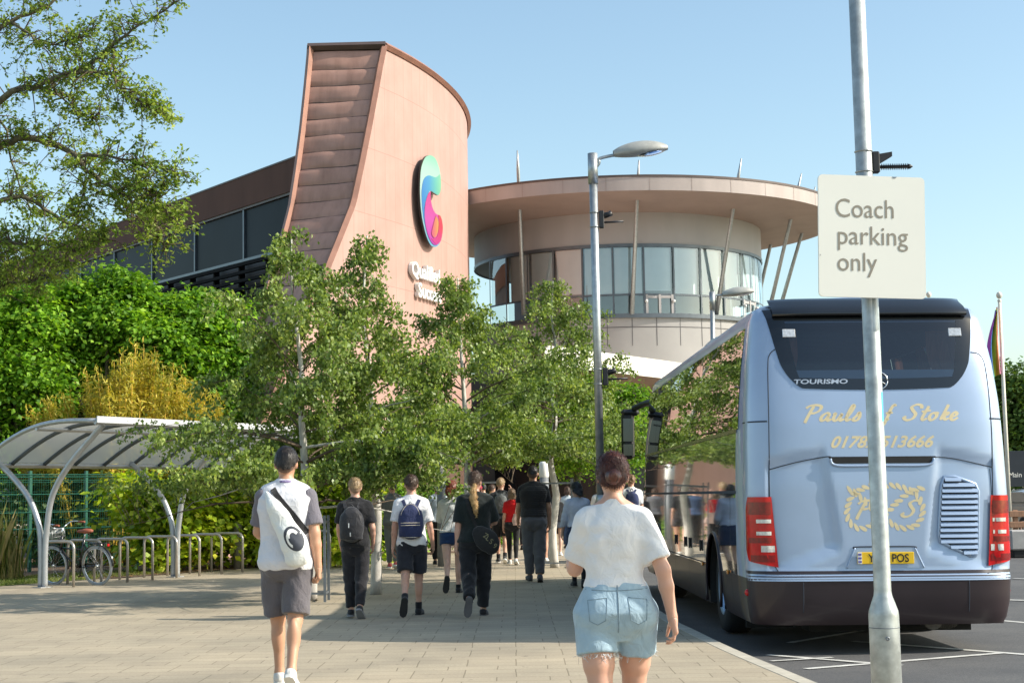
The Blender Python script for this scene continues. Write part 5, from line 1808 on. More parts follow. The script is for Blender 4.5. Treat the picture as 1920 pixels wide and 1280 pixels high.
# ------------------------------------------------------------------ bicycle
def bicycle():
    rw_ = gp(184, 1096); fw_ = rw_ + (at(96, 1000, rw_.y + .55) - at(184, 1000, rw_.y)) * 1.0
    d = fw_ - rw_; d.z = 0
    ang = math.atan2(d.y, d.x)
    t = thing("bicycle", "black town bicycle with a brown saddle leaning on the hoops", "bicycle", (rw_.x, rw_.y, 0), ang)
    t.rotation_euler = (R(-5), 0, ang)
    WB, r = 1.06, .335
    M_fr = mat("black_frame_enamel", (.012, .012, .014), .25, .2, .1, 8, coat=.6)
    M_tan = mat("brown_leather", (.30, .09, .05), .6, 0, .2, 20)
    M_tyre = mat("pale_grey_tyre", (.42, .42, .41), .7, 0, .1, 12)
    for x in (0, WB):
        wt = MB(); wt.tube([(x + r * math.cos(a), 0, r + r * math.sin(a)) for a in np.linspace(0, 2 * math.pi, 37)], .021, 8)
        w_ = wt.build("wheel", M_tyre, t)
        rm = MB(); rm.tube([(x + (r - .03) * math.cos(a), 0, r + (r - .03) * math.sin(a)) for a in np.linspace(0, 2 * math.pi, 37)], .011, 6)
        rm.tube([(x, -.05, r), (x, .05, r)], .025, 10)
        rm.build("rim", M_chrome, w_)
        sp = MB()
        for k in range(28):
            a = k * 2 * math.pi / 28
            sp.tube([(x + .02 * math.cos(a + .8), .03 * (-1) ** k, r + .02 * math.sin(a + .8)), (x + (r - .03) * math.cos(a), 0, r + (r - .03) * math.sin(a))], .0016, 3, caps=False)
        sp.build("spokes", M_chrome, w_)
        fd_ = MB(); a0, a1 = (.0, 2.5) if x == 0 else (.6, 3.3)
        fd_.tube([(x + (r + .04) * math.cos(a if x else math.pi - a), 0, r + (r + .04) * math.sin(a if x else math.pi - a)) for a in np.linspace(a0, a1, 18)], .022, 6, flat=.5)
        fd_.build("mudguard", M_fr, t)
    bb = Vector((.43, 0, .30)); st = Vector((.27, 0, .80)); hd0, hd1 = Vector((.86, 0, .60)), Vector((.80, 0, .86))
    fr = MB()
    for a, c_, rr_ in ((bb, st, .018), (bb, hd0, .02), (st + Vector((.05, 0, -.18)), hd0 + Vector((-.01, 0, .05)), .016), (hd0, hd1, .021)):
        fr.tube([a, c_], rr_, 8)
    for s in (-1, 1):
        fr.tube([bb, Vector((0, s * .05, r))], .011, 6); fr.tube([st + Vector((.03, 0, -.06)), Vector((0, s * .05, r))], .009, 6)
        fr.tube(smooth_path([hd0, hd0 + Vector((.06, s * .05, -.08)), Vector((WB, s * .05, r))], 4), .013, 6)
    fr.build("frame", M_fr, t)
    b = MB(); b.tube([st, st + Vector((-.035, 0, .12))], .013, 8); b.build("seat_post", M_chrome, t)
    b = MB(); b.ball((.20, 0, .95), (.14, .085, .045)); b.ball((.33, 0, .945), (.11, .035, .03)); b.build("saddle", M_tan, t)
    hb = MB()
    hb.tube([hd1, hd1 + Vector((-.03, 0, .14))], .013, 8)
    for s in (-1, 1):
        hb.tube(smooth_path([hd1 + Vector((-.03, 0, .14)), hd1 + Vector((.06, s * .14, .16)), hd1 + Vector((.0, s * .27, .24)), hd1 + Vector((-.22, s * .31, .22))], 5), .012, 8)
    h_ = hb.build("handlebar", M_chrome, t)
    for s in (-1, 1):
        b = MB(); b.tube([hd1 + Vector((-.12, s * .30, .225)), hd1 + Vector((-.26, s * .315, .22))], .018, 8); b.build("grip", M_tan, h_)
    b = MB(); b.lathe([(.09, -.008), (.09, .008)], 24, c=bb, M=Matrix.Rotation(math.pi / 2, 3, 'X'))
    b.tube([bb + Vector((0, -.06, 0)), bb + Vector((.06, -.07, -.16))], .011, 6); b.tube([bb + Vector((0, .06, 0)), bb + Vector((-.06, .07, .16))], .011, 6)
    b.box(bb + Vector((.06, -.11, -.16)), (.09, .09, .02)); b.box(bb + Vector((-.06, .11, .16)), (.09, .09, .02))
    b.box(((0 + .43) / 2, -.035, .335), (.43, .015, .08)); b.build("crankset", M_fr, t)
    b = MB()
    for y in (-.05, .05): b.tube([(.2, y, .74), (-.28, y, .73)], .007, 5)
    for x in (.1, -.1, -.25): b.tube([(x, -.05, .735), (x, .05, .735)], .006, 5)
    for s in (-1, 1): b.tube([(-.15, s * .06, .73), (0, s * .06, r)], .006, 5)
    b.build("luggage_rack", M_fr, t)
    b = MB(); b.box((-.29, 0, .70), (.02, .06, .05), bev=.008); b.build("rear_light", M_red, t)
    b = MB(); b.ball((-.36, 0, .48), (.012, .02, .028)); b.build("reflector", M_white, t)
    b = MB()
    for k in range(10): b.tube([(1.0 + .0, -.14 + .28 * k / 9, .78), (1.0, -.12 + .24 * k / 9, .98)], .004, 4)
    for z in (.78, .85, .92, .98): b.tube([(.88, -.15, z), (1.14, -.15, z), (1.14, .15, z), (.88, .15, z), (.88, -.15, z)], .005, 4)
    for k in range(8): b.tube([(.88 + .26 * k / 7, -.15, .78), (.88 + .26 * k / 7, -.15, .98)], .004, 4); b.tube([(.88 + .26 * k / 7, .15, .78), (.88 + .26 * k / 7, .15, .98)], .004, 4)
    b.build("basket", M_galv, t)
    b = MB(); b.tube(smooth_path([Vector((.62, -.03, .62)), Vector((.60, -.09, .48)), Vector((.68, -.07, .34)), Vector((.60, -.1, .22)), Vector((.66, -.04, .3))], 5), .014, 8); b.build("lock_cable", M_black, t)
bicycle()

# ------------------------------------------------------------------ street lamps
M_lamph = mat("weathered_lamp_housing", (.40, .40, .37), .5, .1, .12, 9, stain=.3)
def street_lamp(label, pxt, pyt, pxb, Y, head_px, head_py, r=.055, zb=0.0):
    top = at(pxt, pyt, Y)
    base = at(pxb, 900, Y); base = Vector((base.x, Y, zb))
    t = thing("street_lamp", label, "street lamp", base)
    H = top.z - zb; lean = top.x - base.x
    b = MB(); b.tube([(0, 0, 0), (0, 0, 1.3)], r * 1.55, 16); b.tube([(0, 0, 1.3), (0, 0, 1.42)], [r * 1.55, r], 16); b.tube([(0, 0, 1.42), (lean, 0, H - .02)], r, 16); b.build("pole", M_galv, t)
    b = MB(); b.tube([(lean, 0, H - .42), (lean, 0, H)], r * 1.25, 16); b.build("pole_cap", M_galv, t)
    hp_ = at(head_px, head_py, Y) - base
    a0 = Vector((lean, 0, H - .12))
    dv = hp_ - a0
    b = MB(); b.tube(smooth_path([a0 + Vector((0, 0, -.12)), a0 + Vector((r * 1.5, 0, -.02)), a0 + dv * .3 + Vector((0, 0, .02)), a0 + dv], 4), r * .42, 10); b.build("arm", M_galv, t)
    L_, wd_ = .70, .15
    Mh = Matrix.Rotation(R(-6), 3, 'Y')
    def head(zt, zbm, w, l0, l1, m, name, n=14):
        b = MB(); P = []
        for i in range(n + 1):
            u = i / n
            e = max(.02, math.sin(math.pi * min(1, .06 + .90 * u)) ** .55)
            row = []
            for k in range(16):
                a = 2 * math.pi * k / 16
                zz = math.sin(a) * (zt if math.sin(a) > 0 else zbm) * e
                row.append(hp_ + Mh @ Vector((l0 + (l1 - l0) * u, math.cos(a) * w * e, zz)))
            P.append(row)
        b.grid(P, closed=True, flip=True); return b.build(name, m, t)
    hd = head(.15, .06, wd_, -.05, L_, M_lamph, "lamp_head")
    head(.02, .075, wd_ * .86, .18, L_ - .03, glass("lamp_bowl_glass", (.55, .56, .55), 1.5, .05), "lamp_bowl")
    return t, base, lean, H
l1t, l1b, l1l, l1H = street_lamp("tall galvanised street lamp rising between the birches and the coach", 1111, 288, 1126, 21.6, 1157, 290)
street_lamp("small distant street lamp behind the coach roof, in front of the round drum", 1335, 547, 1340, 37.0, 1358, 553, zb=ROADZ)
def bracket(label, base, lean, H, z, s=1.0, spiky=False):
    """clamp with a black arm strapped to a pole"""
    x = lean * max(0, z - 1.4) / (H - 1.4)
    t = thing("pole_bracket", label, "bracket", base + Vector((x, 0, z)))
    b = MB()
    for dz in (-.10, .10): b.tube(arc_pts((0, 0, dz * s), (1, 0, 0), (0, 1, 0), .06 * s, 0, 2 * math.pi, 16), .007, 5)
    b.build("strap", M_galv, t)
    b = MB(); b.box((.10 * s, -.01, 0), (.07 * s, .07 * s, .24 * s), bev=.01); b.tube([(.12 * s, 0, .05 * s), (.20 * s, 0, .07 * s), (.24 * s, 0, .09 * s)], [.045 * s, .035 * s, .04 * s], 10); b.build("clamp", M_black, t)
    b = MB(); b.tube([(.12 * s, 0, -.04 * s), (.40 * s, 0, -.03 * s)], .014 * s, 8)
    if spiky:
        for k in range(11): b.lathe([(.012 * s, -.004), (.032 * s, 0), (.012 * s, .004)], 10, c=(.15 * s + .024 * s * k, 0, -.039 * s), M=Matrix.Rotation(math.pi / 2, 3, 'Y'))
    b.build("bracket_arm", M_black, t)
bracket("black banner bracket strapped high on the tall street lamp", l1b, l1l, l1H, at(1118, 412, 21.6).z)
bracket("black banner bracket strapped low on the tall street lamp", l1b, l1l, l1H, at(1123, 706, 21.6).z)

# ------------------------------------------------------------------ coach parking sign on its pole
SD = 7.62
sb = at(1662, 1270, SD); st_ = at(1604, -60, SD)
# the pole leans a little against the camera's vertical
dz_ = sb.z - st_.z
def pole_at(z): return sb + (st_ - sb) * ((z - sb.z) / (st_.z - sb.z))
pz0 = pole_at(0.0)
sgn = thing("sign_pole", "near galvanised pole with a swaged base carrying the coach parking sign", "pole", pz0)
zsw0, zsw1 = at(1660, 1152, SD).z, at(1660, 1115, SD).z
top = pole_at(6.0) - pz0
rel = lambda z: (pole_at(z) - pz0)
b = MB(); b.tube([rel(-.02), rel(zsw0), rel(zsw0 + .02), rel(zsw1), rel(zsw1 + .02), rel(6.0)], [.0715, .0705, .068, .043, .0405, .0385], 24); b.build("pole", mat("spangled_galvanised_steel", (.44, .47, .46), .45, .55, .25, 16, .15, 60, bdist=.002, stain=.35, rvar=.12), sgn)
b = MB(); zz = at(1665, 1175, SD).z
b.tube(arc_pts(rel(zz), (1, 0, 0), (0, 1, 0), .0712, 0, 6.2832, 24), .002, 4); b.build("door_seam", M_galvdark, sgn)
b = MB(); bp_ = rel(at(1661, 1194, SD).z); b.lathe([(.010, 0), (.010, .004), (.004, .005), (.003, .002)], 12, c=bp_ + Vector((-.002, -.0705, 0)), M=Matrix.Rotation(math.pi / 2, 3, 'X')); b.build("door_bolt", M_galvdark, sgn)
# the plate, hung slightly skew
q = [at(1533, 326, SD - .13), at(1732, 334, SD - .07), at(1738, 560, SD - .07), at(1537, 556, SD - .13)]
SO = (q[0] + q[1] + q[2] + q[3]) / 4
ux = ((q[1] + q[2]) / 2 - (q[0] + q[3]) / 2); SWd = ux.length; ux.normalize()
uz = ((q[0] + q[1]) / 2 - (q[3] + q[2]) / 2); SHt = uz.length; uz = (uz - ux * uz.dot(ux)).normalized()
un = uz.cross(ux).normalized()
if un.y > 0: un = -un
pl_ = thing("parking_sign", "off white square sign reading Coach parking only, strapped to the near pole", "sign", SO)
pl_.matrix_world = Matrix(((ux.x, uz.x, un.x, SO.x), (ux.y, uz.y, un.y, SO.y), (ux.z, uz.z, un.z, SO.z), (0, 0, 0, 1)))
M_sign = mat("off_white_sign_face", (.79, .785, .72), .45, 0, .02, 2.5, stain=.03)
M_slet = mat("faded_grey_lettering", (.26, .235, .19), .6, 0, .06, 12)
rc_ = .022
def rrect(w, h, r, n=5):
    P = []
    for cx, cy, a in ((w / 2 - r, h / 2 - r, 0), (-w / 2 + r, h / 2 - r, 90), (-w / 2 + r, -h / 2 + r, 180), (w / 2 - r, -h / 2 + r, 270)):
        P += [(cx + r * math.cos(R(a + 90 * k / n)), cy + r * math.sin(R(a + 90 * k / n))) for k in range(n + 1)]
    return P
b = MB(); b.prism(rrect(SWd, SHt, rc_), (1, 0, 0), (0, 1, 0), (0, 0, 1), .012, (0, 0, -.012)); b.build("plate", M_sign, pl_)
b = MB(); b.add([(.10, SHt / 2 - .0005, .0012), (.125, SHt / 2 - .0005, .0012), (.118, SHt / 2 - .008, .0012), (.107, SHt / 2 - .009, .0012)], [(0, 3, 2, 1)]); b.add([(-SWd / 2 + .004, -.09, .0012), (-SWd / 2 + .010, -.094, .0012), (-SWd / 2 + .008, -.10, .0012)], [(0, 2, 1)]); b.build("paint_chips", M_galvdark, pl_)
b = MB(); b.box((0, SHt * .3, -.03), (SWd * .9, .03, .03)); b.box((0, -SHt * .3, -.03), (SWd * .9, .03, .03)); b.build("backing_rail", M_galv, pl_)
sc_ = 7.62 / FPX
for ln, ybase, x0, x1 in (("Coach", 407, 1563, 1677), ("parking", 458, 1566, 1704), ("only", 508, 1566, 1644)):
    vs, fs = text_mesh(ln, .128 * 1.0, 0.0)
    mx = max(v[0] for v in vs)
    k = (x1 - x0) * sc_ / mx
    cx = (x0 - 1635) * sc_; cy = (442.5 - ybase) * sc_
    mesh_obj("sign_lettering", [(cx + x * k, cy + y * 1.0, .0015) for x, y, _ in vs], fs, M_slet, pl_)
zb_r = at(1640, 305, SD).z
t_ = pole_at(zb_r)
br_ = thing("pole_bracket", "black toothed bracket strapped to the pole just above the coach parking sign", "bracket", t_)
b = MB()
for dz in (-.045, .055): b.tube(arc_pts((0, 0, dz), (1, 0, 0), (0, 1, 0), .041, 0, 6.2832, 18), .004, 5)
b.build("strap", M_galv, br_)
b = MB(); b.box((.056, 0, 0), (.036, .04, .105), bev=.006)
b.add([(.07, -.012, .04), (.07, -.012, -.01), (.135, -.012, .028), (.135, -.012, .05), (.07, .012, .04), (.07, .012, -.01), (.135, .012, .028), (.135, .012, .05)], [(0, 1, 2, 3), (7, 6, 5, 4), (0, 4, 5, 1), (1, 5, 6, 2), (2, 6, 7, 3), (3, 7, 4, 0)])
b.build("clamp", M_black, br_)
b = MB(); b.tube([(.07, 0, -.022), (.225, 0, -.022)], .008, 8); b.lathe([(.012, 0), (.012, .006), (.002, .02)], 10, c=(.215, 0, -.022), M=Matrix.Rotation(math.pi / 2, 3, 'Y'))
for k in range(13): b.lathe([(.006, -.002), (.0165, 0), (.006, .002)], 10, c=(.085 + .0105 * k, 0, -.022), M=Matrix.Rotation(math.pi / 2, 3, 'Y'))
b.build("toothed_rod", M_black, br_)
b = MB(); zst0, zst1 = at(1655, 790, SD).z, at(1655, 735, SD).z; pm_ = pole_at((zst0 + zst1) / 2)
b.grid([[pole_at(z) + Vector((.0405 * math.cos(a), .0405 * math.sin(a), 0)) for a in np.linspace(R(-50), R(10), 8)] for z in (zst0, zst1)])
o = b.build("pole_sticker", mat("sky_blue_sticker", (.10, .45, .70), .5, 0, .1, 9)); tag(o, "sky blue sticker on the near pole at the coach lettering", "sticker")

# ------------------------------------------------------------------ flagpoles, entrance board, car, fence and block beyond the coach
M_pole = mat("white_flagpole", (.72, .68, .58), .45, 0, .08, 3)
def flagpole(label, pxt, pyt, pxb, Y, flag):
    topp = at(pxt, pyt, Y); base = at(pxb, 1000, Y); base.z = ROADZ; base.x = at(pxb, 900, Y).x
    t = thing("flagpole", label, "flagpole", base)
    d = topp - base
    b = MB(); b.tube([(0, 0, 0), d - Vector((0, 0, .25))], [.065, .045], 12); b.build("pole", M_pole, t)
    b = MB(); b.ball(d - Vector((0, 0, .13)), (.085, .085, .10)); b.lathe([(.05, -.32), (.06, -.28), (.04, -.24)], 12, c=d); b.build("finial", M_pole, t)
    return t, base, d
_, fb, fdv = flagpole("white flagpole with a limp rainbow flag, right edge of the coach", 1873, 545, 1890, 45, True)
flagpole("white flagpole whose tip shows over the parking sign corner", 1741, 545, 1752, 52, False)
fl = thing("rainbow_flag", "rainbow flag hanging limp and folded from the flagpole", "flag", fb)
cols = [(.75, .28, .45), (.85, .28, .05), (.88, .72, .08), (.10, .45, .15), (.10, .20, .60), (.38, .08, .48)]
FP = [fdv * ((1 - .008 * 1)) + Vector((0, 0, 0))]
for k in range(6):
    b = MB(); P = []
    for i in range(17):
        v = i / 16
        row = []
        for j in range(5):
            u = (k + j / 4) / 6
            w = .62 * math.sin(math.pi * min(1, .05 + v * .62)) + .04
            zt = fdv.z - .45 - 1.9 * v - .55 * (1 - u) * (1 - v) * 0 - u * .15
            x = fdv.x * (zt / fdv.z) - .06 - w * u * .55
            y = .10 * math.sin(u * 12 + v * 3)
            row.append(Vector((x, y, zt)))
        P.append(row)
    b.grid(P); b.build("flag_stripe", mat("flag_stripe_%d" % k, cols[k], .8, 0, .08, 6), fl)

bo = at(1925, 888, 60); bo.z = ROADZ
bd = thing("entrance_board", "dark entrance board with white lettering at the right edge", "sign", bo)
zt_, zb2 = at(1905, 845, 60).z - ROADZ, at(1905, 912, 60).z - ROADZ
xl_ = at(1889, 888, 60).x - bo.x
b = MB(); b.box(((xl_ + 2.4) / 2, 0, (zt_ + zb2) / 2), (2.4 - xl_, .12, zt_ - zb2), bev=.01); b.build("board", mat("midnight_board", (.018, .024, .035), .4, 0, .1, 3), bd)
for x in (.0, 1.9):
    b = MB(); b.box((x, .08, zb2 / 2), (.08, .06, zb2)); b.build("leg", M_galvdark, bd)
vs, fs = text_mesh("Main Entrance", .26)
mesh_obj("board_lettering", [(xl_ + .02 + x, -.064, at(1905, 894, 60).z - ROADZ + y) for x, y, _ in vs], fs, M_white, bd)

def parked_car(label, px, py, Y, rz):
    base = at(px, py, Y); base.z = ROADZ
    t = thing("parked_car", label, "car", base, rz)
    M_cp = mat("silver_car_paint", (.50, .50, .49), .25, .4, .04, 5, coat=1)
    def prof_mb(outline, w, tuck):
        b = MB(); P = []
        for u in np.linspace(-1, 1, 9):
            k = 1 - .10 * abs(u) ** 3
            P.append([Vector((u * w, y * (1 - .02 * abs(u) ** 3), .3 + (z - .3) * (k if z > .9 else 1))) for y, z in outline])
        b.grid(P, flip=True)
        for u in (0, -1):
            row = P[u]; b.add(row, [tuple(range(len(row))) if u else tuple(range(len(row)))[::-1]])
        return b
    body = [(-2.0, .35), (-2.08, .6), (-2.02, .92), (-1.9, 1.0), (-1.5, 1.04), (.9, 1.02), (1.6, .92), (2.05, .75), (2.1, .45), (2.0, .3), (-1.9, .3), (-2.0, .35)]
    prof_mb(body, .88, 0).build("body", M_cp, t)
    cab = [(-1.85, 1.0), (-1.45, 1.46), (-.9, 1.54), (.0, 1.52), (.5, 1.42), (1.1, 1.03)]
    prof_mb(cab, .74, .1).build("cabin", M_cp, t)
    gl_ = mat("car_window_glass", (.03, .06, .065), .04, 0, .1, 3, spec=.8)
    b = MB(); b.grid([[Vector((x * (.66 - .05 * v), -1.80 + .36 * v - .012, 1.06 + .36 * v)) for x in np.linspace(-1, 1, 6)] for v in (0, .5, 1)]); b.build("rear_window", gl_, t)
    for s in (-1, 1):
        b = MB(); b.grid([[Vector((s * (.745 - .06 * v), -1.3 + 2.1 * u - .0, 1.06 + .36 * v)) for u in np.linspace(.0 + .12 * v, 1 - .22 * v, 5)] for v in (0, 1)], flip=s < 0); b.build("side_window", gl_, t)
        b = MB(); b.box((s * .74, -2.02, .86), (.16, .08, .26), bev=.02); b.build("tail_lamp", M_red, t)
        for y in (-1.25, 1.3):
            Mx = Matrix.Rotation(s * math.pi / 2, 3, 'Y')
            b = MB(); b.lathe([(.2, -.1), (.31, -.1), (.32, 0), (.31, .1), (.2, .1)], 24, c=(s * .80, y, .32), M=Mx); w_ = b.build("wheel", M_rubber, t)
            b = MB(); b.lathe([(.2, .09), (.17, .07), (.0, .08)], 18, c=(s * .80, y, .32), M=Mx); b.build("rim", M_chrome, w_)
    b = MB(); b.box((0, -2.06, .52), (1.66, .10, .28), bev=.03); b.build("bumper", mat("grey_car_bumper", (.22, .24, .23), .5, 0, .1, 5), t)
    b = MB(); b.box((.0, -2.11, .76), (.5, .015, .11)); b.build("number_plate", M_plate, t)
parked_car("silver car parked under the entrance board, only its rear corner in view", 1935, 985, 52, R(8))

M_wood = mat("reddish_fence_timber", (.36, .19, .11), .7, 0, .25, 6, stretch=(6, 6, 1))
wf = at(1897, 990, 40); wf.z = ROADZ
tf = thing("timber_rail_fence", "reddish timber rail fence in front of the silver car", "fence", wf)
for py in (963, 983):
    z = at(1905, py, 40).z - ROADZ
    b = MB(); b.box((1.9, 0, z), (3.9, .06, .15), bev=.01); b.build("rail", M_wood, tf)
for x in (.12, 1.9, 3.7):
    b = MB(); b.box((x, .08, .5), (.12, .1, 1.0), bev=.01); b.build("post", M_wood, tf)
cb = at(1915, 1040, 36); cb.z = ROADZ
tb_ = thing("concrete_block", "pale concrete barrier block on dark feet at the right edge", "barrier", cb)
zt_, zb2 = at(1905, 993, 36).z - ROADZ, at(1905, 1030, 36).z - ROADZ
x0 = at(1889, 1000, 36).x - cb.x
b = MB(); b.box(((x0 + 1.5) / 2, 0, (zt_ + zb2) / 2), (1.5 - x0, .5, zt_ - zb2), bev=.03); b.build("block", mat("pale_concrete", (.42, .40, .38), .85, 0, .1, 5, .2, 30), tb_)
for x in (x0 + .3, 1.2):
    b = MB(); b.box((x, 0, zb2 / 2 + .001), (.5, .44, zb2), bev=.02); b.build("foot", M_under, tb_)
# ------------------------------------------------------------------ people: one smooth skin each, grown from a posed skeleton
def surface_nets(F, org, h):
    S = F < 0
    nx, ny, nz = F.shape
    c = np.zeros((nx - 1, ny - 1, nz - 1), np.int8)
    for i in (0, 1):
        for j in (0, 1):
            for k in (0, 1):
                c += S[i:nx - 1 + i, j:ny - 1 + j, k:nz - 1 + k]
    m = (c > 0) & (c < 8)
    ijk = np.argwhere(m)
    idx = np.full(m.shape, -1, np.int32); idx[m] = np.arange(len(ijk))
    P = np.zeros((len(ijk), 3)); n = np.zeros(len(ijk))
    cor = [(a, b_, d) for a in (0, 1) for b_ in (0, 1) for d in (0, 1)]
    for a in cor:
        for ax in range(3):
            if a[ax]: continue
            b_ = list(a); b_[ax] = 1
            fa = F[ijk[:, 0] + a[0], ijk[:, 1] + a[1], ijk[:, 2] + a[2]]
            fb = F[ijk[:, 0] + b_[0], ijk[:, 1] + b_[1], ijk[:, 2] + b_[2]]
            cr = (fa < 0) != (fb < 0)
            t = np.where(cr, fa / np.where(np.abs(fa - fb) < 1e-12, 1, fa - fb), 0)
            q = np.array(a, float)[None, :].repeat(len(ijk), 0); q[:, ax] += t
            P += q * cr[:, None]; n += cr
    V = (ijk + P / n[:, None]) * h + org
    Q = []
    for ax in range(3):
        o1, o2 = (ax + 1) % 3, (ax + 2) % 3
        sl0 = [slice(None)] * 3; sl1 = [slice(None)] * 3
        sl0[ax] = slice(0, -1); sl1[ax] = slice(1, None)
        A, B = S[tuple(sl0)], S[tuple(sl1)]
        e = np.argwhere(A != B)
        ok = (e[:, o1] > 0) & (e[:, o2] > 0) & (e[:, o1] < F.shape[o1] - 1) & (e[:, o2] < F.shape[o2] - 1)
        e = e[ok]
        if not len(e): continue
        def cell(d1, d2):
            q = e.copy(); q[:, o1] += d1; q[:, o2] += d2
            return idx[q[:, 0], q[:, 1], q[:, 2]]
        quad = np.stack([cell(-1, -1), cell(0, -1), cell(0, 0), cell(-1, 0)], 1)
        ins = A[e[:, 0], e[:, 1], e[:, 2]]
        quad[~ins] = quad[~ins][:, ::-1]
        Q.append(quad)
    Q = np.concatenate(Q)
    Q = Q[(Q >= 0).all(1)]
    # one pass of relaxing
    acc = np.zeros_like(V); cnt = np.zeros(len(V))
    for k in range(4):
        np.add.at(acc, Q[:, k], V[Q[:, (k + 1) % 4]]); np.add.at(acc, Q[:, k], V[Q[:, (k - 1) % 4]]); np.add.at(cnt, Q[:, k], 2)
    V = V * .5 + .5 * acc / np.maximum(cnt, 1)[:, None]
    return V, Q

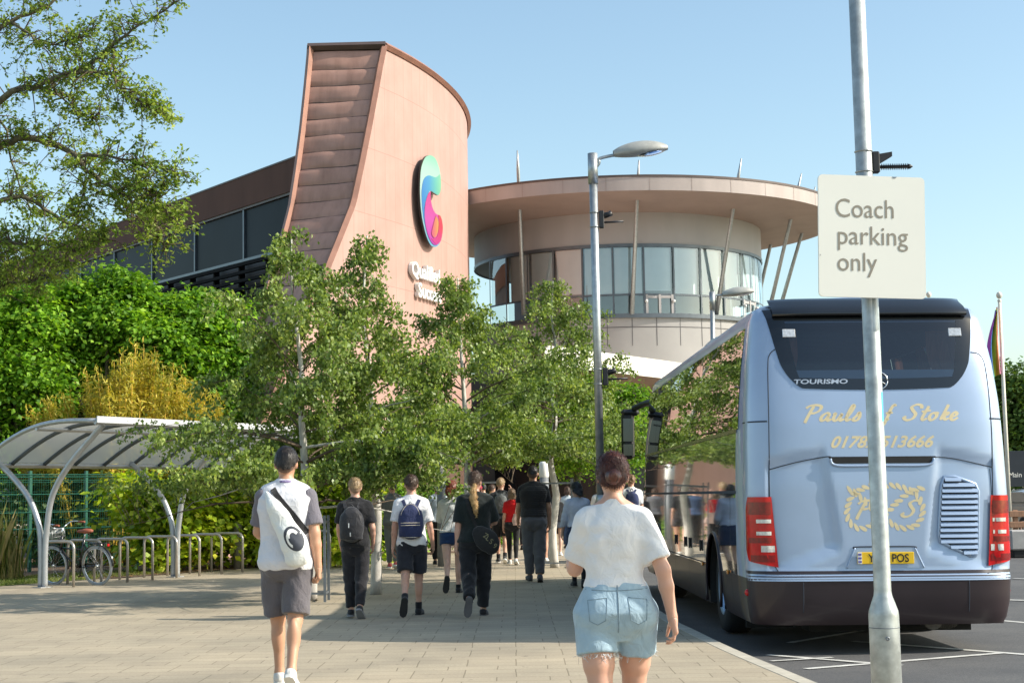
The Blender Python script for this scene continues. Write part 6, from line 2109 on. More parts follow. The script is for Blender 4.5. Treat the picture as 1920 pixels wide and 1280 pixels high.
class Field:
    """smooth union of limbs and lumps; all sizes in metres for a 1.75 m figure, scaled by k"""
    def __init__(self, k=1.0, blend=.03):
        self.p = []; self.k = k; self.blend = blend; self.cuts = []; self.disp = None
    def cone(self, a, b, ra, rb, flat=False, blend=None, flat0=False):
        self.p.append(("c", np.array(a, float), np.array(b, float), ra, rb, flat, blend, flat0)); return self
    def ell(self, c, r, M=None, blend=None):
        self.p.append(("e", np.array(c, float), np.array(r, float), M, blend)); return self
    def prof(self, rows, blend=None, exp=2.3, lean=0.0):
        """rows of (z, half width, half depth, y centre, x centre)"""
        self.p.append(("p", np.array(rows, float), blend, exp)); return self
    def cut(self, n, d):
        """keep n.p < d"""
        self.cuts.append((np.array(n, float), d)); return self
    def hole(self, a, b, r):
        self.cuts.append(("h", np.array(a, float), np.array(b, float), r)); return self
    def mesh(self, h):
        h = h / self.k
        lo = np.array([9., 9, 9]); hi = -lo
        bx = []
        for q in self.p:
            if q[0] == "c":
                r = max(q[3], q[4]); l_, u_ = np.minimum(q[1], q[2]) - r, np.maximum(q[1], q[2]) + r
            elif q[0] == "e":
                r = q[2].max() if q[3] is not None else q[2]; l_, u_ = q[1] - r, q[1] + r
            else:
                T = q[1]; l_ = np.array([(T[:, 4] - T[:, 1]).min(), (T[:, 3] - T[:, 2]).min(), T[:, 0].min()]); u_ = np.array([(T[:, 4] + T[:, 1]).max(), (T[:, 3] + T[:, 2]).max(), T[:, 0].max()])
            bx.append((l_, u_)); lo = np.minimum(lo, l_); hi = np.maximum(hi, u_)
        mg = .05 + 3 * h
        lo -= mg; hi += mg
        n = np.ceil((hi - lo) / h).astype(int) + 1
        F = np.full(tuple(n), .3, np.float32)
        ax = [lo[i] + h * np.arange(n[i]) for i in range(3)]
        for q, (l_, u_) in zip(self.p, bx):
            bl = (q[6] if q[0] == "c" else q[4] if q[0] == "e" else q[2]); bl = self.blend if bl is None else bl
            i0 = np.maximum(0, ((l_ - bl - 2 * h - .03 - lo) / h).astype(int)); i1 = np.minimum(n, ((u_ + bl + 2 * h + .03 - lo) / h).astype(int) + 2)
            X, Y, Z = np.meshgrid(ax[0][i0[0]:i1[0]], ax[1][i0[1]:i1[1]], ax[2][i0[2]:i1[2]], indexing="ij")
            if q[0] == "c":
                a, b_, ra, rb, flat, flat0 = q[1], q[2], q[3], q[4], q[5], q[7]
                ba = b_ - a; L2 = ba @ ba
                t = ((X - a[0]) * ba[0] + (Y - a[1]) * ba[1] + (Z - a[2]) * ba[2]) / L2
                tc = np.clip(t, 0, 1)
                d = np.sqrt((X - a[0] - tc * ba[0]) ** 2 + (Y - a[1] - tc * ba[1]) ** 2 + (Z - a[2] - tc * ba[2]) ** 2) - (ra + (rb - ra) * tc)
                if flat: d = np.maximum(d, (t - 1) * math.sqrt(L2))
                if flat0: d = np.maximum(d, -t * math.sqrt(L2))
            elif q[0] == "e":
                c, r, M = q[1], q[2], q[3]
                x, y, z = X - c[0], Y - c[1], Z - c[2]
                if M is not None:
                    M = np.array(M)
                    x, y, z = M[0, 0] * x + M[1, 0] * y + M[2, 0] * z, M[0, 1] * x + M[1, 1] * y + M[2, 1] * z, M[0, 2] * x + M[1, 2] * y + M[2, 2] * z
                k0 = np.sqrt((x / r[0]) ** 2 + (y / r[1]) ** 2 + (z / r[2]) ** 2)
                k1 = np.sqrt((x / r[0] ** 2) ** 2 + (y / r[1] ** 2) ** 2 + (z / r[2] ** 2) ** 2)
                d = k0 * (k0 - 1) / np.maximum(k1, 1e-6)
            else:
                T = q[1]; zz = Z[0, 0, :]
                rx, ry, yc, xc = (np.interp(zz, T[:, 0], T[:, i]) for i in (1, 2, 3, 4))
                e = q[3]
                qq = (np.abs((X - xc) / rx) ** e + np.abs((Y - yc) / ry) ** e) ** (1 / e)
                d = (qq - 1) * np.minimum(rx, ry)
                d = np.maximum(d, np.maximum(Z - T[:, 0].max(), T[:, 0].min() - Z))
            sub_ = F[i0[0]:i1[0], i0[1]:i1[1], i0[2]:i1[2]]
            hh = np.maximum(bl - np.abs(sub_ - d), 0) / max(bl, 1e-6)
            F[i0[0]:i1[0], i0[1]:i1[1], i0[2]:i1[2]] = np.minimum(sub_, d) - hh * hh * bl * .25
        if self.disp or self.cuts:
            X, Y, Z = np.meshgrid(*ax, indexing="ij")
            if self.disp and len(self.disp) == 4:
                amp, s = self.disp[:2]
                F = F + (amp * (np.sin(120 * X + 40 * np.sin(18 * Z + s) * .1 + s) * np.sin(110 * Y + 25 * X + s) * .9 + np.sin(150 * X + 60 * Z + s) * np.sin(140 * Y - 70 * Z) * .6 + .8 * np.sin(55 * X + 3 * np.sin(30 * Z)) * np.sin(48 * Y + s))).astype(np.float32)
            elif self.disp:
                amp, s, fz = self.disp
                w = np.sin(13 * X + 4.5 * np.sin(8 * Z + s) + s) * np.sin(fz * Z + 3.2 * np.sin(12 * X + 1.7 * s) + 2.5 * np.sin(15 * Y + s)) \
                    + .6 * np.sin(29 * X + 17 * Z + 3 * np.sin(9 * Z + 2 * s)) * np.sin(11 * Y + 20 * Z * .7 + s * 2) \
                    + .35 * np.sin(47 * Z + 21 * X + 4 * np.sin(15 * X + s))
                F = F + (amp * w).astype(np.float32)
            for ct in self.cuts:
                if isinstance(ct[0], str):
                    a, b_, r = ct[1], ct[2], ct[3]
                    ba = b_ - a
                    t = np.clip(((X - a[0]) * ba[0] + (Y - a[1]) * ba[1] + (Z - a[2]) * ba[2]) / (ba @ ba), 0, 1)
                    d = np.sqrt((X - a[0] - t * ba[0]) ** 2 + (Y - a[1] - t * ba[1]) ** 2 + (Z - a[2] - t * ba[2]) ** 2) - r
                    F = np.maximum(F, -d)
                else:
                    nn, dd = ct
                    F = np.maximum(F, nn[0] * X + nn[1] * Y + nn[2] * Z - dd + .004 * np.sin(31 * X + 23 * Y))
        V, Q = surface_nets(F, lo, h)
        return V * self.k, Q

def skinmat(name, c):
    m, nt, N, L, P = _new(name)
    f = _noise(nt, _coord(nt), 9, 3)
    col = _mix(nt, _ramp(nt, f, .3, .7), tuple(x * .9 for x in c), (c[0] * 1.06, c[1] * 1.0, c[2] * .97))
    L.new(col, P.inputs["Base Color"])
    P.inputs["Roughness"].default_value = .5
    P.inputs["Subsurface Weight"].default_value = .12
    P.inputs["Subsurface Radius"].default_value = (.02, .008, .004)
    P.inputs["Subsurface Scale"].default_value = .5
    return m
def cloth(name, c, var=.08, weave=260, rough=.9, fold=.0, stain=0.0):
    m, nt, N, L, P = _new(name)
    v = _coord(nt)
    f = _ramp(nt, _noise(nt, v, 5, 4), .3, .7)
    col = _mix(nt, f, tuple(x * (1 - var) for x in c), tuple(min(1, x * (1 + var)) for x in c))
    L.new(col, P.inputs["Base Color"])
    P.inputs["Roughness"].default_value = rough
    P.inputs["Sheen Weight"].default_value = .25
    P.inputs["Specular IOR Level"].default_value = .2
    b1 = N.new("ShaderNodeBump"); b1.inputs["Strength"].default_value = .5; b1.inputs["Distance"].default_value = .022
    L.new(_noise(nt, _coord(nt, (1, 1, .8)), 15, 3, .5, 1.4), b1.inputs["Height"])
    b2 = N.new("ShaderNodeBump"); b2.inputs["Strength"].default_value = .12; b2.inputs["Distance"].default_value = .002
    L.new(_noise(nt, v, weave, 2), b2.inputs["Height"]); L.new(b1.outputs[0], b2.inputs["Normal"])
    L.new(b2.outputs[0], P.inputs["Normal"])
    return m
def hairmat(name, a, b2):
    m, nt, N, L, P = _new(name)
    v = _coord(nt, (1, 1, .12))
    f = _ramp(nt, _noise(nt, v, 75, 4, .6, .6), .3, .72)
    L.new(_mix(nt, f, a, b2), P.inputs["Base Color"])
    P.inputs["Roughness"].default_value = .42
    P.inputs["Specular IOR Level"].default_value = .45
    bp = N.new("ShaderNodeBump"); bp.inputs["Strength"].default_value = .7; bp.inputs["Distance"].default_value = .006
    L.new(_noise(nt, v, 90, 3), bp.inputs["Height"]); L.new(bp.outputs[0], P.inputs["Normal"])
    return m

def vrot(v, ax, a):
    return np.array(Matrix.Rotation(a, 3, ax) @ Vector(v))

class Fig:
    """a figure facing +Y: joints in metres for 1.75 m height"""
    def __init__(self, female=False, wide=1.0, legs=None, arms=None, head_yaw=0.0, head_tilt=0.0, twist=0.0, hips=1.0, thigh=1.0):
        self.f, self.w, self.hips, self.th = female, wide, hips, thigh
        L_ = legs or {}
        A_ = arms or {}
        self.J = {}
        for s, nm in ((-1, "L"), (1, "R")):
            sw, kn, ft = L_.get(nm, (0, 0, 0))[:3]
            hip = np.array([s * (.092 if not female else .10) * hips, -.005, .90])
            d1 = vrot((s * -.035 * (1 if not female else 1.3), 0, -1), 'X', R(sw)); d1 /= np.linalg.norm(d1)
            knee = hip + d1 * .43
            d2 = vrot((s * -.02, 0, -1), 'X', R(sw - kn)); d2 /= np.linalg.norm(d2)
            ank = knee + d2 * .40
            fd = vrot((s * .14, 1, 0), 'X', R(sw - kn + (90 - 90) + ft)); fd /= np.linalg.norm(fd)
            self.J[nm] = (hip, knee, ank, fd, vrot((0, 0, -1), 'X', R(sw - kn + ft)))
        for s, nm in ((-1, "l"), (1, "r")):
            sw, ab, el, inn = A_.get(nm, (0, 8, 12, 0))
            sx = (.172 if not female else .150) * wide
            sh_ = np.array([s * sx, -.015, 1.405])
            d1 = np.array(Matrix.Rotation(R(-s * ab), 3, 'Y') @ (Matrix.Rotation(R(sw), 3, 'X') @ Vector((0, 0, -1))))
            el_ = sh_ + d1 * .29
            d2 = np.array(Matrix.Rotation(R(-s * (ab * .6 - inn)), 3, 'Y') @ (Matrix.Rotation(R(sw + el), 3, 'X') @ Vector((0, 0, -1))))
            wr = el_ + d2 * .25
            self.J[nm] = (sh_, el_, wr, d2)
        # put the lowest sole on the ground
        low = 9
        for nm in "LR":
            hip, knee, ank, fd, dn = self.J[nm]
            for q in (ank + dn * .075 - fd * .05, ank + dn * .075 + fd * .15):
                low = min(low, q[2])
        self.dz = -low
        self.hy, self.ht = head_yaw, head_tilt
        self.torso = [(.78, .10, .08, 0, 0), (.86, .165, .115, -.012, 0), (.92, .178, .125, -.018, 0), (1.0, .165, .115, -.008, 0), (1.10, .148, .102, .0, 0), (1.20, .158, .11, .0, 0), (1.30, .178, .118, -.004, 0), (1.38, .178, .108, -.012, 0), (1.43, .13, .08, -.014, 0), (1.48, .07, .062, -.006, 0)] if not female else \
            [(.78, .10, .08, 0, 0), (.86, .178 * hips, .125, -.016, 0), (.92, .188 * hips, .135, -.024, 0), (1.0, .168 * (hips + 1) / 2, .118, -.012, 0), (1.10, .135, .095, .0, 0), (1.20, .14, .10, .004, 0), (1.30, .155, .12, .008, 0), (1.38, .152, .10, -.008, 0), (1.43, .11, .075, -.012, 0), (1.48, .06, .055, -.004, 0)]
        self.torso = [(z, a * (wide if z > 1.05 else (1 + (wide - 1) * .3)), b_ * (1 + (wide - 1) * .6), y, x) for z, a, b_, y, x in self.torso]
    def hd(self, v, c=np.array([0, .0, 1.56])):
        v = np.array(v, float)
        q = vrot(v - c, 'X', R(-self.ht)); q = vrot(q, 'Z', R(self.hy))
        return q + c
    def HM(self):
        return Matrix.Rotation(R(self.hy), 3, 'Z') @ Matrix.Rotation(R(-self.ht), 3, 'X')
    def up(self, v): return np.array(v) + np.array([0, 0, self.dz])
    def body(self, k, arm=1.0, leg=1.0):
        Fd = Field(k, .03); z = np.array([0, 0, self.dz])
        Fd.prof([(a + self.dz, b_, c, d, e) for a, b_, c, d, e in self.torso])
        for s in (-1, 1):
            Fd.ell(np.array([s * .078 * self.hips, -.06, .90]) + z, (.092 * self.hips, .085, .095))
            Fd.cone(np.array([s * .13 * self.w, -.012, 1.425]) + z, np.array([s * .02, -.005, 1.49]) + z, .045, .05)
            if self.f: Fd.ell(np.array([s * .07, .10, 1.27]) + z, (.062, .05, .06))
        Fd.cone(np.array([0, -.01, 1.44]) + z, np.array([0, .012, 1.575]) + z, .058 if not self.f else .05, .052 if not self.f else .045)
        HM = self.HM()
        H_ = lambda v: self.hd(v) + z
        Fd.ell(H_((0, .015, 1.655)), (.076, .096, .104), HM, .02)
        Fd.ell(H_((0, .05, 1.592)), (.056, .062, .062), HM, .025)
        Fd.cone(H_((0, .108, 1.655)), H_((0, .128, 1.618)), .010, .015, blend=.012)
        Fd.ell(H_((0, .106, 1.585)), (.024, .012, .008), HM, .008)
        Fd.ell(H_((0, .10, 1.548)), (.022, .018, .016), HM, .015)
        for s in (-1, 1):
            Fd.ell(H_((s * .078, .0, 1.635)), (.012, .024, .033), HM, .008)
            Fd.ell(H_((s * .032, .103, 1.672)), (.024, .012, .008), HM, .01)
        for s, nm in ((-1, "L"), (1, "R")):
            hip, knee, ank, fd, dn = (q + (z if i < 3 else 0) for i, q in enumerate(self.J[nm]))
            Fd.cone(hip, knee, .088 * self.th, .056 * leg, blend=.02)
            if self.th > 1.02: Fd.cone(hip, hip + (knee - hip) * .6, .088 * self.th, .078 * self.th, blend=.012)
            cd = (ank - knee) / np.linalg.norm(ank - knee)
            back = np.cross(cd, [1, 0, 0]); back = back if back[1] < 0 else -back
            Fd.cone(knee, ank, .050 * leg, .034, blend=.02)
            Fd.ell(knee + cd * .12 + back * .020, (.047 * leg, .047 * leg, .115), Matrix.Rotation(0, 3, 'X'), .03)
            Fd.cone(ank, ank + fd * .10 + dn * .045, .034, .03)
        for nm in "lr":
            a, e, w_, d = (q + (z if i < 3 else 0) for i, q in enumerate(self.J[nm]))
            Fd.cone(a, e, .047 * arm, .039 * arm, blend=.03)
            Fd.cone(e, e + (w_ - e) * .35, .040 * arm, .039 * arm, blend=.015)
            Fd.cone(e + (w_ - e) * .35, w_, .039 * arm, .026 * arm, blend=.015)
            Fd.cone(w_, w_ + d * .03, .026 * arm, .026 * arm, blend=.012)
        return Fd
    def hand(self, nm, k, curl=22, fine=.0042):
        s = -1 if nm == "l" else 1
        z = np.array([0, 0, self.dz])
        a, e, w_, d = (q + (z if i < 3 else 0) for i, q in enumerate(self.J[nm]))
        d = d / np.linalg.norm(d)
        # palm faces the body; thumb forward
        side = np.array([-s * 1.0, 0, 0]); side = side - d * (side @ d); side /= np.linalg.norm(side)     # palm normal
        fw = np.cross(side, d) * (1 if s > 0 else -1)
        if fw[1] < 0: fw = -fw
        Fd = Field(k, .010)
        Fd.cone(w_ - d * .02, w_ + d * .02, .024, .025)
        for i, (o_, ln, r) in enumerate(((.028, .075, .0088), (.009, .082, .0092), (-.010, .076, .0088), (-.027, .060, .0076))):
            kn = w_ + d * (.090 - .004 * abs(i - 1)) + fw * o_
            Fd.cone(w_ + d * .02 + fw * o_ * .55, kn, .014, .0125, blend=.018)
            p = kn; ang = curl * (1 + .16 * i)
            for j, fr in enumerate((.45, .32, .23)):
                aa = R(ang * (j + .7))
                dd = d * math.cos(aa) + side * math.sin(aa)
                q = p + dd * ln * fr
                Fd.cone(p, q, r * (1 - .07 * j), r * (.95 - .09 * j), blend=.003)
                p = q
        t0 = w_ + d * .028 + fw * .022 + side * .006
        t1 = t0 + (d * .62 + fw * .62 + side * .35) * .042
        t2 = t1 + (d * .82 + fw * .30 + side * .35) * .032
        t3 = t2 + (d * .9 + fw * .08 + side * .4) * .026
        Fd.cone(t0, t1, .0155, .0125, blend=.014); Fd.cone(t1, t2, .0112, .0102, blend=.004); Fd.cone(t2, t3, .0100, .0082, blend=.004)
        return Fd.mesh(fine)
    def top(self, k, hem, loose=.018, sleeve=.62, sl_loose=.022, long_=False, disp=.003, seed=1.0, sleeves=True, body=True, vneck=.0, straight=.0, fz=24, neck=True, only="lr"):
        Fd = Field(k, .028); z = np.array([0, 0, self.dz])
        if body:
            rows = []
            for a, b_, c, d, e in self.torso:
                if a > 1.46 or a < .80: continue
                w = b_ + loose; dp = c + loose
                if straight and a < 1.3:
                    w = max(w, self.torso[6][1] * (straight)); dp = max(dp, self.torso[6][2] * straight * .98)
                rows.append((a + self.dz, w, dp, d, e))
            rows.append((1.475 + self.dz, .078 * self.w, .068, -.008, 0))
            Fd.prof(rows)
            for s in (-1, 1):
                Fd.cone(np.array([s * .13 * self.w, -.012, 1.425]) + z, np.array([s * .02, -.005, 1.475]) + z, .045 + loose * .6, .05 + loose * .4)
                if self.f: Fd.ell(np.array([s * .07, .10, 1.27]) + z, (.065 + loose * .5, .055, .065))
                if hem < .93: Fd.ell(np.array([s * .078 * self.hips, -.06, .91]) + z, (.095 + loose * .6, .085 + loose * .8, .10))
        if sleeves:
            for nm in only:
                a, e, w_, d = (q + (z if i < 3 else 0) for i, q in enumerate(self.J[nm]))
                if not body: a0 = a + np.array([-.012 * (-1 if nm == 'l' else 1), 0, -.008])
                else: a0 = a
                if long_:
                    Fd.cone(a0, e, .052 + sl_loose, .044 + sl_loose * .9, blend=.035)
                    Fd.cone(e, e + (w_ - e) * sleeve, .044 + sl_loose * .9, .032 + sl_loose * .8, flat=True, blend=.015)
                else:
                    Fd.cone(a0, a + (e - a) * sleeve, .050 + sl_loose * (.55 if body else .75), .046 + sl_loose * 1.1, flat=True, blend=.04)
        if body:
            Fd.cut((0, 0, -1), -(hem + self.dz))
            if neck: Fd.cone(np.array([0, -.012, 1.43]) + z, np.array([0, .002, 1.512]) + z, .066 if not self.f else .058, .061 if not self.f else .053, flat=True)
        Fd.disp = (disp, seed, fz)
        return Fd
    def bottom(self, k, waist, leg_to, loose=.016, flare=.0, disp=.003, seed=2.0, skirt=False, cuff=.0, fz=24):
        """leg_to: 0..1 down the thigh, 1..2 down the shin"""
        Fd = Field(k, .028); z = np.array([0, 0, self.dz])
        rows = [(a + self.dz, b_ + loose * .9, c + loose, d, e) for a, b_, c, d, e in self.torso if a < 1.25]
        if skirt:
            hem = .90 - .43 * leg_to
            rows = [(hem + self.dz, .22 * self.hips * self.w, .17, -.01, 0)] + [r for r in rows if r[0] > .87 + self.dz]
            Fd.prof(rows)
        else:
            rows[0] = (rows[0][0] - .012, .10 + loose, .085 + loose, -.005, 0)
            Fd.prof(rows)
            for s, nm in ((-1, "L"), (1, "R")):
                Fd.ell(np.array([s * .078 * self.hips, -.06, .90]) + z, (.092 * self.hips + loose * .5, .085 + loose, .095 + loose))
                hip, knee, ank, fd, dn = (q + (z if i < 3 else 0) for i, q in enumerate(self.J[nm]))
                t = min(1, leg_to)
                e = hip + (knee - hip) * t
                r1 = .088 * self.th + loose; r2 = (.088 * self.th + (.056 - .088) * t * (1 if self.th < 1.02 else .45)) + loose + flare
                Fd.cone(hip, e, r1, r2, flat=leg_to <= 1, blend=.02)
                if self.th > 1.02: Fd.cone(hip, hip + (knee - hip) * min(.6, leg_to), .088 * self.th + loose, .078 * self.th + loose + (.088 - .078) * self.th * max(0, .6 - leg_to) / .6, flat=True, blend=.012)
                if leg_to > 1:
                    e2 = knee + (ank - knee) * (leg_to - 1)
                    r3 = .036 + loose + flare * .6 - cuff
                    Fd.cone(knee, e2, r2 - flare * .3, r3, flat=True, blend=.02)
                    cd = (ank - knee) / np.linalg.norm(ank - knee)
                    back = np.cross(cd, [1, 0, 0]); back = back if back[1] < 0 else -back
                    Fd.ell(knee + cd * .12 + back * .02, (.05 + loose * .8, .05 + loose * .8, .11), None, .03)
        Fd.cut((0, 0, 1), waist + self.dz)
        Fd.disp = (disp, seed, fz)
        return Fd
    def shoe(self, nm, k, h=.010, sock=0.0, grow=.0):
        z = np.array([0, 0, self.dz])
        hip, knee, ank, fd, dn = (q + (z if i < 3 else 0) for i, q in enumerate(self.J[nm]))
        dn = dn - fd * (dn @ fd); dn /= np.linalg.norm(dn); lat = np.cross(fd, dn)
        M = Matrix((lat, fd, -dn)).transposed()
        Fd = Field(k, .03)
        g = grow
        Fd.ell(ank + dn * .040 - fd * .020, (.038 + g, .048 + g, .046 + g), M)
        Fd.ell(ank + dn * .046 + fd * .075, (.045 + g, .075 + g, .036 + g), M)
        Fd.ell(ank + dn * .052 + fd * .135, (.044 + g, .055, .028 + g), M)
        up_ = (ank - knee) / np.linalg.norm(ank - knee)
        Fd.cone(ank - up_ * (.0 + sock), ank + dn * .03, .040 + g, .042 + g, flat0=True)
        Fd.cut(tuple(dn), float((ank + dn * .075) @ dn))
        return Fd.mesh(h), (ank, fd, dn, lat)
    def sole(self, inf, k):
        ank, fd, dn, lat = inf
        b = MB()
        P = []
        for t, w in ((-.068, .018), (-.05, .036), (0, .040), (.06, .046), (.12, .048), (.165, .036), (.185, .012)):
            P.append((t, w))
        out = [(w, t) for t, w in P] + [(-w, t) for t, w in reversed(P)]
        b.prism(out, Vector(lat) , Vector(fd), Vector(dn), .026 * k, Vector(ank * k + dn * .062 * k))
        b.v = [tuple(v) for v in b.v]
        return b
    def hair_short(self, k, thick=.012, nape=1.60, brow=1.70, h=.010, noise=.003, seed=1.0, front=.06):
        z = np.array([0, 0, self.dz]); HM = self.HM()
        Fd = Field(k, .015)
        Fd.ell(self.hd((0, .012, 1.662)) + z, (.078 + thick, .098 + thick, .106 + thick), HM)
        Fd.ell(self.hd((0, -.03, 1.62)) + z, (.066 + thick * .6, .062 + thick * .6, .07), HM)
        # keep what lies above a plane running from the brow down to the nape
        p1 = self.hd((0, .02 + front, brow)) + z; p2 = self.hd((0, -.085, nape)) + z
        d = p1 - p2; n = np.cross(np.array(HM @ Vector((1, 0, 0))), d); n /= np.linalg.norm(n)
        if n[2] > 0: n = -n
        Fd.cut(tuple(n), float(n @ p1))
        Fd.disp = (noise, seed, 70, 'hair')
        return Fd

def tufts(mesh, n, ln, k, rng, down=.8, outw=.3, w=.0035):
    """loose strands standing off a hair surface"""
    V, Q = mesh
    N_ = np.cross(V[Q[:, 1]] - V[Q[:, 0]], V[Q[:, 3]] - V[Q[:, 0]])
    c = V[Q].mean(1); N_ /= np.linalg.norm(N_, axis=1, keepdims=True) + 1e-12
    i = rng.integers(0, len(Q), n)
    p, nn = c[i], N_[i]
    d = rng.normal(0, .45, (n, 3)) + np.array([0, 0, -down]); d = d - nn * (d * nn).sum(1, keepdims=True); d /= np.linalg.norm(d, axis=1, keepdims=True) + 1e-9
    l_ = (ln * rng.uniform(.5, 1.2, n))[:, None]
    e = p + d * l_ + nn * l_ * outw * rng.uniform(.3, 1.2, (n, 1))
    b_ = np.cross(d, nn) * w * .5
    m_ = (p + e) / 2 + nn * l_ * outw * .35
    T = np.stack([p - b_ - nn * .002, p + b_ - nn * .002, m_ + b_ * .8, m_ - b_ * .8, m_ - b_ * .8, m_ + b_ * .8, e + b_ * .2, e - b_ * .2], 1).reshape(-1, 3)
    q = (np.arange(n)[:, None] * 8 + len(V))
    Qt = np.concatenate([q + np.array([[0, 1, 2, 3]]), q + np.array([[4, 5, 6, 7]])])
    return np.concatenate([V, T]), np.concatenate([Q, Qt])
_hr = np.random.default_rng(77)
def put(name, mesh, m, parent):
    V, Q = mesh
    if name in ("hair", "ponytail"):
        big = "dark_auburn" in m.name or parent.get("label", "").startswith("dark haired man")
        V, Q = tufts((V, Q), 2600 if big else 1100, .028 if m.name != "black_hair" else .016, 1, _hr, .8, .34 if big else .38, .0022 if big else .0035)
    return mesh_obj(name, V, Q.astype(np.int32), m, parent, smooth=True)

FADE = {}
def fade(t, fig, k, hm, skin):
    key = hm.name + skin
    if key not in FADE:
        a = [e.default_value for e in ()]
        base = {'black_hair': (.02, .017, .015), 'brown_hair': (.05, .03, .02), 'blond_hair': (.24, .16, .09)}.get(hm.name, (.06, .035, .02))
        sk = {'tan': (.52, .29, .185), 'fair': (.62, .36, .26)}.get(skin, (.46, .255, .165))
        FADE[key] = mat('clipped_nape_' + str(len(FADE)), tuple(.55 * b_ + .22 * c_ for b_, c_ in zip(base, sk)), .8, 0, .3, 120)
    put('nape', fig.hair_short(k, .0035, 1.565, 1.675, noise=.0008, front=.045).mesh(.008), FADE[key], t)
SKIN = {"fair": skinmat("fair_skin", (.62, .36, .26)), "tan": skinmat("tanned_skin", (.52, .29, .185)), "olive": skinmat("olive_skin", (.46, .255, .165)), "pale": skinmat("pale_skin", (.66, .42, .33)), "dark": skinmat("brown_skin", (.24, .12, .075))}
_cl = {}
def CL(name, c, **k):
    if name not in _cl: _cl[name] = cloth(name, c, **k)
    return _cl[name]

def person(label, px, foot_py, head_py, fig, skin, yaw=0.0, D=None, fine=.012, arm=1.0, leg=1.0, curl=(22, 22), group="students walking to the college entrance", hx=None):
    base = at(px, foot_py, D) if D else gp(px, foot_py)
    base.z = 0
    H = at(hx or px, head_py, base.y).z
    k = H / (1.768 + fig.dz)
    t = thing("person", label, "person", base, R(yaw), group)
    V, Q = fig.body(k, arm, leg).mesh(fine)
    allV, allQ = [V], [Q]; n = len(V)
    for nm, cu in (("l", curl[0]), ("r", curl[1])):
        v, q = fig.hand(nm, k, cu, max(.0042, fine * .42))
        allV.append(v); allQ.append(q + n); n += len(v)
    put("body", (np.concatenate(allV), np.concatenate(allQ)), SKIN[skin], t)
    return t, k, base
def shoes(t, fig, k, m, msole, h=.010, sock=None, msock=None):
    for nm in "LR":
        me, inf = fig.shoe(nm, k, h)
        s = put("shoe", me, m, t)
        fig.sole(inf, k).build("sole", msole, s)
        if sock:
            z = np.array([0, 0, fig.dz])
            hip, knee, ank, fd, dn = (q + (z if i < 3 else 0) for i, q in enumerate(fig.J[nm]))
            up_ = (knee - ank) / np.linalg.norm(knee - ank)
            F_ = Field(k, .02); F_.cone(ank - up_ * .01, ank + up_ * sock, .041, .042 + .03 * sock, flat=True)
            put("sock", F_.mesh(h), msock, t)
M_sole_w = mat("white_sole", (.70, .69, .66), .6, 0, .06, 12)
M_sole_b = mat("black_sole", (.02, .02, .02), .6, 0, .2, 12)
M_shoe_b = CL("black_shoe", (.018, .018, .02), rough=.6)
M_shoe_w = CL("white_shoe", (.62, .61, .58), rough=.6)
M_blk = CL("black_cloth", (.016, .016, .018), var=.25)
M_wht = CL("white_cotton", (.78, .77, .77), var=.03)
M_denim = CL("light_wash_denim", (.34, .46, .54), var=.16, weave=420)
H_dark = hairmat("black_hair", (.008, .007, .007), (.035, .028, .024))
H_brown = hairmat("brown_hair", (.035, .018, .010), (.10, .055, .03))
H_red = hairmat("auburn_hair", (.10, .022, .012), (.30, .085, .035))
H_blond = hairmat("blond_hair", (.20, .125, .06), (.52, .37, .20))
H_black2 = hairmat("raven_hair", (.005, .005, .006), (.02, .02, .022))

def bvh_of(o):
    me = o.data
    return BVHTree.FromPolygons([v.co.copy() for v in me.vertices], [tuple(p.vertices) for p in me.polygons])
def on_back(bv, x, z, off=.002):
    """point on the back of a garment seen at local x, z"""
    h = bv.ray_cast(Vector((x, -1.5, z)), Vector((0, 1, 0)))
    return (h[0] - Vector((0, off, 0))) if h[0] is not None else None
def seam(o, pts, r, m, name, parent, off=.001, n=5):
    bv = bvh_of(o)
    P = [on_back(bv, p.x, p.z, off) for p in smooth_path([Vector((x, 0, z)) for x, z in pts], n)]
    P = [p for p in P if p is not None]
    if len(P) < 2: return
    b = MB(); b.tube(P, r, 5); return b.build(name, m, parent)
def patch_on(o, outline, m, name, parent, off=.003, n=14):
    """a panel lying on the back of a garment: outline gives (x0, x1) for z"""
    bv = bvh_of(o); P = []
    z0, z1 = outline[0][0], outline[-1][0]
    for i in range(n + 1):
        z = z0 + (z1 - z0) * i / n
        a = float(np.interp(z, [q[0] for q in outline], [q[1] for q in outline])); c = float(np.interp(z, [q[0] for q in outline], [q[2] for q in outline]))
        row = [on_back(bv, a + (c - a) * j / n, z, off) for j in range(n + 1)]
        if any(p is None for p in row): continue
        P.append(row)
    if len(P) < 2: return
    b = MB(); b.grid(P); return b.build(name, m, parent)

# ================= the woman nearest the camera
fg = Fig(True, 1.03, {"L": (-11, 10, 0), "R": (13, 10, 2)}, {"l": (24, 12, 78, 14), "r": (-13, 20, 15, 2)}, -6, 4, hips=1.13, thigh=1.10)
t, k, base = person("woman with a hair bun, white t-shirt and frayed denim shorts, walking beside the coach", 1163, 1500, 849, fg, "fair", 1, D=7.9, fine=.0085, arm=1.03, leg=1.08, curl=(25, 30), hx=1132)
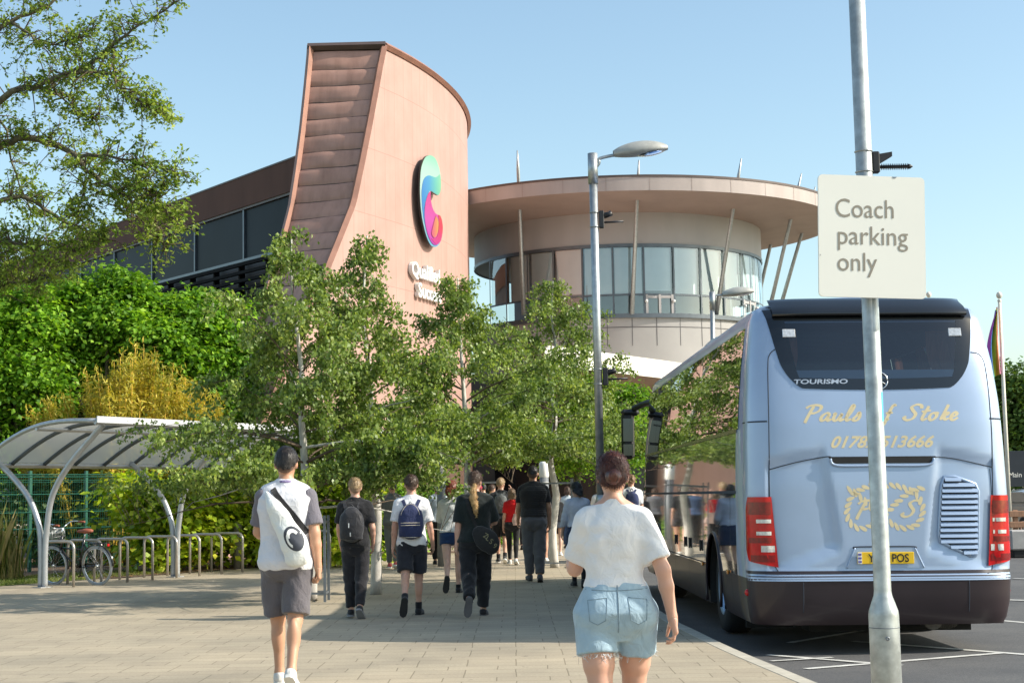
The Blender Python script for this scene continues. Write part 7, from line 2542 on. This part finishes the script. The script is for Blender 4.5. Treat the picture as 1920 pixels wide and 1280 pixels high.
# her head sits left of her hips in the picture
zt = fg.dz
top_ = put("t_shirt", fg.top(k, 1.05, .015, .80, .022, disp=.0038, seed=2.2, fz=30).mesh(.0072), M_wht, t)
fb = fg.bottom(k, 1.075, .47, .016, .006, disp=.0026, seed=4.1, fz=18)
fb.hole(fg.up((.0, -.205, .95)), fg.up((.0, -.178, .74)), .026)
fb.hole(fg.up((.0, -.3, .688)), fg.up((.0, .3, .688)), .022)
sh_ = put("denim_shorts", fb.mesh(.0072), M_denim, t)
M_stitch = mat("denim_stitching", (.19, .26, .31), .8, 0, .2, 40)
zz = lambda v: (v + zt) * k
seam(sh_, [(.0, zz(1.08)), (.003, zz(.98)), (.002, zz(.90)), (0, zz(.82))], .0028, M_stitch, "centre_seam", t)
for s in (-1, 1):
    x0, x1 = s * .055 * k, s * .155 * k
    P = [(x0, zz(1.0)), (x0 + s * .010, zz(.885)), ((x0 + x1) / 2 + s * .004, zz(.862)), (x1 - s * .004, zz(.882)), (x1 + s * .002, zz(.99)), (x0, zz(1.002))]
    P = [(P[i][0] + (P[i + 1][0] - P[i][0]) * q / 6, P[i][1] + (P[i + 1][1] - P[i][1]) * q / 6) for i in range(5) for q in range(6)] + [P[5]]
    pc = seam(sh_, P, .0017, M_stitch, "pocket_seam", t, n=1)
seam(sh_, [(-.19 * k, zz(1.045)), (0, zz(1.038)), (.19 * k, zz(1.045))], .0022, M_stitch, "waistband_seam", t)
rng = np.random.default_rng(3)
fr = MB()
for nm in "LR":
    hip, knee, ank, fd, dn = fg.J[nm]
    c = hip + (knee - hip) * .47; ax = (knee - hip) / np.linalg.norm(knee - hip)
    rr_ = .088 * 1.10 - .010 + .018
    for q in range(90):
        a = rng.uniform(0, 6.283); r2 = rr_ * rng.uniform(.93, 1.0)
        p = (c + np.array([math.cos(a) * r2, math.sin(a) * r2, .008 + .06 * 0]) + np.array([0, 0, zt])) * k
        ln = rng.uniform(.008, .028) * (2.2 if rng.random() < .12 else 1)
        fr.tube([p, p + np.array([rng.normal(0, .006), rng.normal(0, .006), -ln * .6]), p + np.array([rng.normal(0, .012), rng.normal(0, .01), -ln])], .0011, 3, caps=False)
fr.build("frayed_hem", mat("white_frayed_thread", (.68, .72, .74), .9, 0, .1, 30), t)
shoes(t, fg, k, M_shoe_w, M_sole_w, .010)
hf = fg.hair_short(k, .012, 1.575, 1.69, seed=2, noise=.0018)
hb = Field(k, .006)
for i in range(26):
    a = i * .62; rr_ = .034 * (1 - i / 40)
    c_ = np.array([.006 + rr_ * math.cos(a), -.108 - .0016 * i, 1.628 + rr_ * math.sin(a)])
    a2 = (i + 1) * .62; c2 = np.array([.006 + rr_ * math.cos(a2), -.108 - .0016 * (i + 1), 1.628 + rr_ * math.sin(a2)])
    hb.cone(fg.up(fg.hd(c_)), fg.up(fg.hd(c2)), .0135, .0135)
hb.ell(fg.up(fg.hd((.006, -.105, 1.628))), (.036, .03, .036), fg.HM())
hb.disp = (.0012, 1.7, 60, 'hair')
put("hair_bun", hb.mesh(.0055), hairmat("bun_hair", (.020, .007, .005), (.16, .048, .028)), t)
put("hair", hf.mesh(.0075), H_red if False else hairmat("dark_auburn_hair", (.022, .008, .006), (.13, .038, .022)), t)

# ================= the man in the two tone t-shirt
fg = Fig(False, 1.02, {"L": (12, 10, 2), "R": (-12, 14, -14)}, {"l": (18, 9, 62, 6), "r": (-8, 9, 10, 0)}, 2, 0)
t, k, base = person("dark haired man in a white t-shirt with grey sleeves and grey shorts", 538, 1291, 838, fg, "tan", 0, fine=.0088, arm=1.08, leg=1.02, curl=(30, 48), hx=532)
zt = fg.dz; zz = lambda v: (v + zt) * k
M_greyc = CL("grey_sleeve_cotton", (.15, .14, .165), var=.06)
M_shirt1 = CL("pale_lilac_white_cotton", (.66, .66, .70), var=.03)
tsh = put("t_shirt", fg.top(k, .845, .034, .5, .02, sleeves=False, disp=.004, seed=1.2, straight=1.03, fz=14).mesh(.0085), M_shirt1, t)
for _n in "lr": put("sleeve", fg.top(k, .85, .02, .80, .026, body=False, disp=.003, seed=3, only=_n).mesh(.008), M_greyc, t)
put("shorts", fg.bottom(k, .90, .90, .020, .028, disp=.0036, seed=5, fz=16).mesh(.0085), CL("charcoal_shorts", (.115, .105, .115), var=.1), t)
shoes(t, fg, k, M_shoe_w, M_sole_w, .009)
put("hair", fg.hair_short(k, .012, 1.605, 1.70, noise=.0026, seed=5).mesh(.0075), H_dark, t); fade(t, fg, k, H_dark, 'tan')
b = MB()
for a in np.linspace(0, 2 * math.pi, 40): pass
b.tube([Vector((.066 * k * math.cos(a), (-.002 + .066 * math.sin(a)) * k, zz(1.498 + .010 * math.sin(a) * -1))) for a in np.linspace(0, 2 * math.pi, 33)], .0075, 6, flat=1.6)
b.build("lanyard", mat("purple_lanyard", (.13, .05, .25), .6, 0, .5, 60, col2=(.35, .30, .5)), t)
man = (base, k, zt, tsh)
# his sling bag
bag = thing("sling_bag", "white drawstring sling bag with a round logo hanging across the man's back", "bag", base)
def bagM(ax_deg, flat): return Matrix.Rotation(R(ax_deg), 3, 'Y')
F_ = Field(1.0, .03)
yb = -.125 * k - .055
F_.ell((.085, yb - .03, 1.10), (.102, .070, .175), Matrix.Rotation(R(-24), 3, 'Y'), .02)
F_.ell((.0, yb - .012, 1.26), (.082, .05, .17), Matrix.Rotation(R(-27), 3, 'Y'), .04)
F_.cone((-.065, yb + .012, 1.37), (-.125, yb + .04, 1.475), .050, .020, blend=.05)
F_.ell((.10, yb - .02, .985), (.085, .05, .055), Matrix.Rotation(R(-14), 3, 'Y'), .05)
F_.disp = (.0035, 3.3, 20)
bm_ = put("bag_body", F_.mesh(.008), CL("white_bag_nylon", (.72, .74, .72), var=.03, rough=.6), bag)
bvb = bvh_of(bm_)
def disc(o_bv, cx, cz, rx, rz_, rot, off, n=22, rings=5, inner=0.0, a0=0, a1=2 * math.pi):
    P = []
    for i in range(rings + 1):
        q = inner + (1 - inner) * i / rings
        row = []
        for j in range(n + 1):
            a = a0 + (a1 - a0) * j / n
            x, z = rx * q * math.cos(a), rz_ * q * math.sin(a)
            p = on_back(o_bv, cx + x * math.cos(rot) - z * math.sin(rot), cz + x * math.sin(rot) + z * math.cos(rot), off)
            row.append(p)
        P.append(row)
    P = [[p if p is not None else Vector((cx, yb - .08, cz)) for p in r] for r in P]
    b = MB(); b.grid(P); return b
M_logo_d = mat("dark_print", (.035, .04, .055), .6, 0, .2, 10)
disc(bvb, .095, 1.135, .068, .100, R(28), .002).build("round_print", M_logo_d, bm_)
disc(bvb, .096, 1.140, .046, .074, R(28), .004, inner=.58, a0=R(20), a1=R(165)).build("pale_print_arc", M_white, bm_)
disc(bvb, .085, 1.125, .040, .066, R(28), .0045, inner=.62, a0=R(120), a1=R(235)).build("pale_print_arc", M_white, bm_)
bvs = bvh_of(tsh)
def strap(parent, bv, pts, w, m, name, off=.006, n=8):
    P = smooth_path([Vector((x, 0, z)) for x, z in pts], n)
    L_, R_ = [], []
    for i, p in enumerate(P):
        tq = (P[min(i + 1, len(P) - 1)] - P[max(i - 1, 0)]).normalized(); nn = Vector((-tq.z, 0, tq.x)) * w / 2
        a, c = on_back(bv, (p + nn).x, (p + nn).z, off), on_back(bv, (p - nn).x, (p - nn).z, off)
        if a is None or c is None: continue
        L_.append(a); R_.append(c)
    if len(L_) < 2: return None
    b = MB(); b.grid([L_, R_]); b.grid([[p + Vector((0, .004, 0)) for p in L_], L_]); b.grid([[p + Vector((0, .004, 0)) for p in R_], R_])
    return b.build(name, m, parent)
strap(bag, bvs, [(-.088, 1.512), (-.05, 1.46), (.0, 1.40), (.07, 1.315), (.13, 1.235), (.175, 1.17)], .042, M_blk, "strap", .008)
strap(bag, bvs, [(-.125, 1.50), (-.12, 1.46), (-.10, 1.40)], .008, CL("grey_cord", (.2, .2, .22)), "drawcord", .006)
strap(bag, bvs, [(-.105, 1.50), (-.085, 1.45), (-.05, 1.40)], .006, CL("grey_cord", (.2, .2, .22)), "drawcord", .006)

# ================= helpers for backpacks
def backpack(label, t_base, k, zt, yaw, m, w=.145, h=.225, d=.075, zc=1.22, y0=-.13, straps_bv=None, trim=None, extra=None, fine=.010, tilt=0, group=None):
    o = thing("backpack", label, "bag", t_base, R(yaw), group)
    zz = lambda v: (v + zt) * k
    F_ = Field(1.0, .03)
    yy = (y0 - .045) * k
    Mt = Matrix.Rotation(R(tilt), 3, 'Y')
    F_.ell((0, yy - .01, zz(zc)), (w * k, d * k * 1.15, h * k), Mt, .02)
    F_.prof([(zz(zc - .19), w * k * .98, d * k, yy, 0), (zz(zc), w * k * .96, d * k, yy - .005, 0), (zz(zc + .13), w * k * .82, d * k * .8, yy + .005, 0)], .04, 3.0)
    F_.ell((0, yy - d * k * .75, zz(zc - .09)), (w * k * .80, d * k * .55, .095 * k), Mt, .012)
    F_.disp = (.003, 2.1, 18)
    bm2 = put("bag_body", F_.mesh(fine), m, o)
    bvx = bvh_of(bm2)
    b = MB(); b.tube(smooth_path([Vector((-.03 * k, yy + .02, zz(zc + .20))), Vector((0, yy + .0, zz(zc + .255))), Vector((.03 * k, yy + .02, zz(zc + .20)))], 6), .009, 6); b.build("carry_loop", m if trim is None else trim, o)
    for s in (-1, 1):
        if straps_bv is not None:
            strap(o, straps_bv, [(s * .05 * k, zz(zc + .16)), (s * .08 * k, zz(zc + .215)), (s * .105 * k, zz(1.455))], .042 * k, m, "strap", .008)
    return o, bm2, bvx, zz, yy

# ================= young man in black with a black backpack
fg = Fig(False, .98, {"L": (4, 4, 0), "R": (-6, 20, -12)}, {"l": (4, 9, 28, 8), "r": (-4, 11, 34, 8)}, 14, 0)
t, k, base = person("fair haired young man all in black carrying a black backpack", 668, 1158, 896, fg, "fair", 0, hx=663)
zt = fg.dz
tp = put("t_shirt", fg.top(k, .88, .022, .78, .026, disp=.003, seed=7, straight=1.0).mesh(.011), M_blk, t)
put("trousers", fg.bottom(k, .94, 1.93, .014, .018, disp=.005, seed=8, cuff=.0, fz=30).mesh(.011), CL("black_joggers", (.02, .019, .022), var=.25), t)
shoes(t, fg, k, M_shoe_b, mat("grey_sole", (.22, .22, .23), .6, 0, .1, 12))
put("hair", fg.hair_short(k, .010, 1.635, 1.70, seed=3).mesh(.009), H_blond, t); fade(t, fg, k, H_blond, 'fair')
o, bm2, bvx, zz, yy = backpack("black backpack with white tags on the young man in black", base, k, zt, 0, CL("black_nylon", (.028, .028, .032), var=.2, rough=.55), w=.15, h=.235, d=.085, zc=1.17, straps_bv=bvh_of(tp))
o.location.x -= .03
for i, (x, z0, z1) in enumerate(((-.03, 1.13, 1.19), (-.012, 1.02, 1.07))):
    P = [on_back(bvx, x + .012 * j, zz(z0 + (z1 - z0) * i2), .006) for i2 in (0, 1) for j in (0, 1)]
    if all(P): b = MB(); b.grid([P[:2], P[2:]]); b.build("white_tag", M_white, bm2)

# ================= boy with the navy backpack
fg = Fig(False, .97, {"L": (-20, 26, -22), "R": (10, 6, 0)}, {"l": (-6, 9, 12, 0), "r": (8, 12, 14, 0)}, 10, 0)
t, k, base = person("boy in a white t-shirt and black shorts with a navy backpack", 774, 1153, 890, fg, "fair", 0, hx=768)
zt = fg.dz
tp = put("t_shirt", fg.top(k, .87, .020, .80, .024, disp=.003, seed=2.7, straight=.98).mesh(.011), M_wht, t)
put("shorts", fg.bottom(k, .93, .86, .016, .028, disp=.003, seed=1.8).mesh(.011), CL("black_shorts", (.026, .027, .034), var=.15), t)
shoes(t, fg, k, M_shoe_b, M_sole_b, sock=.09, msock=M_blk)
put("hair", fg.hair_short(k, .012, 1.625, 1.70, seed=9).mesh(.009), H_brown, t); fade(t, fg, k, H_brown, 'fair')
M_navy = CL("navy_canvas", (.035, .045, .11), var=.2)
o, bm2, bvx, zz, yy = backpack("navy backpack with pale piping on the boy in white", base, k, zt, 0, M_navy, w=.15, h=.23, d=.08, zc=1.18, straps_bv=bvh_of(tp), trim=M_white)
M_pipe = mat("cream_piping", (.62, .55, .45), .6, 0, .1, 10)
for z in (1.165, 1.135, .985):
    P = [on_back(bvx, x, zz(z), .003) for x in np.linspace(-.12, .12, 14) * k]
    P = [p for p in P if p is not None]
    b = MB(); b.tube(P, .0045, 5); b.build("piping", M_pipe, bm2)
P = [on_back(bvx, .125 * k * math.sin(a), zz(1.20) + .20 * k * math.cos(a), .002) for a in np.linspace(-1.25, 1.25, 20)]
P = [p for p in P if p is not None]
b = MB(); b.tube(P, .004, 5); b.build("piping", M_pipe, bm2)

# ================= red haired girl in a white jumper
fg = Fig(True, 1.0, {"L": (-16, 34, -30), "R": (8, 6, 0)}, {"l": (32, 14, 70, -4), "r": (10, 8, 60, 10)}, 6, 4, hips=1.06)
t, k, base = person("girl with long auburn hair in a white jumper and short navy shorts", 850, 1111, 902, fg, "pale", 0, hx=847)
zt = fg.dz
tp = put("jumper", fg.top(k, .96, .03, .35, .022, long_=True, disp=.004, seed=2.9, straight=.95).mesh(.011), CL("white_jumper_knit", (.66, .68, .68), var=.05), t)
put("shorts", fg.bottom(k, 1.02, .34, .012, .022, disp=.003, seed=3.8).mesh(.011), CL("navy_shorts", (.02, .05, .14), var=.15), t)
shoes(t, fg, k, M_shoe_b, M_sole_b, sock=.06, msock=M_blk)
hf = fg.hair_short(k, .020, 1.56, 1.68, seed=2, noise=.004)
for x, y1, z1, r in ((-.04, -.115, 1.32, .04), (.0, -.125, 1.27, .045), (.045, -.115, 1.30, .04), (.075, -.08, 1.36, .03), (-.075, -.08, 1.38, .03)):
    hf.cone(fg.up((x * .8, -.07, 1.62)), fg.up((x * .9, y1 - .01, 1.46)), .05, r, blend=.02); hf.cone(fg.up((x * .9, y1 - .01, 1.46)), fg.up((x, y1 - .01, z1)), r, .014, blend=.015)
put("hair", hf.mesh(.010), H_red, t)

# ================= woman in black with a blond ponytail
fg = Fig(True, 1.14, {"L": (-16, 32, -26), "R": (9, 8, 0)}, {"l": (-6, 8, 8, 0), "r": (22, 14, 70, 6)}, -22, 0, hips=1.06)
t, k, base = person("woman all in black with a long ponytail fading to blond", 894, 1154, 884, fg, "fair", 0, hx=894)
zt = fg.dz
tp = put("t_shirt", fg.top(k, .90, .028, .92, .030, disp=.003, seed=.9, straight=1.02).mesh(.011), CL("black_green_cotton", (.012, .017, .016), var=.2), t)
put("trousers", fg.bottom(k, .96, 1.92, .020, .022, disp=.005, seed=5.8, fz=28).mesh(.011), M_blk, t)
shoes(t, fg, k, M_shoe_b, mat("grey_edged_sole", (.13, .12, .12), .6, 0, .2, 12))
hf = fg.hair_short(k, .012, 1.60, 1.69, seed=4, noise=.002)
put("hair", hf.mesh(.009), H_brown, t)
F_ = Field(k, .012); F_.disp = (.004, 1.5, 45)
pt = [(0.0, -.115, 1.60), (-.012, -.15, 1.53), (-.02, -.155, 1.45), (.0, -.15, 1.37), (.012, -.145, 1.29), (.02, -.14, 1.22)]
rd_ = [.026, .038, .042, .036, .026, .008]
for i in range(5): F_.cone(fg.up(pt[i]), fg.up(pt[i + 1]), rd_[i], rd_[i + 1])
put("ponytail", F_.mesh(.009), hairmat("golden_ponytail", (.30, .15, .05), (.72, .50, .22)), t)
b = MB(); p0 = fg.up(fg.hd((.055, .085, 1.56))) * k
F_ = Field(k, .02); F_.ell(fg.up(fg.hd((0, .07, 1.57))), (.068, .062, .042), fg.HM()); put("face_mask", F_.mesh(.009), CL("crimson_mask", (.42, .03, .06)), t)
mb_ = thing("messenger_bag", "black messenger bag with pale printed figures slung at the ponytail woman's hip", "bag", base)
zz = lambda v: (v + zt) * k
F_ = Field(1.0, .02)
F_.ell((.135, -.20 * k, zz(.93)), (.155, .055, .135), Matrix.Rotation(R(38), 3, 'Y'))
F_.ell((.07, -.20 * k, zz(1.00)), (.11, .045, .10), Matrix.Rotation(R(38), 3, 'Y'))
F_.ell((.20, -.19 * k, zz(.86)), (.09, .045, .11), Matrix.Rotation(R(20), 3, 'Y'))
bb_ = put("bag_body", F_.mesh(.010), CL("black_bag_canvas", (.022, .022, .022), var=.25), mb_)
bvx = bvh_of(bb_)
M_khaki = mat("khaki_print", (.26, .23, .12), .7, 0, .2, 20)
for ch, cx, cz in (("Z", .09, .975), ("L", .12, .94), ("S", .16, .90), ("9", .205, .845)):
    vs, fs = text_mesh(ch, .085)
    V = []
    for x, y, _ in vs:
        a = R(-32); q = on_back(bvx, cx + x * math.cos(a) - y * math.sin(a), zz(cz) + x * math.sin(a) + y * math.cos(a), .003)
        V.append(q if q else Vector((cx, -.25, zz(cz))))
    mesh_obj("print", V, fs, M_khaki, bb_)
strap(mb_, bvh_of(tp), [(.03, zz(1.06)), (-.02, zz(1.18)), (-.07, zz(1.32)), (-.10, zz(1.44))], .04, CL("black_bag_canvas", (.02, .02, .02)), "strap", .007)

# ================= man in the puffer gilet
fg = Fig(False, 1.06, {"L": (8, 4, 0), "R": (-4, 8, -4)}, {"l": (14, 9, 20, 4), "r": (-2, 11, 16, 4)}, -8, 0)
t, k, base = person("man in a black quilted gilet and grey cargo trousers", 1003, 1091, 873, fg, "tan", 4, hx=998)
zt = fg.dz
put("t_shirt", fg.top(k, 1.2, .014, .80, .02, disp=.002, seed=7).mesh(.012), M_blk, t)
gl_ = fg.top(k, .98, .034, .12, .02, sleeves=False, disp=.0012, seed=7, straight=1.0)
V, Q = gl_.mesh(.010)
n2 = np.sin((V[:, 2] / k - zt) * 2 * math.pi / .062)
cxy = V[:, :2].copy(); ln = np.linalg.norm(cxy, axis=1, keepdims=True)
V[:, :2] += cxy / np.maximum(ln, .01) * (np.abs(n2) ** .5 * .012)[:, None]
put("gilet", (V, Q), CL("black_quilting", (.020, .018, .018), var=.2, rough=.5), t)
tr = put("trousers", fg.bottom(k, 1.03, 1.95, .022, .020, disp=.004, seed=2.4, fz=26).mesh(.011), CL("grey_cargo_cotton", (.115, .112, .118), var=.1), t)
shoes(t, fg, k, CL("grey_shoe", (.10, .10, .11)), M_sole_b)
put("hair", fg.hair_short(k, .008, 1.635, 1.70, seed=6).mesh(.010), H_dark, t); fade(t, fg, k, H_dark, 'tan')

# ================= girl in red with a pink tote
fg = Fig(True, .98, {"L": (8, 6, 0), "R": (-8, 10, -6)}, {"l": (-4, 9, 8, 0), "r": (10, 6, 20, 6)}, 4, 0)
t, k, base = person("girl in a red t-shirt and black leggings with long fair hair", 962, 1058, 916, fg, "fair", 0, hx=966)
zt = fg.dz; zz = lambda v: (v + zt) * k
put("t_shirt", fg.top(k, .98, .018, .72, .02, disp=.003, seed=2).mesh(.013), CL("red_cotton", (.62, .012, .015)), t)
put("leggings", fg.bottom(k, 1.03, 1.95, .008, .0, disp=.001, seed=2).mesh(.013), M_blk, t)
shoes(t, fg, k, M_shoe_w, M_sole_w)
hf = fg.hair_short(k, .016, 1.56, 1.69, seed=2, noise=.003)
for x in (-.05, 0, .05): hf.cone(fg.up((x, -.08, 1.6)), fg.up((x * .9, -.125, 1.36)), .05, .022, blend=.02)
put("hair", hf.mesh(.012), hairmat("mousy_hair", (.13, .08, .05), (.34, .22, .13)), t)
tb2 = thing("tote_bag", "pale pink tote bag at the side of the girl in red", "bag", base)
F_ = Field(1.0, .02); F_.prof([(zz(.90), .15, .055, -.10, .13), (zz(1.02), .13, .05, -.10, .12), (zz(1.17), .06, .03, -.10, .09)], None, 3.0); F_.disp = (.003, 1, 20)
put("bag_body", F_.mesh(.011), CL("pink_leather", (.66, .45, .38), rough=.55), tb2)
b = MB(); b.tube(smooth_path([Vector((.05, -.11, zz(1.12))), Vector((.08, -.135, zz(1.3))), Vector((.12, -.07, zz(1.47))), Vector((.14, -.11, zz(1.3))), Vector((.15, -.10, zz(1.12)))], 5), .008, 6); b.build("strap", CL("pink_leather", (.6, .4, .35)), tb2)

# ================= blond boy with the grey backpack
fg = Fig(False, .98, {"L": (6, 4, 0), "R": (-8, 14, -8)}, {"l": (2, 9, 8, 0), "r": (60, 10, 95, 10)}, -20, 0)
t, k, base = person("fair haired boy in black shorts and dark socks beside the girl in red", 941, 1056, 896, fg, "fair", 0, hx=944)
zt = fg.dz
tp = put("t_shirt", fg.top(k, .90, .02, .8, .024, disp=.003, seed=2).mesh(.013), CL("charcoal_cotton", (.03, .032, .036)), t)
put("shorts", fg.bottom(k, .96, .85, .016, .025, disp=.003, seed=2).mesh(.013), M_blk, t)
shoes(t, fg, k, CL("black_white_trainer", (.05, .05, .05)), M_sole_w, sock=.10, msock=M_blk)
put("hair", fg.hair_short(k, .014, 1.62, 1.70, seed=2, noise=.004).mesh(.010), H_blond, t)
backpack("grey and black backpack on the fair haired boy", base, k, zt, 0, CL("grey_nylon", (.12, .13, .13), var=.4), w=.13, h=.21, d=.075, zc=1.24, straps_bv=bvh_of(tp), fine=.013)

# ================= others farther on
def simple(label, px, fy, hy, fg, skin, topc, botc, hair, yaw=0, D=None, hem=.92, slv=.8, long_=False, leg_to=1.93, shoe=None, sole=None, long_hair=0.0, skirt=False, loose=.02, hx=None, sock=None, hn=.003):
    t, k, base = person(label, px, fy, hy, fg, skin, yaw, D=D, fine=.014, hx=hx)
    tp = put("top", fg.top(k, hem, loose, slv, .022, long_=long_, disp=.003, seed=px * .1).mesh(.013), topc, t)
    put("skirt" if skirt else ("trousers" if leg_to > 1 else "shorts"), fg.bottom(k, hem + .05, leg_to, .013, .015, disp=.003, seed=px * .07, skirt=skirt).mesh(.013), botc, t)
    shoes(t, fg, k, shoe or M_shoe_b, sole or M_sole_b, .012, sock=sock, msock=M_blk)
    hf = fg.hair_short(k, .013, 1.60 if not long_hair else 1.56, 1.69, seed=px * .1, noise=hn)
    if long_hair:
        for x in (-.06, -.02, .02, .06): hf.cone(fg.up((x * .8, -.07, 1.6)), fg.up((x, -.12, 1.6 - long_hair)), .05, .025, blend=.02)
    put("hair", hf.mesh(.011), hair, t)
    return t, k, base, fg.dz, tp
simple("walker in loose grey clothes and a cap, arm raised, by the curved post", 737, 1066, 902, Fig(False, .95, {"L": (4, 4, 0), "R": (-6, 12, -6)}, {"l": (20, 26, 95, 0), "r": (0, 9, 20, 0)}, 10), "olive", CL("grey_green_jersey", (.11, .115, .10)), CL("grey_green_jogger", (.13, .135, .12)), H_dark, hem=.84, loose=.035, shoe=CL("red_white_trainer", (.45, .08, .08)), sole=M_sole_w)
simple("dark clothed walker mostly hidden behind the auburn haired girl", 822, 1058, 903, Fig(False, .95, {"L": (6, 6, 0), "R": (-8, 12, -6)}), "fair", CL("pale_blue_shirt", (.45, .52, .58)), M_blk, H_brown, D=34, hem=.9)
simple("distant youth in a blue top between the ponytail woman and the fair haired boy", 924, 1042, 908, Fig(False, .95, {"L": (6, 6, 0), "R": (-8, 12, -6)}, None, -40), "fair", CL("slate_blue_cotton", (.05, .08, .15)), M_blk, H_brown, D=41)
simple("bare legged girl almost hidden behind the man in the gilet", 1018, 1055, 905, Fig(True, .92, {"L": (-10, 16, -10), "R": (8, 6, 0)}), "fair", M_blk, CL("black_shorts", (.026, .027, .034)), H_brown, D=34.5, leg_to=.3, shoe=M_shoe_w, sole=M_sole_w, long_hair=.3)
simple("girl with a black top standing by the guard of the farthest birch", 1046, 1036, 922, Fig(True, .92, {"L": (2, 4, 0), "R": (-3, 4, 0)}, {"l": (0, 9, 10, 0), "r": (10, 12, 30, 0)}), "pale", M_blk, CL("grey_skirt_cloth", (.06, .07, .09)), hairmat("light_brown_hair", (.2, .12, .06), (.42, .28, .15)), D=38.5, leg_to=.35, skirt=True, long_hair=.28, shoe=M_shoe_w, sole=M_sole_w)
tq = simple("black haired girl in pale blouse and navy pinafore beside the bun haired woman", 1086, 1101, 903, Fig(True, 1.0, {"L": (8, 6, 0), "R": (-8, 12, -8)}, {"l": (6, 16, 20, 0), "r": (10, 12, 60, 10)}, 30, 4), "pale", CL("pale_blue_blouse", (.55, .60, .72)), CL("navy_pinafore", (.015, .03, .08)), H_black2, leg_to=.55, skirt=True, long_=True, slv=.9, sock=.25, hem=1.0, long_hair=.10, hx=1090)
tq2 = simple("curly haired boy with a backpack between the bun haired woman and the coach", 1187, 1062, 890, Fig(False, .98, {"L": (6, 6, 0), "R": (-8, 12, -8)}), "fair", M_wht, M_blk, hairmat("curly_brown_hair", (.12, .065, .03), (.36, .22, .11)), D=33, hn=.010)
backpack("dark backpack on the curly haired boy beside the coach mirror", tq2[2], tq2[1], tq2[3], 0, M_navy, w=.13, h=.2, d=.07, zc=1.24, straps_bv=bvh_of(tq2[4]), fine=.014)
simple("blond girl in white shirt and black skirt, mostly hidden behind the bun haired woman", 1128, 1048, 905, Fig(True, .96, {"L": (-6, 10, -6), "R": (6, 6, 0)}, {"l": (20, 10, 60, 10), "r": (14, 10, 60, 10)}, -10), "fair", M_wht, M_blk, H_blond, D=36, leg_to=.4, skirt=True, long_hair=.3)
simple("far walker in dark clothes just left of the fair haired boy", 908, 1036, 906, Fig(False, .95, {"L": (6, 6, 0), "R": (-8, 12, -6)}, None, 20), "fair", CL("dark_green_cotton", (.03, .05, .04)), M_blk, H_dark, D=44)
simple("far walker in a pale shirt right of the farthest birch guard", 1066, 1032, 912, Fig(True, .95, {"L": (6, 6, 0), "R": (-8, 12, -6)}), "fair", CL("pale_blue_shirt", (.45, .52, .58)), CL("slate_blue_cotton", (.05, .08, .15)), H_brown, D=43, long_hair=.25)
simple("far walker in a grey top between the girl in red and the gilet man", 984, 1034, 910, Fig(False, .95, {"L": (-6, 10, -4), "R": (8, 6, 0)}), "fair", CL("mid_grey_cotton", (.14, .14, .15)), M_blk, H_brown, D=43)
